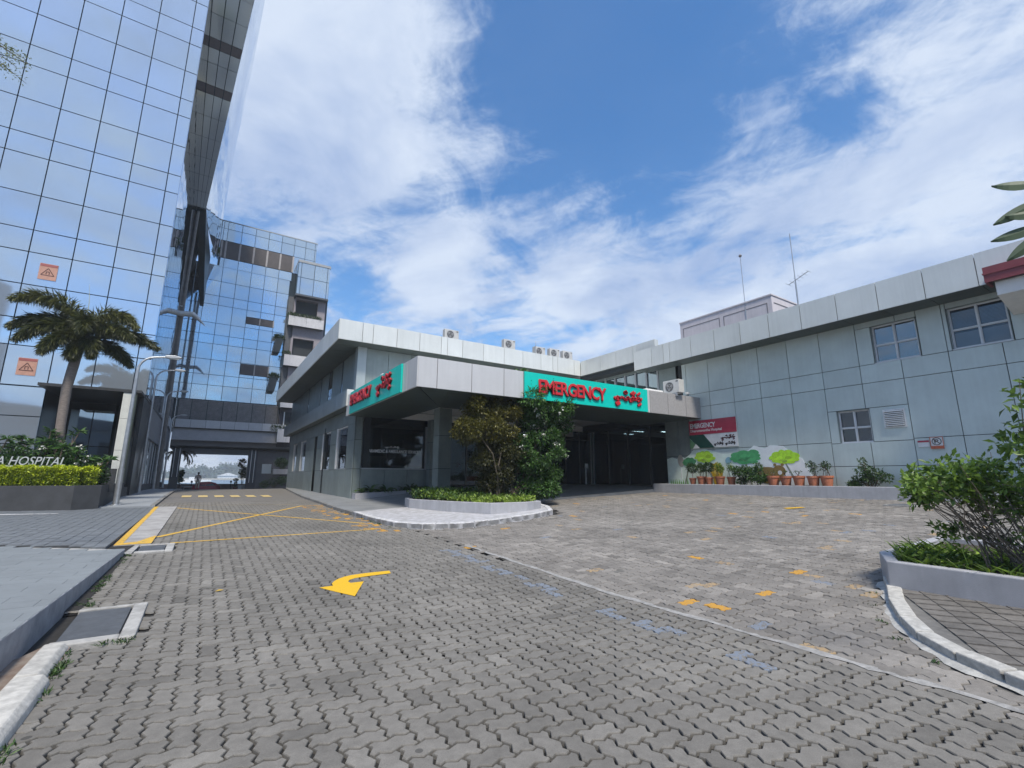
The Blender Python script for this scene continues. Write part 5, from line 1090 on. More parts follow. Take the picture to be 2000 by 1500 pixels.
# pots
POT = []
def pot(x, y, r, hgt, label, plant, seed, dark=1.):
    t = thing('flower_pot', (x, y, 1.28), label, 'flower pot', 'terracotta pots at the foot of the wall')
    mb = MB(); z = 1.28; mb.lathe([(r*.66, z), (r*.70, z+.03), (r*.90, z+hgt*.80), (r*.92, z+hgt*.80), (r, z+hgt*.82), (r*1.02, z+hgt), (r*.9, z+hgt), (r*.86, z+hgt*.9), (.01, z+hgt*.88)], x, y, 18); mb.build('pot', M_terra, t, smooth=False)
    rs = random.Random(seed); zt = z+hgt*.88
    if plant == 'twig':
        mb = MB()
        for k in range(rs.randint(2, 3)): a = rs.uniform(0, 6.28); mb.tube([(x, y, zt), (x+.05*math.cos(a), y+.05*math.sin(a), zt+.12), (x+.12*math.cos(a), y+.12*math.sin(a), zt+.22)], .014, 5)
        mb.build('twig', M_bark, t)
        n = 26; P = np.array([(x, y, zt+.22)])+np.random.normal(size=(n, 3))*(.09, .09, .03); leaves('foliage', P, np.random.normal(size=(n, 3))+(0, 0, .5), .07, .03, np.random.rand(n)*.4, LM_dark, t)
    elif plant == 'ball':
        mb = MB(); mb.tube([(x, y, zt), (x, y, zt+.32)], .02, 6); mb.build('stem', mat('pale_stem', (.5, .48, .44), .7), t)
        P, D, d = clump_pts([(x, y, zt+.52, .24, .24, .22)], 700, .6); leaves('foliage', P, D, .07, .04, np.random.rand(len(P))*.25, LM_dark, t)
    else:
        mb = MB(); branchy(mb, (x, y, zt), [(x+rs.uniform(-.2, .2), y+rs.uniform(-.1, .1), zt+rs.uniform(.35, .6)) for _ in range(5)], .012, .005, seed, .05); mb.build('stem', M_bark, t)
        P, D, d = clump_pts(subclumps([(x, y, zt+.42, .24, .2, .25)], 10, .09, seed), 420 if plant == 'leafy' else 160, .4); leaves('foliage', P, D, .085, .045, np.random.rand(len(P))*(.9 if plant == 'leafy' else .3), LM_lime if seed == 54 else LM_mid, t)
PD = [(14.98, .17, .34, 'ball', 'smallest terracotta pot, with a round clipped shrub, at the left end of the row'), (14.48, .23, .42, 'leafy', 'terracotta pot with a loose leafy shrub beside the round clipped shrub'), (14.07, .19, .38, 'ball', 'terracotta pot with a round dark shrub left of the painted yellow animal'),
 (13.5, .23, .42, 'leafy', 'terracotta pot of bright leafy stems right of the painted yellow animal'), (12.92, .20, .40, 'sparse', 'terracotta pot with sparse stems just left of the two dark bushes'), (11.0, .25, .44, 'twig', 'terracotta pot with a bare twig in front of the painted brown animal'),
 (10.48, .23, .43, 'twig', 'terracotta pot with a forked twig below the painted lime tree trunk'), (9.96, .235, .44, 'twig', 'terracotta pot with two stubby bare stems, third from the right end'), (9.41, .235, .43, 'sparse', 'terracotta pot with low leaves, second from the right end of the row'), (8.92, .24, .44, 'sparse', 'terracotta pot at the right end of the row, next to the wall joint')]
for i, (y, r, hh_, pt_, lab) in enumerate(PD): pot(20.42, y, r, hh_, lab, pt_, 50+i+ (1 if i > 3 else 0)*0+ (0 if i != 3 else 1))
def bush(name, clumps, n, ll, lw, material, label, cat='bush', group=None, base=None, k=20, sz=.14, seed=1, tmean=.35, stems=6, up=.25, tsd=.2):
    b0 = base or (clumps[0][0], clumps[0][1], clumps[0][2]-clumps[0][5]); t = thing(name, b0, label, cat, group)
    P, D, d = clump_pts(subclumps(clumps, k, sz, seed), n, .35, up); leaves('foliage', P, D, np.random.uniform(.7, 1.2, len(P))*ll, lw, np.clip(np.random.normal(tmean, tsd, len(P)), 0, 1), material, t)
    mb = MB(); branchy(mb, b0, [(c[0]+random.uniform(-.5, .5)*c[3], c[1]+random.uniform(-.5, .5)*c[4], c[2]+random.uniform(-.2, .5)*c[5]) for c in clumps for _ in range(stems)], .014, .005, seed, .06); mb.build('stems', M_bark, t); return t
bush('potted_bush', [(20.35, 12.35, 1.75, .3, .4, .45)], 1500, .10, .045, LM_dark, 'dark leafy bush between the pots, below the big painted green tree', group='dark bushes among the pots', seed=4, base=(20.35, 12.35, 1.25))
bush('potted_bush', [(20.35, 11.6, 1.7, .3, .38, .48)], 1500, .10, .045, LM_dark, 'dark leafy bush touching the painted brown animal and the first bare-twig pot', group='dark bushes among the pots', seed=5, base=(20.35, 11.6, 1.25))
bush('wall_bush', [(20.4, 7.62, 1.95, .25, .22, .55), (20.45, 7.2, 1.65, .3, .45, .4), (20.45, 7.95, 1.5, .25, .2, .25)], 2000, .09, .045, LM_mid, 'green bush growing against the pale wall right of the row of pots', seed=6, base=(20.4, 7.5, 1.25), k=30)
bush('wall_bush', [(20.4, 6.2, 1.55, .2, .2, .25), (20.4, 5.6, 1.5, .2, .3, .2)], 500, .09, .05, LM_mid, 'low sparse plant in the bed below the no parking sign', seed=7, base=(20.4, 6, 1.25), k=14)
bush('wall_bush', [(20.4, 4.4, 1.6, .25, .9, .25), (20.4, 2.9, 1.6, .25, .9, .3)], 1100, .09, .05, LM_mid, 'low straggling plants in the bed seen through the twigs of the near shrub', seed=8, base=(20.4, 3.6, 1.25), k=24)

# right foreground planter, its shrub and grass
rpl = thing('corner_planter', (8.5, 1.5, .1), 'thick grey plastered planter in the right foreground full of shrub and grass', 'planter')
RP = [(7.53, 2.72), (7.44, 1.5), (7.3, -3), (11.5, -3), (11.5, 3.3), (8.4, 3.1)]
ins2 = wallring(rpl, RP, lambda x, y: hf(x, y)-.02, .565, .14, M_planter)
sheet('soil', ins2, lambda x, y: .48, M_soil, rpl)
x, y = inside(ins2, 5200); k = (x < 9.6); x, y = x[k], y[k]; P = np.stack([x, y, np.full(len(x), .47)], 1); D = np.random.normal(size=P.shape)*.45; D[:, 2] = 1; D[:, 0] -= .3*(x < 7.9)
g_ = leaves('grass', P, D, np.random.uniform(.12, .34, len(x)), .012, np.random.rand(len(x)), LM_right, None, .1, .5); tag(g_, kind='stuff')
x, y = inside(ins2, 1100); k = (x < 9.0); x, y = x[k], y[k]; P = np.stack([x, y, .52+.12*np.random.rand(len(x))], 1); D = np.random.normal(size=P.shape); D[:, 2] = abs(D[:, 2])+.2
g_ = leaves('groundcover', P, D, .09, .05, np.clip(np.random.normal(.5, .3, len(x)), 0, 1), LM_lime, None); tag(g_, kind='stuff')
rs_ = thing('near_shrub', (8.0, 1.7, .48), 'leggy green shrub with bare woody stems leaning out of the right foreground planter', 'shrub')
mb = MB(); tips = []; rr = random.Random(3)
main = [(7.8, 2.15, 1.55, .42, .36, .20), (7.95, 1.95, 1.62, .42, .40, .26), (7.75, 1.35, 1.75, .35, .5, .35), (8.1, 2.35, 1.48, .35, .20, .16), (7.8, .95, 1.9, .3, .5, .5), (8.15, 1.7, 1.35, .3, .4, .25), (7.7, .8, 2.35, .3, .4, .45)]
for k in range(70):
    c = main[rr.randrange(len(main))]; tips.append((c[0]+rr.uniform(-1, 1)*c[3], c[1]+rr.uniform(-1, 1)*c[4], c[2]+rr.uniform(-.9, .8)*c[5]))
for t in tips:
    b = Vector((7.95+rr.uniform(-.2, .3), 1.5+rr.uniform(-.35, .3), .46)); t = Vector(t); m1 = b.lerp(t, .4)+Vector((rr.uniform(-.12, .12), rr.uniform(-.12, .12), rr.uniform(-.05, .1))); m2 = b.lerp(t, .75)+Vector((rr.uniform(-.08, .08), rr.uniform(-.08, .08), rr.uniform(-.03, .06)))
    mb.tube([b, m1, m2, t], [.010, .007, .005, .0028], 5)
    for q in range(2):
        s0 = m1.lerp(m2, rr.random()); e0 = s0+Vector((rr.uniform(-.25, .25), rr.uniform(-.3, .3), rr.uniform(-.1, .2))); mb.tube([s0, (s0+e0)/2+Vector((0, 0, .02)), e0], [.004, .003, .002], 4, False); 
mb.build('stems', mat('grey_brown_twig', (.14, .115, .09), .8, 0, .3, 40), rs_)
P, D, d = clump_pts(subclumps(main, 170, .11, 21, 1.0), 3700, .2, .25); leaves('foliage', P, D, np.random.uniform(.06, .115, len(P)), np.random.uniform(.034, .056, len(P)), np.clip(np.random.normal(.45, .25, len(P)), 0, 1), LM_right, rs_, .15, .12)
low = [(7.9, 2.25, .98, .22, .25, .10), (8.0, 1.9, .85, .3, .4, .12), (7.9, 1.3, 1.0, .25, .5, .2)]
P, D, d = clump_pts(subclumps(low, 26, .07, 22, 1.0), 420, .2, .2); leaves('low_foliage', P, D, np.random.uniform(.05, .09, len(P)), .035, np.clip(np.random.normal(.3, .2, len(P)), 0, 1), LM_right, rs_)
# tall sprig of the shrub standing above the rest
up_ = [(7.62, 1.28, 2.45), (7.66, 1.2, 2.62), (7.6, 1.33, 2.2), (7.62, 1.36, 2.02)]
mb = MB(); mb.tube([(7.75, 1.3, 1.6), (7.66, 1.28, 2.1), (7.62, 1.22, 2.7)], [.008, .006, .003], 5); mb.build('sprig', mat('grey_brown_twig', (.14, .115, .09)), rs_)
P = np.concatenate([np.random.normal(size=(14, 3))*.05+np.array(u_) for u_ in up_]); D = np.random.normal(size=P.shape)
leaves('sprig_leaves', P, D, .13, .055, np.random.rand(len(P))*.7, LM_right, rs_)
# frangipani branch hanging in at the upper right
fr = thing('overhanging_branch', (4.9, .3, 3.4), 'large pale-backed leaves of a branch reaching in at the upper right edge', 'branch')
mb = MB(); mb.tube([(5.6, -.6, 3.5), (5.1, .2, 3.45), (4.75, .42, 3.3), (4.72, .46, 3.05)], [.03, .022, .015, .01], 7)
mb.tube([(5.1, .2, 3.45), (4.8, .42, 3.55)], [.015, .01], 6); mb.build('branch', M_bark, fr)
LF = [((4.66, .48, 3.66), (-.06, .22, .06), .30), ((4.66, .48, 3.55), (-.08, .30, -.14), .36), ((4.64, .50, 3.45), (-.05, .25, .02), .22), ((4.66, .5, 3.36), (-.06, .32, -.05), .34), ((4.66, .48, 3.32), (-.06, .30, -.22), .36), ((4.66, .46, 3.25), (-.04, .25, -.30), .34), ((4.66, .42, 3.2), (.02, .12, -.36), .34), ((4.68, .46, 3.12), (-.02, .22, -.2), .22), ((4.68, .44, 2.98), (-.02, .15, -.2), .22)]
for p, d_, L_ in LF:
    mb = MB(); p = Vector(p)+Vector((.02, -.035, -.03)); d0 = Vector(d_).normalized(); sd_ = d0.cross(Vector((-.8, -.5, .2))).normalized(); prev = None; nn_ = d0.cross(sd_)
    for i in range(9):
        t_ = i/8; w = .085*math.sin(math.pi*min(.985, .04+.96*t_))**.75; c_ = p+d0*L_*t_*.82+nn_*(-.03*t_*t_); cur = (c_-sd_*w/2+nn_*.012, c_, c_+sd_*w/2+nn_*.012)
        if prev: mb.add([prev[0], prev[1], cur[1], cur[0]], [(0, 1, 2, 3)], .5+.3*random.random()); mb.add([prev[1], prev[2], cur[2], cur[1]], [(0, 1, 2, 3)], .3)
        prev = cur
    mb.build('leaf', LM_grey, fr, tone=True, smooth=True)
# branch at the upper left
bl = thing('overhanging_branch', (-3.9, 8.2, 7.7), 'feathery branch tip with small leaves reaching in at the upper left edge', 'branch')
mb = MB(); rr = random.Random(9); ends = []
B0 = Vector((-4.3, 8.4, 7.9))
for k in range(9):
    e = Vector((-3.0+rr.uniform(-.35, .25), 9+rr.uniform(-.2, .2), 7.62+rr.uniform(-.25, .28))); m1 = B0.lerp(e, .5)+Vector((0, 0, .08)); mb.tube([B0, m1, e], [.015, .008, .003], 5); ends += [m1.lerp(e, rr.random()) for _ in range(9)]
mb.build('twigs', M_bark, bl)
P = np.array([tuple(e) for e in ends for _ in range(12)])+np.random.normal(size=(len(ends)*12, 3))*(.06, .06, .035); D = np.random.normal(size=P.shape)+(.6, .2, 0); leaves('foliage', P, D, .05, .016, np.clip(np.random.normal(.6, .25, len(P)), 0, 1), leafmat('feathery_leaf', (.10, .14, .06), (.32, .36, .18)), bl)

# right pavement with its kerb
rpv = sheet('side_pavement', RPAVE, lambda x, y: hf(x, y)+.074, mat('joint_mortar', (.16, .155, .145), .9, 0, .2, 9, bump=.4), step=.5, kind='structure')
M_slab = mat('dark_block_paving', (.15, .14, .128), .9, 0, .2, 12, bump=.6, bscale=40, rnd=.15)
sl_root = rpv
ang = R(33); ca, sa = math.cos(ang), math.sin(ang)
for i in range(-14, 34):
    for j in range(-24, 26):
        u_, v_ = i*.205, j*.205; x = 6.4+u_*ca-v_*sa; y = .6+u_*sa+v_*ca
        if not (inpoly(np.array([x]), np.array([y]), RPAVE)[0]): continue
        if x > 7.75 and y < 2.9: continue
        e = min(math.hypot(x-px_, y-py_) for px_, py_ in [(p.x, p.y) for p in polyline(RPAVE[:8], .1)])
        if e < .20: continue
        X_, Y_, Zd = project((x, y, .1))
        if Zd < .3 or X_ > 2150 or Y_ > 1600: continue
        o = child_mesh('block', unit_box(M_slab), sl_root, (x, y, hf(x, y)+.058+random.uniform(-.002, .003)), (.200, .200, .05), (random.uniform(-.01, .01), random.uniform(-.01, .01), ang))
kr2 = thing('pavement_kerb', (6.3, 1.9, .1), 'curved rough concrete kerb round the block paved corner at the right', 'kerb')
kerbrun(kr2, RPAVE[:8], .62, .15, .095, hf, M_kerb, 1)
pw = polyline(RPAVE[:8], .11); mb = MB(); V_ = []
for i, p in enumerate(pw):
    t_ = (pw[min(i+1, len(pw)-1)]-pw[max(i-1, 0)]).normalized(); n_ = Vector((t_.y, -t_.x, 0)); n_ = n_ if n_.x < 0 else -n_; w_ = .05+.035*math.sin(i*.9)*math.sin(i*.37+1)+.03*random.random(); q = p+n_*w_; r_ = p-n_*.03
    V_ += [(r_.x, r_.y, hf(r_.x, r_.y)+.030), (q.x, q.y, hf(q.x, q.y)+.003)]
mb.add(V_, [(2*i, 2*i+1, 2*i+3, 2*i+2) for i in range(len(pw)-1)]); mo = mb.build('mortar_band', mat('white_mortar_smear', (.30, .30, .29), .85, 0, 0, 9, col2=(.50, .50, .48), bump=.5)); mo['kind'] = 'structure'

# left: raised tower forecourt slab, paved ramp and pavement
M_plat = mat('pale_slab_paving', (.27, .30, .325), .75, 0, .08, 1.2, bump=.2, bscale=60)
plt = sheet('raised_forecourt', [(-1.24, 5.0), (-1.05, 11.35), (-2.06, 12.2), (-3.04, 12.9), (-6, 14.6), (-14, 18), (-30, 20), (-30, -6), (-1.5, -6)], lambda x, y: .30, M_conc, step=3, kind='structure')
M_slab2 = mat('pale_forecourt_slab', (.20, .22, .232), .72, 0, .09, 1.5, bump=.2, bscale=60, rnd=.035)
POLY_PL = [(-1.24, 4.0), (-1.05, 11.35), (-2.06, 12.2), (-3.04, 12.9), (-6, 14.6), (-8, 15.5), (-8, 0), (-1.3, 0)]
for i in range(24):
    for j in range(44):
        x0_ = -8.2+i*.6; y0_ = 3.0+j*.3; x0_ += .3*(j % 2)
        cxs = np.array([x0_+.02, x0_+.58, x0_+.58, x0_+.02]); cys = np.array([y0_, y0_, y0_+.3, y0_+.3])
        lim = -1.24+(y0_-5)*.030 if y0_ > 5 else -1.24
        if x0_ > lim-.05: continue
        x1_ = min(x0_+.6, lim)
        if not inpoly(np.array([(x0_+x1_)/2]), np.array([y0_+.3]), POLY_PL)[0]: continue
        X_, Y_, Zd = project(((x0_+x1_)/2, y0_+.15, .3))
        if Zd < 1 or X_ < -120: continue
        o = boxpart('slab', x0_+.002, x1_-.002, y0_+.002, y0_+.298, .29, .312+random.uniform(-.0008, .0008), M_slab2, plt)
mb = MB(); mb.prism([(-1.235, 3.0), (-1.24, 5.0), (-1.045, 11.35), (-1.10, 11.36), (-1.30, 5.0), (-1.30, 3.0)][::1], lambda x, y: hf(x, y)-.05, .309)
mb.build('raised_edge', mat('stained_edge_render', (.24, .25, .27), .75, 0, .2, 4, bump=.3, col2=(.36, .37, .40)), plt, bevel=.008)
sheet('gutter', [(-1.24, 2.5), (-1.24, 6.0), (-1.05, 6.4), (-.86, 6.3), (-.86, 2.5)], lambda x, y: hf(x, y)+.004, mat('dirty_gutter', (.16, .115, .09), .9, 0, 0, 5, col2=(.24, .21, .18), bump=.5), kind='structure')
sheet('gutter_edge', [(-1.22, 7.6), (-1.04, 11.3), (-1.0, 11.3), (-1.02, 7.6)], lambda x, y: hf(x, y)+.004, M_ground, kind='structure')
# kerb stones bottom left
lk = thing('left_kerb', (-.98, 5.2, 0), 'rough pale concrete kerb stones beside the gutter at the lower left', 'kerb')
for (y0_, y1_, x0_, x1_) in ((2.6, 3.9, -1.08, -.80), (3.93, 5.35, -1.06, -.82), (5.38, 6.22, -1.06, -.86)):
    mb = MB(); mb.extr([(x0_, -.05), (x1_, -.05), (x1_-.01, .05), (x1_-.05, .095), (x0_+.02, .10), (x0_, .08)], 'y', y0_, y1_); mb.build('kerb_stone', M_kerb, lk, bevel=.02)
def grate(x0_, x1_, y0_, y1_, label, z):
    t = thing('drain_grate', ((x0_+x1_)/2, (y0_+y1_)/2, z), label, 'drain grate', 'drain grates by the lane')
    fz = lambda x, y: hf(x, y)
    w = .13; mb = MB()
    for (a, b, c, d) in ((x1_, x1_+w, y0_-w, y1_), (x0_-.02, x1_, y0_-w, y0_), (x0_, x1_+w, y1_, y1_+.06)): mb.prism([(a, c), (b, c), (b, d), (a, d)], lambda x, y: hf(x, y)-.05, lambda x, y: hf(x, y)+.03)
    mb.build('concrete_surround', M_conc, t, bevel=.012)
    mb = MB(); mb.prism([(x0_, y0_), (x1_, y0_), (x1_, y1_), (x0_, y1_)], lambda x, y: hf(x, y)-.2, lambda x, y: hf(x, y)-.012); mb.build('pit', mat('pit_black', (.015, .015, .017)), t)
    n = int((y1_-y0_)/.032)
    for k in range(n):
        a = y0_+.008+k*(y1_-y0_-.01)/n; mb = MB(); mb.prism([(x0_+.02, a), (x1_-.02, a), (x1_-.02, a+.020), (x0_+.02, a+.020)], lambda x, y: hf(x, y)-.01, lambda x, y: hf(x, y)+.012); mb.build('bar', mat('dark_iron', (.13, .14, .155), .55, .3, .15, 8), t)
    for k in range(4):
        a = x0_+.1+k*(x1_-x0_-.2)/3; mb = MB(); mb.prism([(a, y0_), (a+.012, y0_), (a+.012, y1_), (a, y1_)], lambda x, y: hf(x, y)-.01, lambda x, y: hf(x, y)+.006); mb.build('cross_bar', mat('dark_iron', (.06, .065, .075)), t)
grate(-1.02, -.52, 6.36, 7.46, 'iron drain grate in a concrete frame beside the raised edge, nearer the camera', 0)
grate(-.90, -.46, 11.5, 12.25, 'iron drain grate at the near end of the yellow-edged concrete strip', .2)
# concrete gutter strip with its yellow edge
sheet('concrete_strip', [(-1.34, 12.4), (-.74, 12.4), (-.71, 22.9), (-1.42, 22.9)], lambda x, y: hf(x, y)+.02, mat('stained_strip_concrete', (.26, .25, .24), .85, 0, 0, 2.5, col2=(.42, .41, .40), bump=.4, bscale=30), step=.6, skirt=.05, kind='structure')
sheet('strip_apron', [(-1.30, 11.4), (-.95, 11.4), (-.92, 12.38), (-1.32, 12.38)], lambda x, y: hf(x, y)+.012, M_conc, step=.6, skirt=.05, kind='structure')
M_yel = mat('worn_yellow_paint', (.24, .19, .12), .7, 0, 0, 17, col2=(.66, .40, .05), bump=.3, bscale=120, lo=.36, hi=.46)
M_yel2 = mat('fresh_yellow_paint', (.40, .27, .06), .6, 0, 0, 22, col2=(.74, .44, .012), bump=.35, bscale=90, lo=.30, hi=.38)
def marking(label, poly, dz=.0045, m_=M_yel, name='lane_marking', cat='road marking', group='yellow paint on the lane', step=.4, zf=None):
    zz = zf or (lambda x, y: hf(x, y)+dz); o = sheet(name, poly, zz, m_, step=step); c_ = np.mean(np.array(poly), 0); tag(o, label, cat, group); return o
def lineseg(a, b, w): d = (Vector(b)-Vector(a)).normalized(); n_ = Vector((-d.y, d.x))*w/2; return [(a[0]+n_.x, a[1]+n_.y), (a[0]-n_.x, a[1]-n_.y), (b[0]-n_.x, b[1]-n_.y), (b[0]+n_.x, b[1]+n_.y)]
marking('yellow line along the outer edge of the pale concrete strip', [(-1.34, 12.45), (-1.22, 12.45), (-1.29, 22.9), (-1.42, 22.9)], .026)
marking('yellow line slanting over the near end of the concrete strip', [(-1.22, 12.47), (-.74, 12.47), (-.74, 13.7), (-.78, 13.7), (-1.0, 12.85), (-1.22, 12.72)], .026)
marking('nearest yellow cross line of the hatched box', lineseg((-.42, 12.48), (4.03, 12.85), .10), .006, step=.25)
marking('yellow diagonal of the hatched box, from near left to far right', lineseg((-.72, 13.6), (3.6, 21.6), .13), .006, step=.25)
marking('yellow diagonal of the hatched box, from far left to near right', lineseg((-.70, 22.2), (4.12, 14.3), .11), .006, step=.25)
marking('faint far cross line of the hatched box', lineseg((-.70, 23.7), (3.5, 22.4), .08), .006, mat('faded_yellow_paint', (.34, .25, .12), .8, 0, .2, 9), step=.25)
for k in range(6):
    x = -.86+k*.76; marking(['leftmost yellow crossing bar, next to the left kerb', 'second crossing bar from the left kerb', 'third crossing bar from the left kerb', 'fourth crossing bar from the left kerb', 'fifth crossing bar, second from the building side', 'rightmost crossing bar, nearest the building'][k], [(x, 31.0-.25*k), (x+.44, 31.0-.25*k), (x+.44, 33.2-.25*k), (x, 33.2-.25*k)], .012, mat('cream_crossing_paint', (.60, .46, .20), .7, 0, .12, 6), name='crossing_bar', group='crossing bars', step=1)
ar = [(1.54, 7.34), (1.62, 7.36), (1.73, 7.36), (1.745, 7.50), (1.80, 7.62), (1.88, 7.73), (1.99, 7.83), (2.11, 7.89), (2.29, 7.92), (2.47, 7.93), (2.74, 7.92), (2.70, 7.73), (2.45, 7.72), (2.27, 7.70), (2.12, 7.67), (2.02, 7.60), (1.975, 7.50), (1.99, 7.41), (2.18, 7.41), (1.86, 6.68), (1.70, 7.0)]
marking('bright yellow curved turning arrow painted on the near pavers', ar[::-1], .007, M_yel2, 'arrow_marking', step=.15)
marking('yellow paint patch on the forecourt in front of the pots', [(15.5, 8.0), (16.1, 7.75), (16.2, 7.95), (15.6, 8.2)], .012, M_yel2, 'paint_patch', group='yellow paint on the forecourt')
# manhole by the right wing
mh = thing('manhole_cover', (18.3, 5.9, .8), 'dark flat manhole cover with a pale rim in the forecourt near the wall kerb', 'manhole cover')
mb = MB(); z = hf(18.3, 5.9); mb.box(17.85, 18.75, 5.5, 6.3, z-.02, z+.02); mb.build('rim', M_conc, mh); mb = MB(); mb.box(17.95, 18.65, 5.58, 6.22, z, z+.026); mb.build('lid', mat('dark_iron', (.06, .065, .075)), mh)
# tower forecourt, pavement
M_bluep = mat('blue_grey_block_paving', (.15, .165, .18), .8, 0, .12, 3, bump=.5, bscale=22)
rampf = sheet('tower_ramp', [(-1.08, 11.36), (-1.0, 12.4), (-1.34, 12.4), (-1.42, 22.9), (-14, 22.9), (-30, 22.5), (-30, 20), (-14, 18), (-6, 14.6), (-3.04, 12.9), (-2.06, 12.2)], lambda x, y: hl(x, y)-.012 if x < -1.5 else min(hl(x, y), hf(x, y)+.03)-.012, M_ground, step=1, kind='structure')
bk = MB(); singles = []
for i in range(46):
    for j in range(82):
        x = -1.38-i*.20; y = 11.4+j*.14; 
        if i % 2: y += .07
        if not inpoly(np.array([x-.1]), np.array([y+.05]), [(-1.2, 11.5), (-1.36, 22.85), (-14, 22.85), (-14, 18.1), (-6, 14.7), (-3.04, 13.0), (-2.06, 12.35), (-1.3, 11.6)])[0]: continue
        X_, Y_, Zd = project((x, y, .4))
        if X_ < -60: continue
        z = hl(x, y); j_ = random.uniform(-.004, .004)
        singles.append((Zd, x, y, z+j_))
singles.sort()
for k, (zd, x, y, z) in enumerate(singles):
    if k < 300: child_mesh('block', unit_box(mat('blue_grey_block', (.155, .17, .185), .8, 0, .14, 5, bump=.5, bscale=40, rnd=.12)), rampf, (x-.095, y+.065, z-.02), (.188, .128, .05), (0.011*0, random.uniform(-.01, .01), 0))
    else: bk.box(x-.189, x-.001, y+.001, y+.129, z-.03, z+.004)
o = bk.build('block_field', M_bluep, rampf); o['kind'] = 'stuff'
M_pave = mat('pale_speckled_pavement', (.27, .29, .31), .8, 0, .14, 60, bump=.3, bscale=120)
pavt = sheet('pavement', [(-1.42, 22.9), (-1.48, 29), (-1.52, 43.5), (-1.6, 59), (-4, 59), (-4.2, 38.6), (-3.4, 30), (-3.0, 23.6), (-3.9, 23.0), (-30, 24.2), (-30, 22.6), (-14, 22.9)], lambda x, y: (hf(x, y)+.06 if x > -6 else hl(x, y)) , M_pave, step=1.2, skirt=.12, kind='structure')
lk2 = thing('pavement_kerb', (-1.5, 30, .5), 'grey kerb stones along the left pavement beyond the yellow strip', 'kerb')
kerbrun(lk2, [(-1.43, 23.0), (-1.48, 29), (-1.52, 43.5), (-1.6, 58.5)], 1.0, .14, .085, hf, mat('grey_kerb', (.20, .20, .195), .85, 0, .2, 5, rnd=.12), -1) if False else kerbrun(lk2, [(-1.57, 23.0), (-1.62, 29), (-1.66, 43.5), (-1.74, 58.5)], 1.0, .15, .085, hf, mat('grey_kerb', (.20, .20, .195), .85, 0, .2, 5, rnd=.12), -1)
rk = thing('lane_kerb', (4.6, 28, .5), 'grey kerb stones along the apron on the building side of the lane', 'kerb')
kerbrun(rk, [(4.44, 17.0), (4.39, 20.7), (4.63, 28.2), (5.5, 40.4), (6.0, 44.5)], .9, .12, .10, hf, mat('grey_kerb', (.20, .20, .195)), -1)
wl = sheet('white_line', [(-5.4, 20.9), (-3.75, 20.6), (-3.7, 20.75), (-5.4, 21.25), (-9, 21.7), (-9, 21.3)], lambda x, y: hl(x, y)+.012, mat('worn_white_line', (.30, .31, .33), .8, 0, 0, 9, col2=(.70, .70, .70)), step=.6); tag(wl, 'worn white line on the blue-grey paving in front of the charcoal planter', 'road marking')
# charcoal planter in front of the tower
tp = thing('tower_planter', (-5, 24, .5), 'charcoal rendered planter wall in front of the glass tower with hedge and palm', 'planter')
TP = [(-16, 24.6), (-3.72, 22.3), (-3.05, 22.75), (-3.30, 29.5), (-3.45, 33.0), (-16, 33.0)]
mb = MB(); mb.prism([(-16, 24.6-.0), (-3.72, 22.3), (-3.05, 22.75), (-3.35, 31.5), (-3.55, 31.5), (-3.3, 23.0), (-3.8, 22.55), (-16, 24.85)], .2, 1.29); mb.build('planter_wall', M_planter_d, tp, bevel=.01)
mb = MB(); mb.prism([(-3.35, 31.5), (-3.35, 38.6), (-3.6, 38.6), (-3.55, 31.5)], .2, 1.05); mb.build('low_wall', M_planter_d, tp)
mb = MB(); mb.prism([(-3.85, 24.6), (-2.98, 24.9), (-2.98, 25.1), (-3.85, 25.1)], 1.0, 1.92); mb.build('raised_back_wall', M_planter_d, tp)
sheet('soil', [(-16, 24.85), (-3.8, 22.55), (-3.3, 23.0), (-3.5, 31.4), (-16, 33)], lambda x, y: 1.15, M_soil, tp)
# clipped hedge
hg = thing('clipped_hedge', (-4.5, 23, 1.2), 'bright yellow-green clipped hedge along the top of the charcoal planter', 'hedge')
n = 17000; x = np.random.uniform(-8.3, -3.25, n); base_y = 23.15-.187*(x+3.72)*1.0
lo_y = np.where(x > -3.72, 22.9, 22.62-.187*(x+3.72)); yv = lo_y+np.random.rand(n)**2.2*.75; zt = 1.90+.03*np.sin(x*7)+.02*np.sin(x*17); zv = 1.24+(zt-1.24)*np.random.rand(n)**.8
top = np.random.rand(n) < .25; zv = np.where(top, zt+np.random.normal(size=n)*.012, zv); yv = np.where(top, lo_y+np.random.rand(n)*.75, yv)
er = ((x > -3.5) & (zv > 1.82)) & (np.random.rand(n) < .8); P = np.stack([x, yv, zv], 1)[~er]; D = np.random.normal(size=P.shape)*.6; D[:, 1] -= .5; D[:, 2] += .5
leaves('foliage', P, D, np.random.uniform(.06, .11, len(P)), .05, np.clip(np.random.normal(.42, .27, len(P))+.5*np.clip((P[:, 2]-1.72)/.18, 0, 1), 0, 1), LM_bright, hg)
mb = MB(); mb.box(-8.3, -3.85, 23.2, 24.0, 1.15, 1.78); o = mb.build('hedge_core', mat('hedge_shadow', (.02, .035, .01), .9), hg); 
o.data.transform(Matrix.Translation((0, 0, 0))); 
# hospital lettering standing behind the hedge
hl_ = thing('hospital_lettering', (-5, 23.3, 1.9), 'free-standing pale A HOSPITAL letters on a rail above the hedge', 'lettering')
letters('A HOSPITAL', hl_, (-6.05, 23.35, 1.99), (1, 0, 0), (0, -1, 0), 1.78, .30, .05, mat('pale_metal_letter', (.60, .62, .64), .35, .3, .03), .0, shear=.18)
mb = MB(); mb.box(-9, -4.20, 23.33, 23.38, 1.93, 1.975); mb.build('rail', mat('pale_metal_letter', (.60, .62, .64)), hl_)
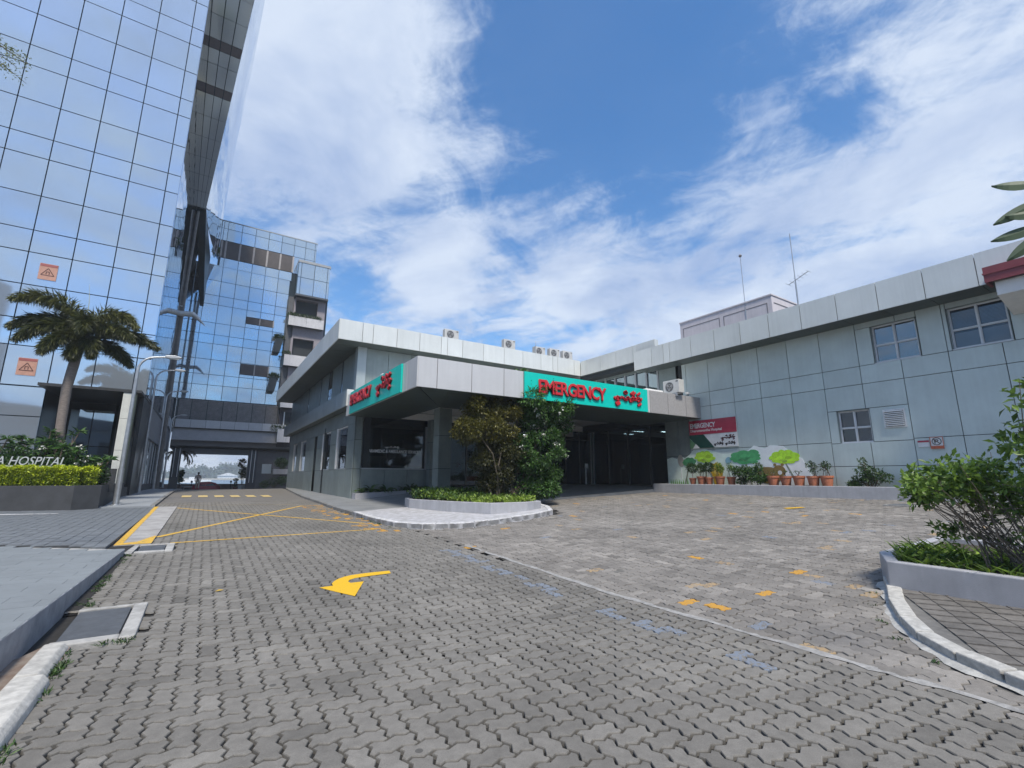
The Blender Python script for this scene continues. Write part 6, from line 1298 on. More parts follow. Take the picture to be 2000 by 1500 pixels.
# dark frangipani and shrubs
def plume(x, y, z, hgt, rad, n, seed, label, flowers=3):
    rs = random.Random(seed); t = thing('frangipani_shrub', (x, y, z), label, 'shrub', 'dark shrubs in the tower planter'); mb = MB(); heads = []
    for k in range(n):
        a = rs.uniform(0, 6.28); r_ = rad*math.sqrt(rs.random()); tip = (x+r_*math.cos(a), y+r_*math.sin(a), z+hgt*rs.uniform(.45, 1)); heads.append(tip)
    branchy(mb, (x, y, z), heads, .035, .018, seed, .1); mb.build('branches', M_bark, t)
    P = []; D = []
    for hd in heads:
        for q in range(20): a = rs.uniform(0, 6.28); e = rs.uniform(-.3, .9); P.append(hd); D.append((math.cos(a)*math.cos(e), math.sin(a)*math.cos(e), math.sin(e)))
    leaves('foliage', P, D, np.random.uniform(.22, .36, len(P)), .075, np.clip(np.random.normal(.3, .25, len(P)), 0, 1), LM_dark, t, .2, .25)
    P, D, d = clump_pts([(x, y, z+hgt*.4, rad*1.05, rad*.8, hgt*.42)], 1700, .3); leaves('undergrowth', P, D, .13, .06, np.clip(np.random.normal(.22, .2, len(P)), 0, 1), LM_dark, t)
    if flowers:
        P = []
        for q in range(flowers): hd = rs.choice(heads); P += [np.array(hd)+(0, -.1, .08)+np.random.normal(size=3)*.03 for _ in range(12)]
        leaves('blossom', np.array(P), np.random.normal(size=(len(P), 3)), .09, .07, np.random.rand(len(P)), LM_petal, t)
for i, (x, y, hh_, r_, n_, lab, fl_) in enumerate(((-6.4, 25.2, 1.9, .8, 12, 'dark plumed shrub at the left edge of the tower planter', 0), (-5.75, 24.6, 1.75, .65, 12, 'dark shrub with white flowers left of the palm trunk', 1), (-4.95, 25.4, 2.25, .75, 14, 'tall plumed shrub just right of and behind the palm trunk', 1), (-4.3, 24.3, 1.65, .65, 14, 'dark shrub with large white flowers in front of the lobby windows', 3), (-3.6, 23.9, 1.2, .5, 10, 'dark shrub with white flowers at the right end, against the pale pillar', 4), (-5.2, 24.0, .95, .6, 9, 'low dark shrub in front of the palm trunk foot', 1))):
    plume(x, y, 1.15, hh_, r_, n_, 70+i, lab, fl_)
# foxtail palm
pm = thing('palm_tree', (-5.0, 26, 1.15), 'foxtail palm with ringed grey trunk and bushy drooping fronds in front of the glass tower', 'palm tree')
mb = MB(); mb.tube([(-5.05, 26, 1.1), (-5.02, 26, 2.4), (-5.10, 26, 3.6), (-5.14, 26, 5.2), (-5.06, 26, 6.2), (-5.0, 26, 6.9)], [.25, .17, .16, .17, .18, .165], 16); mb.build('trunk', M_palmbark, pm, smooth=True)
mb = MB(); mb.tube([(-5.0, 26, 6.85), (-4.97, 26, 7.3), (-4.94, 26, 7.8), (-4.92, 26, 8.2)], [.19, .16, .11, .05], 12); mb.build('crownshaft', mat('olive_crownshaft', (.16, .17, .06), .5, 0, .15, 4), pm, smooth=True)
# fronds: azimuth in the picture plane (x), depth tilt (y), start elevation, droop, length
FR = [(-1, -.2, 1.1, 1.55, 2.9, 0), (1, -.1, 1.2, 2.0, 2.4, 0), (-1, .1, .45, 1.05, 2.7, 1), (-1, -.4, .15, 1.1, 2.5, 1), (1, .2, .35, .85, 2.9, 1), (1, -.5, .5, 1.2, 2.3, 1), (.1, -1, 1.1, 2.4, 1.9, 1), (-.3, 1, 1.0, 1.6, 2.2, 0), (-.6, -.7, -.1, 1.0, 2.1, 1), (.9, .5, .05, .9, 2.3, 1), (.5, -.8, .1, 1.6, 1.6, 1), (-.2, -.6, -.6, .8, 1.2, 1)]
for k, (ax_, ay_, el0, dr_, L_, dk) in enumerate(FR):
    a = Vector((ax_, ay_, 0)).normalized(); p = Vector((-4.93, 26, 8.0-.06*k)); path = [p.copy()]; N_ = 15; L_ *= .94; dr_ *= 1.18
    for i in range(N_): e = el0-dr_*((i+.5)/N_)**1.1; p = p+(a*math.cos(e)+Vector((0, 0, math.sin(e))))*L_/N_; path.append(p.copy())
    mb = MB(); mb.tube(path, [.04*(1-i/N_)+.006 for i in range(N_+1)], 5, tone=.6)
    m_ = 1000; P = []; D = []; Ll = []
    for q in range(m_):
        t_ = .10+.9*random.random(); i = min(N_-1, int(t_*N_)); c_ = path[i].lerp(path[i+1], t_*N_-i); tg = (path[i+1]-path[i]).normalized(); r_ = random.uniform(0, 2*math.pi)
        s1 = tg.cross(Vector((0, 0, 1))); s1 = s1.normalized() if s1.length > .01 else Vector((1, 0, 0)); s2 = tg.cross(s1)
        out_ = s1*math.cos(r_)+s2*math.sin(r_); dd = out_*random.uniform(.8, 1.3)+tg*.6+Vector((0, 0, -random.uniform(.3, .9))); P.append(tuple(c_)); D.append(tuple(dd)); Ll.append(.56*math.sin(math.pi*min(.98, .16+.78*t_))**.6*random.uniform(.7, 1.1))
    f = leaves('frond', P, D, np.array(Ll), .032, np.clip(np.random.normal(.55 if not dk else .36, .24, m_)+(.3 if k in (1, 0) else 0), 0, 1), LM_frond, pm, .1, .3)
    o = mb.build('rachis', mat('green_rachis', (.12, .16, .06), .5), f)
mb = MB(); mb.tube([(-4.92, 26, 8.0), (-4.95, 26, 9.0), (-5.05, 26, 9.8)], [.02, .012, .005], 5); mb.build('spear_leaf', mat('pale_spear', (.4, .42, .3), .6), pm)

# street lamps
def lamp(x, y, z, H_, arm, label):
    t = thing('street_lamp', (x, y, z), label, 'street lamp', 'grey street lamps along the left pavement')
    mb = MB(); mb.tube([(x, y, z-.02), (x, y, z+1.4)], .10, 14); mb.lathe([(.17, z-.02), (.17, z+.02), (.12, z+.04)], x, y, 14); mb.build('lower_pole', M_steel, t, smooth=False)
    mb = MB(); zt = z+H_; pts_ = [(x, y, z+1.4), (x, y, zt-.75)]+[(x+.55*(1-math.cos(a)), y, zt-.75+.6*math.sin(a)) for a in (.3, .6, .9, 1.2, 1.5)]+[(x+arm, y, zt-.08)]
    mb.tube(pts_, [.08, .06]+[.045]*5+[.035], 12); mb.build('pole_and_arm', M_steel, t, smooth=False)
    mb = MB(); mb.extr([(x+arm-.12, zt-.13), (x+arm+.1, zt-.14), (x+arm+.42, zt-.10), (x+arm+.46, zt-.05), (x+arm+.2, zt+.01), (x+arm-.12, zt-.03)], 'y', y-.09, y+.09); lh = mb.build('lamp_head', mat('lamp_head_grey', (.42, .43, .44), .5, .3), t, bevel=.02)
    mb = MB(); mb.box(x+arm+.04, x+arm+.36, y-.07, y+.07, zt-.155, zt-.12); mb.build('lens', mat('lamp_lens', (.45, .46, .45), .3), lh)
lamp(-2.70, 23.85, .52, 6.1, .95, 'nearest tall grey street lamp, its foot against the charcoal planter corner')
lamp(-3.12, 36.0, .64, 7.7, 1.0, 'second street lamp from the camera on the left pavement')
lamp(-3.16, 46.3, .66, 7.9, .95, 'third street lamp from the camera on the left pavement')
lamp(-3.16, 56.5, .6, 7.1, .75, 'farthest and smallest looking street lamp, just before the bridge')
# mast with a curved horn arm
ms_ = thing('tall_mast', (-3.15, 48.4, .66), 'tall dark mast rising past the glass tower, carrying a pale curved arm', 'mast')
mb = MB(); mb.tube([(-3.15, 48.4, .6), (-3.13, 48.4, 9), (-3.12, 48.4, 17), (-3.02, 48.4, 25.5)], [.20, .18, .15, .12], 12); mb.build('pole', mat('weathered_mast', (.13, .125, .12), .6, .3, .2, 3), ms_)
mb = MB(); mb.tube([(-4.5, 48, 15.15), (-3.2, 48, 15.5), (-2.3, 48, 15.6), (-1.95, 48, 15.35), (-1.30, 48, 14.72)], [.17, .24, .24, .17, .02], 12); mb.tube([(-4.3, 48, 15.9), (-3.1, 48, 16.2)], .03, 6); mb.tube([(-4.2, 48, 15.2), (-4.25, 48, 16.6)], .05, 6); mb.build('horn_arm', mat('pale_arm', (.55, .57, .58), .4, .2), ms_)
# rooftop and canopy air conditioners
def ac(x, y, z, label, face='y', w=.85, hh_=.62, d=.32, ft=.55):
    t = thing('air_conditioner', (x, y, z), label, 'air conditioner', 'outdoor air conditioning units'); M_ac = mat('pale_casing', (.55, .55, .53), .5, 0, .06, 6)
    mb = MB()
    if face == 'y': mb.box(x-w/2, x+w/2, y, y+d, z, z+hh_)
    else: mb.box(x, x+d, y-w/2, y+w/2, z, z+hh_)
    mb.build('casing', M_ac, t, bevel=.015)
    def F2(a, b): return (x-w/2+a, y-.006, z+b) if face == 'y' else (x-.006, y+w/2-a, z+b)
    cx0, cz0, r = w*.40, hh_*.5, hh_*.40
    for (ra, rb, mm) in ((r*.93, r, M_gframe), (r*.45, r*.52, M_gframe)):
        mb = MB(); n_ = 24; vs = []
        for k in range(n_): a = 2*math.pi*k/n_; vs += [F2(cx0+ra*math.cos(a), cz0+ra*math.sin(a)), F2(cx0+rb*math.cos(a), cz0+rb*math.sin(a))]
        mb.add(vs, [(2*k, 2*k+1, (2*k+3) % (2*n_), (2*k+2) % (2*n_)) for k in range(n_)]); mb.build('grille_ring', mm, t)
    mb = MB(); n_ = 20; q_ = [F2(cx0+r*.9*math.cos(2*math.pi*k/n_), cz0+r*.9*math.sin(2*math.pi*k/n_)) for k in range(n_)]; off = (0, .003, 0) if face == 'y' else (.003, 0, 0); mb.add([tuple(Vector(p)+Vector(off)) for p in q_], [tuple(range(n_))]); mb.build('fan_opening', mat('fan_shadow', (.10, .10, .10), .6), t)
    mb = MB(); 
    for k in range(3):
        a = 2.1*k; p0, p1, p2 = F2(cx0, cz0), F2(cx0+r*.8*math.cos(a), cz0+r*.8*math.sin(a)), F2(cx0+r*.8*math.cos(a+.7), cz0+r*.8*math.sin(a+.7)); mb.add([p0, p1, p2], [(0, 1, 2)])
    mb.build('fan_blade', mat('fan_grey', (.30, .30, .30)), t)
    mb = MB(); a, b = F2(w*.82, hh_*.82), F2(w*.95, hh_*.9); mb.box(min(a[0], b[0])-.002, max(a[0], b[0])+.002, min(a[1], b[1])-.002, max(a[1], b[1]), min(a[2], b[2]), max(a[2], b[2])); mb.build('badge', M_dark, t)
    for s_ in (.12, .88):
        mb = MB(); a = F2(w*s_, 0); mb.box(a[0]-.03, a[0]+.03, a[1], a[1]+.3, z-ft, z); mb.build('foot', M_steel, t)
for i, (x, w_, zz_, lab) in enumerate(((11.62, .92, 9.72, 'leftmost air conditioner standing alone on the front roof'), (15.75, .86, 9.78, 'second air conditioner from the left, alone on the roof above the canopy'), (18.20, .86, 9.68, 'first of the three grouped air conditioners on the roof, from the left'), (19.45, .86, 9.74, 'middle one of the three grouped air conditioners on the roof'), (20.6, .86, 9.74, 'rightmost of the three grouped roof air conditioners, by the roof corner'))):
    ac(x, 24.6, zz_, lab, 'y', w_)
mb = MB(); mb.tube([(17.75, 24.5, 9.1), (17.75, 24.5, 10.6)], .015, 6); o = mb.build('roof_rod', M_steel); tag(o, 'thin steel rod on the roof left of the three grouped air conditioners', 'rod')
ac(19.1, 14.9, 5.75, 'white air conditioner with its side to us on the right end of the canopy roof', 'x', .95, .66, .40, .18)
t = thing('roof_camera', (20.4, 14.9, 5.68), 'small dark camera on a stalk at the right end of the canopy roof', 'camera'); mb = MB(); mb.tube([(20.4, 14.9, 5.5), (20.4, 14.9, 5.85)], .02, 6); mb.build('stalk', M_dark, t); mb = MB(); mb.box(20.2, 20.45, 14.8, 14.9, 5.83, 5.92); mb.build('housing', M_white, t)
t = thing('roof_floodlight', (5.95, 19.1, 5.7), 'small pale floodlight on top of the canopy above the left sign', 'floodlight'); mb = MB(); mb.box(5.8, 6.1, 18.9, 19.2, 5.72, 5.86); mb.build('housing', M_white, t, bevel=.02); mb = MB(); mb.tube([(5.95, 19.1, 5.6), (5.95, 19.1, 5.75)], .02, 6); mb.build('bracket', M_steel, t)
ac(5.6, 26.6, 9.4, 'air conditioner on the left edge of the main roof, seen above the fascia', 'x', .8, .5, .3)
t = thing('duct_box', (18.6, 14.95, 5.6), 'pale duct cover lying on the canopy roof beside the air conditioner', 'duct'); mb = MB(); mb.prism([(17.3, 14.9), (18.5, 14.9), (18.5, 15.3), (17.3, 15.3)], 5.55, 5.82); mb.build('cover', M_plaster, t, bevel=.03)

# ================================================================ beyond the bridge
qs = sheet('quay_paving', [(-30, 61), (30, 61), (30, 78.9), (-30, 78.9)], lambda x, y: hf(x, y)+.004, mat('quay_concrete', (.28, .26, .24), .9, 0, .2, 1.5), step=4, kind='structure')
sw = thing('sea_wall', (0, 76, 0), 'low brownish sea wall along the quay beyond the bridge', 'wall'); mb = MB(); mb.box(-40, 40, 76, 76.3, -.1, .62); mb.build('wall', mat('brown_seawall', (.20, .15, .13), .85, 0, .25, .8), sw); mb = MB(); mb.box(-40, 40, 75.95, 76.35, .62, .70); mb.build('coping', M_conc, sw)
def car(x, y, z, L_, body, label):
    t = thing('parked_car', (x, y, z), label, 'car'); hb = [(0, .32), (.02, .62), (.12, .80), (.62, .92), (1.05, .98), (1.62, 1.38), (2.7, 1.44), (3.35, 1.28), (3.72, .98), (3.86, .85), (3.9, .4), (3.85, .28), (3.2, .24), (.6, .22)]
    k = L_/3.9; W_ = 1.68
    mb = MB(); n_ = len(hb); rows = []
    for s_, (ins_, zz) in zip((-1, -.86, .86, 1), ((0, 0), (0, 0), (0, 0), (0, 0))):
        rows.append([(x+a*k, y+s_*W_/2*(1-.12*max(0, b-.9)/.5), z+b) for a, b in hb])
    V_ = [p for r_ in rows for p in r_]; Fs = [(r_*n_+i, r_*n_+(i+1) % n_, (r_+1)*n_+(i+1) % n_, (r_+1)*n_+i) for r_ in range(3) for i in range(n_)]+[tuple(range(n_)), tuple(range(3*n_, 4*n_))[::-1]]
    mb.add(V_, Fs); mb.build('body', body, t, bevel=.05)
    gm = mat('car_glass', (.015, .018, .022), .08)
    for s_ in (-1, 1):
        yy_ = y+s_*(W_/2*.925+.012); mb = MB()
        for pts_ in ([(1.25, 1.02), (1.70, 1.32), (2.25, 1.36), (2.25, 1.0)], [(2.32, 1.0), (2.32, 1.36), (2.75, 1.36), (3.25, 1.22), (3.4, 1.02)]):
            mb.add([(x+a*k, yy_-s_*.06*(b-1.0)/.36, z+b) for a, b in pts_], [(0, 1, 2, 3, 4)[:len(pts_)]])
        mb.build('side_window', gm, t)
        for wx in (.72, 3.12):
            mb = MB(); pr_ = []
            c_ = (x+wx*k, y+s_*(W_/2-.02)); n2 = 18
            vs = [(c_[0]+.31*math.cos(2*math.pi*q/n2), c_[1]+dy, z+.31+.31*math.sin(2*math.pi*q/n2)) for dy in (-.1, .1) for q in range(n2)]
            mb.add(vs, [tuple(range(n2)), tuple(range(n2, 2*n2))[::-1]]+[(q, (q+1) % n2, n2+(q+1) % n2, n2+q) for q in range(n2)]); wh = mb.build('wheel', mat('tyre_rubber', (.02, .02, .02), .8), t)
            mb = MB(); vs = [(c_[0]+.19*math.cos(2*math.pi*q/n2), c_[1]+s_*.11, z+.31+.19*math.sin(2*math.pi*q/n2)) for q in range(n2)]; mb.add(vs, [tuple(range(n2))]); mb.build('rim', M_steel, wh)
    mb = MB(); mb.box(x+3.84*k, x+3.92*k, y-.75, y-.45, z+.75, z+.9); mb.box(x+3.84*k, x+3.92*k, y+.45, y+.75, z+.75, z+.9); mb.build('tail_lamp', M_red, t)
    return t
car(-1.75, 67.5, hf(0, 67.5), 3.6, mat('maroon_car_paint', (.30, .02, .035), .3, .3, .03, 2, spec=.6), 'maroon hatchback parked side-on beyond the bridge')
# person walking away, seen from behind
def person(x, y, z, H_, label):
    t = thing('person', (x, y, z), label, 'person'); s_ = H_/1.7
    def skin(name, V_, E_, Rr, material, lev=2):
        me = bpy.data.meshes.new(name); me.from_pydata([(x+a*s_, y+b*s_, z+c*s_) for a, b, c in V_], E_, []); o = bpy.data.objects.new(name, me); COL.objects.link(o); o.parent = t; o.matrix_parent_inverse = pinv(t)
        md = o.modifiers.new('skin', 'SKIN'); md.use_smooth_shade = True
        for i, r_ in enumerate(Rr): me.skin_vertices[0].data[i].radius = ((r_ if not isinstance(r_, tuple) else r_[0])*s_, (r_ if not isinstance(r_, tuple) else r_[1])*s_)
        me.skin_vertices[0].data[0].use_root = True; sb = o.modifiers.new('sub', 'SUBSURF'); sb.levels = lev-1; sb.render_levels = lev-1; me.materials.append(material); return o
    skn = mat('brown_skin', (.16, .08, .05), .6)
    V_ = [(0, 0, .95), (0, 0, 1.15), (0, 0, 1.38), (0, 0, 1.46), (0, .01, 1.56), (0, .01, 1.66), (.19, 0, 1.38), (.24, .02, 1.12), (.23, -.08, .90), (.22, -.12, .80), (-.19, 0, 1.38), (-.25, .02, 1.12), (-.24, .06, .90), (-.24, .06, .80), (.10, 0, .88), (.11, .06, .50), (.11, -.06, .10), (.11, .08, .03), (-.10, 0, .88), (-.11, .02, .50), (-.11, .10, .10), (-.11, .22, .03)]
    E_ = [(0, 1), (1, 2), (2, 3), (3, 4), (4, 5), (2, 6), (6, 7), (7, 8), (8, 9), (2, 10), (10, 11), (11, 12), (12, 13), (0, 14), (14, 15), (15, 16), (16, 17), (0, 18), (18, 19), (19, 20), (20, 21)]
    Rr = [.13, .12, .13, .055, .085, .08, .06, .045, .035, .035, .06, .045, .035, .035, .09, .065, .045, .045, .09, .065, .045, .045]; me_ = skin('body', V_, E_, Rr, skn)
    bd = me_
    # loose shirt and trousers over the body, hair
    skin('shirt', [(0, 0, .90), (0, 0, 1.05), (0, 0, 1.22), (0, 0, 1.38), (.19, 0, 1.39), (.25, .02, 1.14), (.245, -.03, 1.02), (-.19, 0, 1.39), (-.26, .02, 1.14), (-.255, .04, 1.02)], [(0, 1), (1, 2), (2, 3), (3, 4), (4, 5), (5, 6), (3, 7), (7, 8), (8, 9)], [(.19, .15), (.18, .14), (.17, .13), (.14, .12), .08, .07, .065, .08, .07, .065], mat('beige_checked_shirt', (.38, .31, .27), .8, 0, .2, 14))
    skin('trousers', [(0, 0, .90), (.10, 0, .84), (.115, .06, .50), (.115, -.05, .12), (-.10, 0, .84), (-.115, .02, .50), (-.115, .09, .12)], [(0, 1), (1, 2), (2, 3), (0, 4), (4, 5), (5, 6)], [(.16, .13), .11, .085, .065, .11, .085, .065], mat('cream_trousers', (.42, .36, .28), .8))
    mb = MB(); mb.lathe([(.0, z+1.60*s_), (.085*s_, z+1.60*s_), (.10*s_, z+1.67*s_), (.085*s_, z+1.74*s_), (.04*s_, z+1.775*s_), (0, z+1.78*s_)], x, y-.015, 12); mb.build('hair', mat('black_hair', (.01, .01, .01), .6), t, smooth=True)
    return t
person(-.40, 59.5, hf(-.40, 59.5)+.0, 1.72, 'person in a loose beige shirt and cream trousers walking away under the bridge')
t = thing('parked_scooter', (-1.75, 64, hf(-1.75, 64)), 'dark scooter parked at the left beyond the bridge', 'scooter'); z = hf(-1.75, 64)
mb = MB(); mb.extr([(63.2, z+.35), (63.5, z+.7), (64.1, z+.72), (64.4, z+.55), (64.5, z+.95), (64.62, z+.95), (64.7, z+.3), (63.9, z+.22)], 'x', -1.87, -1.63); mb.build('body', mat('dark_scooter_paint', (.05, .05, .06), .3), t, bevel=.03)
for wy in (63.4, 64.7):
    mb = MB(); n2 = 16; vs = [(-1.75+dx, wy+.26*math.cos(2*math.pi*q/n2), z+.26+.26*math.sin(2*math.pi*q/n2)) for dx in (-.05, .05) for q in range(n2)]; mb.add(vs, [tuple(range(n2)), tuple(range(n2, 2*n2))[::-1]]+[(q, (q+1) % n2, n2+(q+1) % n2, n2+q) for q in range(n2)]); mb.build('wheel', mat('tyre_rubber', (.02, .02, .02)), t)
mb = MB(); mb.tube([(-2.05, 64.55, z+1.05), (-1.75, 64.55, z+1.0), (-1.45, 64.55, z+1.05)], .02, 6); mb.build('handlebar', M_dark, t)
t = thing('baggage_cart', (-1.35, 65.4, 0), 'small dark cart with a grey top standing left of the walking person', 'cart'); z = hf(-1.3, 65.4)
mb = MB(); mb.box(-1.75, -.95, 65, 65.8, z+.3, z+.75); mb.build('bin', mat('cart_grey', (.07, .07, .08), .5), t, bevel=.03); mb = MB(); mb.box(-1.8, -.9, 64.95, 65.85, z+.8, z+.9); mb.build('top', mat('cart_top', (.35, .35, .36), .5), t)
for wx in (-1.65, -1.05):
    mb = MB(); mb.tube([(wx-.04, 65.1, z+.16), (wx+.04, 65.1, z+.16)], .16, 14); mb.build('wheel', mat('tyre_rubber', (.02, .02, .02)), t)
for i, (x, lab) in enumerate(((-1.0, 'thin dark bollard post left of the walking person'), (2.83, 'thin dark bollard post right of the maroon car'))):
    t = thing('post', (x, 65, hf(x, 65)), lab, 'post', 'thin posts beyond the bridge'); z = hf(x, 65); mb = MB(); mb.tube([(x, 65, z), (x, 65, z+1.3)], .03, 8); mb.build('pole', M_dark, t); mb = MB(); mb.lathe([(0, z+1.22), (.10, z+1.27), (.11, z+1.38), (.06, z+1.48), (0, z+1.5)], x, 65, 12); mb.build('head', M_dark, t)
t = thing('topiary_pot', (3.25, 63.6, .2), 'tall narrow plant in a dark red pot right of the car beyond the bridge', 'potted plant'); z = hf(3.25, 63.6); mb = MB(); mb.lathe([(.16, z), (.22, z+.5), (.24, z+.56), (.2, z+.56), (.01, z+.5)], 3.25, 63.6, 14); mb.build('pot', mat('dark_red_pot', (.16, .03, .02), .6), t)
P, D, d = clump_pts([(3.25, 63.6, z+.9, .14, .14, .35), (3.25, 63.6, z+1.4, .22, .2, .14)], 500, .4); leaves('foliage', P, D, .12, .05, np.random.rand(len(P))*.3, LM_dark, t)
t = thing('white_planter_box', (4.0, 65, .2), 'pale round planter holding a small leafy tree at the right pier', 'planter'); z = hf(4, 65); mb = MB(); mb.lathe([(.35, z), (.40, z+.9), (.42, z+.95), (.3, z+.95), (.01, z+.9)], 4.0, 65, 16); mb.build('tub', M_plaster, t)
bush('small_tree', [(3.95, 65, 2.2, .45, .4, .75), (3.8, 65, 3.2, .35, .3, .5)], 420, .30, .17, LM_mid, 'small open-leaved tree growing in the pale tub beside the right pier', 'tree', base=(4.0, 65, z+.85), seed=33)
# palm and dark bush just beyond the left pier
pm2 = thing('palm_tree', (-2.6, 66, .1), 'palm half hidden behind the left bridge pier, drooping fronds in the opening', 'palm tree'); mb = MB(); mb.tube([(-2.75, 66, 0), (-2.7, 66, 4.4)], [.2, .15], 10); mb.build('trunk', M_palmbark, pm2)
for k, (ax_, ay_, el0, dr_) in enumerate(((1, 0, .5, 2.2), (.9, -.5, .2, 2.0), (.8, .4, .9, 2.0), (.6, -.8, .7, 2.4), (-1, .2, .4, 1.8), (-.6, .8, .6, 1.9))):
    a = Vector((ax_, ay_, 0)).normalized(); p = Vector((-2.7, 66, 4.4)); P = []; D = []
    for i in range(60):
        e = el0-dr_*i/60; dv = a*math.cos(e)+Vector((0, 0, math.sin(e))); p = p+dv*.036; sd_ = Vector((-a.y, a.x, 0))
        for s_ in (-1, 1): P.append(tuple(p)); D.append(tuple(sd_*s_*.8+dv*.6+Vector((0, 0, -.5))))
    leaves('frond', P, D, .55, .05, np.random.rand(len(P))*.4, LM_frond, pm2, .1, .2)
bush('dark_bush', [(-2.15, 64.5, 1.3, .5, .4, .6), (-2.0, 64.5, 2.0, .4, .3, .3)], 900, .2, .09, LM_dark, 'dark bush at the foot of the left bridge pier', seed=34, base=(-2.15, 64.5, .2))
bush('clipped_bush', [(6.9, 56.6, 3.05, .75, .4, .55)], 1500, .13, .07, LM_mid, 'rounded green bush on the ledge right of the bridge opening', seed=35, k=40, sz=.2, base=(6.9, 56.6, 2.4))
mb = MB(); mb.box(6.2, 7.9, 56.3, 57.2, 1.9, 2.45); o = mb.build('ledge_planter', M_planter, bevel=.02); tag(o, 'grey ledge carrying the rounded bush beside the bridge opening', 'planter')
bush('low_bush', [(6.2, 55.8, 1.1, .9, .5, .45), (7.2, 55.8, 1.3, .8, .5, .5), (5.5, 56.0, .9, .5, .4, .3)], 2200, .14, .07, LM_mid, 'low green bushes on the ground at the right end of the bridge', seed=36, k=50, sz=.2, base=(6.4, 55.8, .6))
# balcony planting and hanging boxes on the far building
for i, (x0_, x1_, z_, n_, lab) in enumerate(((6.6, 10.2, 20.35, 900, 'leafy plants spilling over the upper white balcony'), (6.4, 7.2, 15.6, 200, 'low plants on the middle white balcony'), (6.1, 7.3, 6.95, 260, 'spiky plants on the lowest white balcony'))):
    cl = [(x, 58.6, z_+.1, .25, .25, .22+.15*random.random()) for x in np.arange(x0_, x1_, .4)]; t = thing('balcony_plants', ((x0_+x1_)/2, 58.6, z_), lab, 'plants', 'planting on the far building'); P, D, d = clump_pts(cl, n_, .3, .5); leaves('foliage', P, D, .28, .07, np.random.rand(len(P))*.5, LM_mid, t)
for i, (x, z_, lab) in enumerate(((5.35, 16.9, 'upper dark hanging planter box on the corner of the far building'), (5.2, 12.2, 'lower dark hanging planter box on the corner of the far building'))):
    t = thing('hanging_planter', (x, 59.3, z_), lab, 'planter', 'hanging boxes on the far building'); mb = MB(); mb.extr([(x-.15, z_-1.0), (x+.55, z_-1.0), (x+.8, z_+.6), (x+.05, z_+.6)], 'y', 58.9, 59.8); mb.build('box', mat('dark_box', (.02, .03, .035), .5), t)
    P, D, d = clump_pts([(x+.4, 59.3, z_+.8, .5, .4, .25)], 260, .3, .6); leaves('foliage', P, D, .4, .07, np.random.rand(len(P))*.5, LM_mid, t)
t = thing('roof_bush', (-1.45, 60.2, 26), 'small green plant growing at the left edge of the far building roof terrace', 'bush'); P, D, d = clump_pts([(-1.55, 59.9, 27.0, .3, .3, .8)], 350, .3, .5); leaves('foliage', P, D, .25, .09, np.random.rand(len(P))*.6, LM_mid, t)
# island across the water, boats
isl = thing('island_shore', (0, 700, -1.3), 'low wooded island across the water with a pale beach', 'island'); mb = MB(); mb.prism([(-900, 640), (1200, 640), (1200, 760), (-900, 760)], -2.5, .1); mb.build('beach', mat('pale_sand', (.5, .46, .38), .9), isl)
mb = MB(); rs = random.Random(4)
x = -500.
cl = []
while x < 700:
    r_ = rs.uniform(6, 14); hh_ = rs.uniform(6, 15)+6*math.sin(x*.02); cl.append((x, 655+rs.uniform(0, 25), hh_*.45, r_, 9, max(4, hh_*.62))); x += r_*rs.uniform(.35, .8)
mb = MB()
for (a, b, c_, r1, r2, r3) in cl: mb.lathe([(r1*.98, -.5), (r1*.95, c_), (r1*.7, c_+r3*.6), (r1*.3, c_+r3*.85), (.1, c_+r3*.9)], a, b+8, 9)
mb.build('tree_mass', mat('hazy_tree_mass', (.05, .085, .07), .9, 0, .3, .15), isl)['kind'] = 'stuff'
P, D, d = clump_pts(cl, 16000, .6, .3); o = leaves('far_trees', P, D, 3.2, 2.4, np.clip(np.random.normal(.4, .2, len(P)), 0, 1), leafmat('hazy_tree', (.05, .085, .07), (.12, .17, .12)), None); tag(o, kind='stuff')
t = thing('island_house', (26, 645, 0), 'white roofed low building on the far island shore', 'building'); mb = MB(); mb.box(14, 34, 640, 650, 0, 3); mb.build('wall', M_white, t); mb = MB(); mb.extr([(13, 3), (35, 3), (24, 6.5)], 'y', 639, 651); mb.build('roof', M_white, t)
t = thing('boat', (-6, 300, -1.2), 'small white boat on the water behind the walking person', 'boat'); mb = MB(); mb.prism([(-10, 300), (-2, 298.5), (4, 300), (-2, 301.5)], -1.4, .2); mb.build('hull', M_white, t); mb = MB(); mb.box(-6, -1, 299.2, 300.8, .2, 1.6); mb.build('cabin', M_white, t)

# ================================================================ what the mirror glass shows: buildings across the street behind the camera
nb = thing('opposite_building', (-22, -22, 0), 'long grey building across the street behind the camera, seen only in reflections', 'building')
mb = MB(); mb.box(-60, -6.5, -34, -18, 0, 8.4); mb.build('wall', mat('grey_facade', (.14, .16, .18), .8, 0, .1, .5), nb)
mb = MB(); mb.extr([(-61, 8.4), (-6, 8.4), (-8, 9.4), (-30, 11.8), (-61, 12.0)], 'y', -34.5, -17.8); mb.build('roof', mat('dark_roof_sheet', (.09, .10, .12), .6), nb)
for k in range(14): mb = MB(); mb.box(-58+k*3.7, -56+k*3.7, -18.05, -17.95, 4.6, 6.6); mb.build('window', M_dark, nb)
nb2 = thing('opposite_tower', (-40, -30, 0), 'grey curved tower block behind the camera, seen only in the tower glass', 'tower')
mb = MB(); mb.prism([(-60+0, -52), (-33, -52), (-31, -44), (-33, -38), (-37, -35), (-60, -35)], 0, lambda x, y: 34 if x > -36 else 42); mb.build('wall', mat('grey_facade2', (.22, .25, .29), .7, 0, .1, .5), nb2)
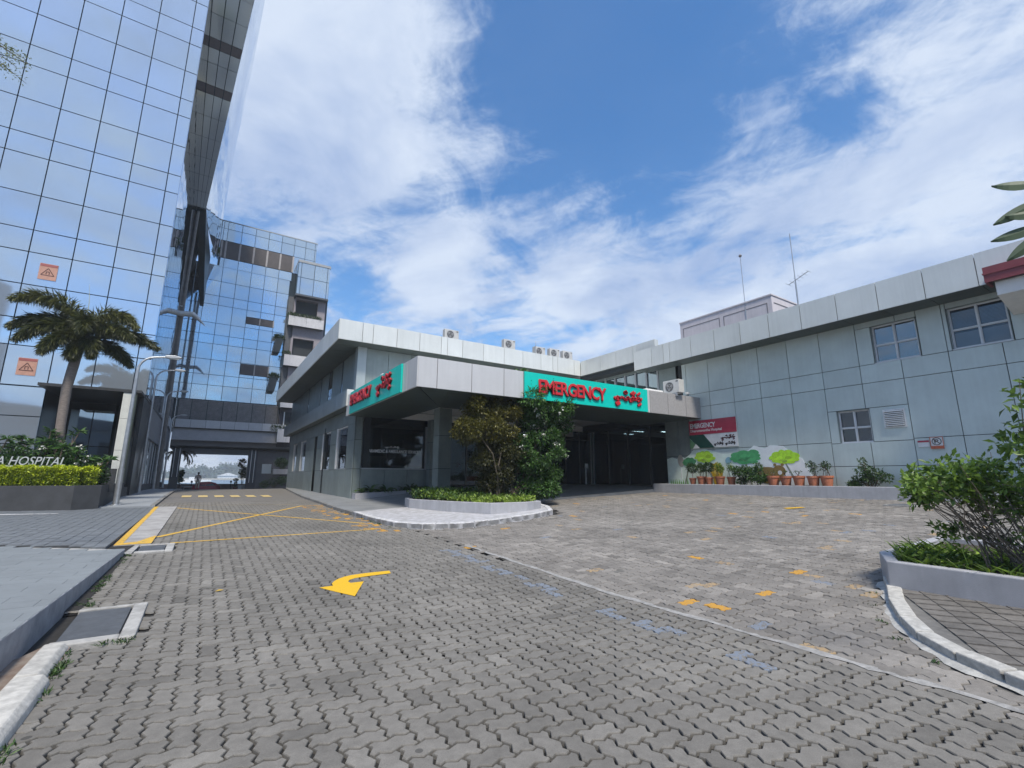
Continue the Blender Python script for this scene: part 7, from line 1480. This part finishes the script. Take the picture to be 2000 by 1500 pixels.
t = thing('sanitiser_stand', (20.2, 22.6, 1.15), 'small pale stand beside the glazed entrance deep under the canopy', 'stand')
mb = MB(); mb.box(20.05, 20.35, 22.45, 22.75, 1.14, 1.17); mb.build('foot', M_steel, t); mb = MB(); mb.tube([(20.2, 22.6, 1.15), (20.2, 22.6, 2.2), (20.1, 22.5, 2.4)], .03, 8); mb.build('stem', M_steel, t); mb = MB(); mb.box(20.05, 20.25, 22.42, 22.52, 2.2, 2.5); mb.build('dispenser', M_white, t, bevel=.02)
# weeds in the joints along the kerbs
wp = [(-1.0+random.uniform(-.03, .03)*2, random.uniform(7.6, 11.3)) for _ in range(26)]+[(-.83+random.uniform(-.03, .03), random.uniform(3.2, 6.3)) for _ in range(22)]+[(-.44, 6.15), (-.40, 6.2), (-.5, 6.16), (-.62, 6.17)]+[(4.45+random.uniform(-.03, .05), random.uniform(13, 17)) for _ in range(14)]
wp += [(x-.10+random.uniform(-.03, .03), y+.12) for x, y in RPAVE[1:6]]
P = []; D = []
for (x, y) in wp:
    for q in range(random.randint(5, 22)): P.append((x+random.gauss(0, .02), y+random.gauss(0, .03), hf(x, y)-.005)); D.append((random.gauss(0, .6), random.gauss(0, .6), .8))
o = leaves('weeds', np.array(P), np.array(D), np.random.uniform(.02, .07, len(P)), .012, np.random.rand(len(P))*.6, LM_mid, None, .1, .3); tag(o, kind='stuff')
t = thing('fallen_leaf', (.35, 7.8, .1), 'single dry yellow leaf lying on the pavers left of the painted arrow', 'leaf'); z = hf(.35, 7.8)
mb = MB(); mb.add([(.30, 7.78, z+.006), (.35, 7.83, z+.02), (.41, 7.82, z+.008), (.36, 7.77, z+.012)], [(0, 1, 2, 3)]); mb.build('blade', mat('dry_yellow_leaf', (.45, .30, .05), .7), t)
# air with a little sea haze
hz = MB(); hz.box(-700, 1000, -60, 900, -3.5, 62); ho = hz.build('haze', mat('haze_dummy', (1, 1, 1))); ho['kind'] = 'stuff'
HM = bpy.data.materials.new('haze_air'); HM.use_nodes = True; hn = HM.node_tree.nodes; hn.clear(); ov = hn.new('ShaderNodeOutputMaterial'); pvn = hn.new('ShaderNodeVolumePrincipled'); pvn.inputs['Density'].default_value = .00085; pvn.inputs['Color'].default_value = (.82, .90, 1, 1)
HM.node_tree.links.new(pvn.outputs[0], ov.inputs['Volume']); ho.data.materials.clear(); ho.data.materials.append(HM)
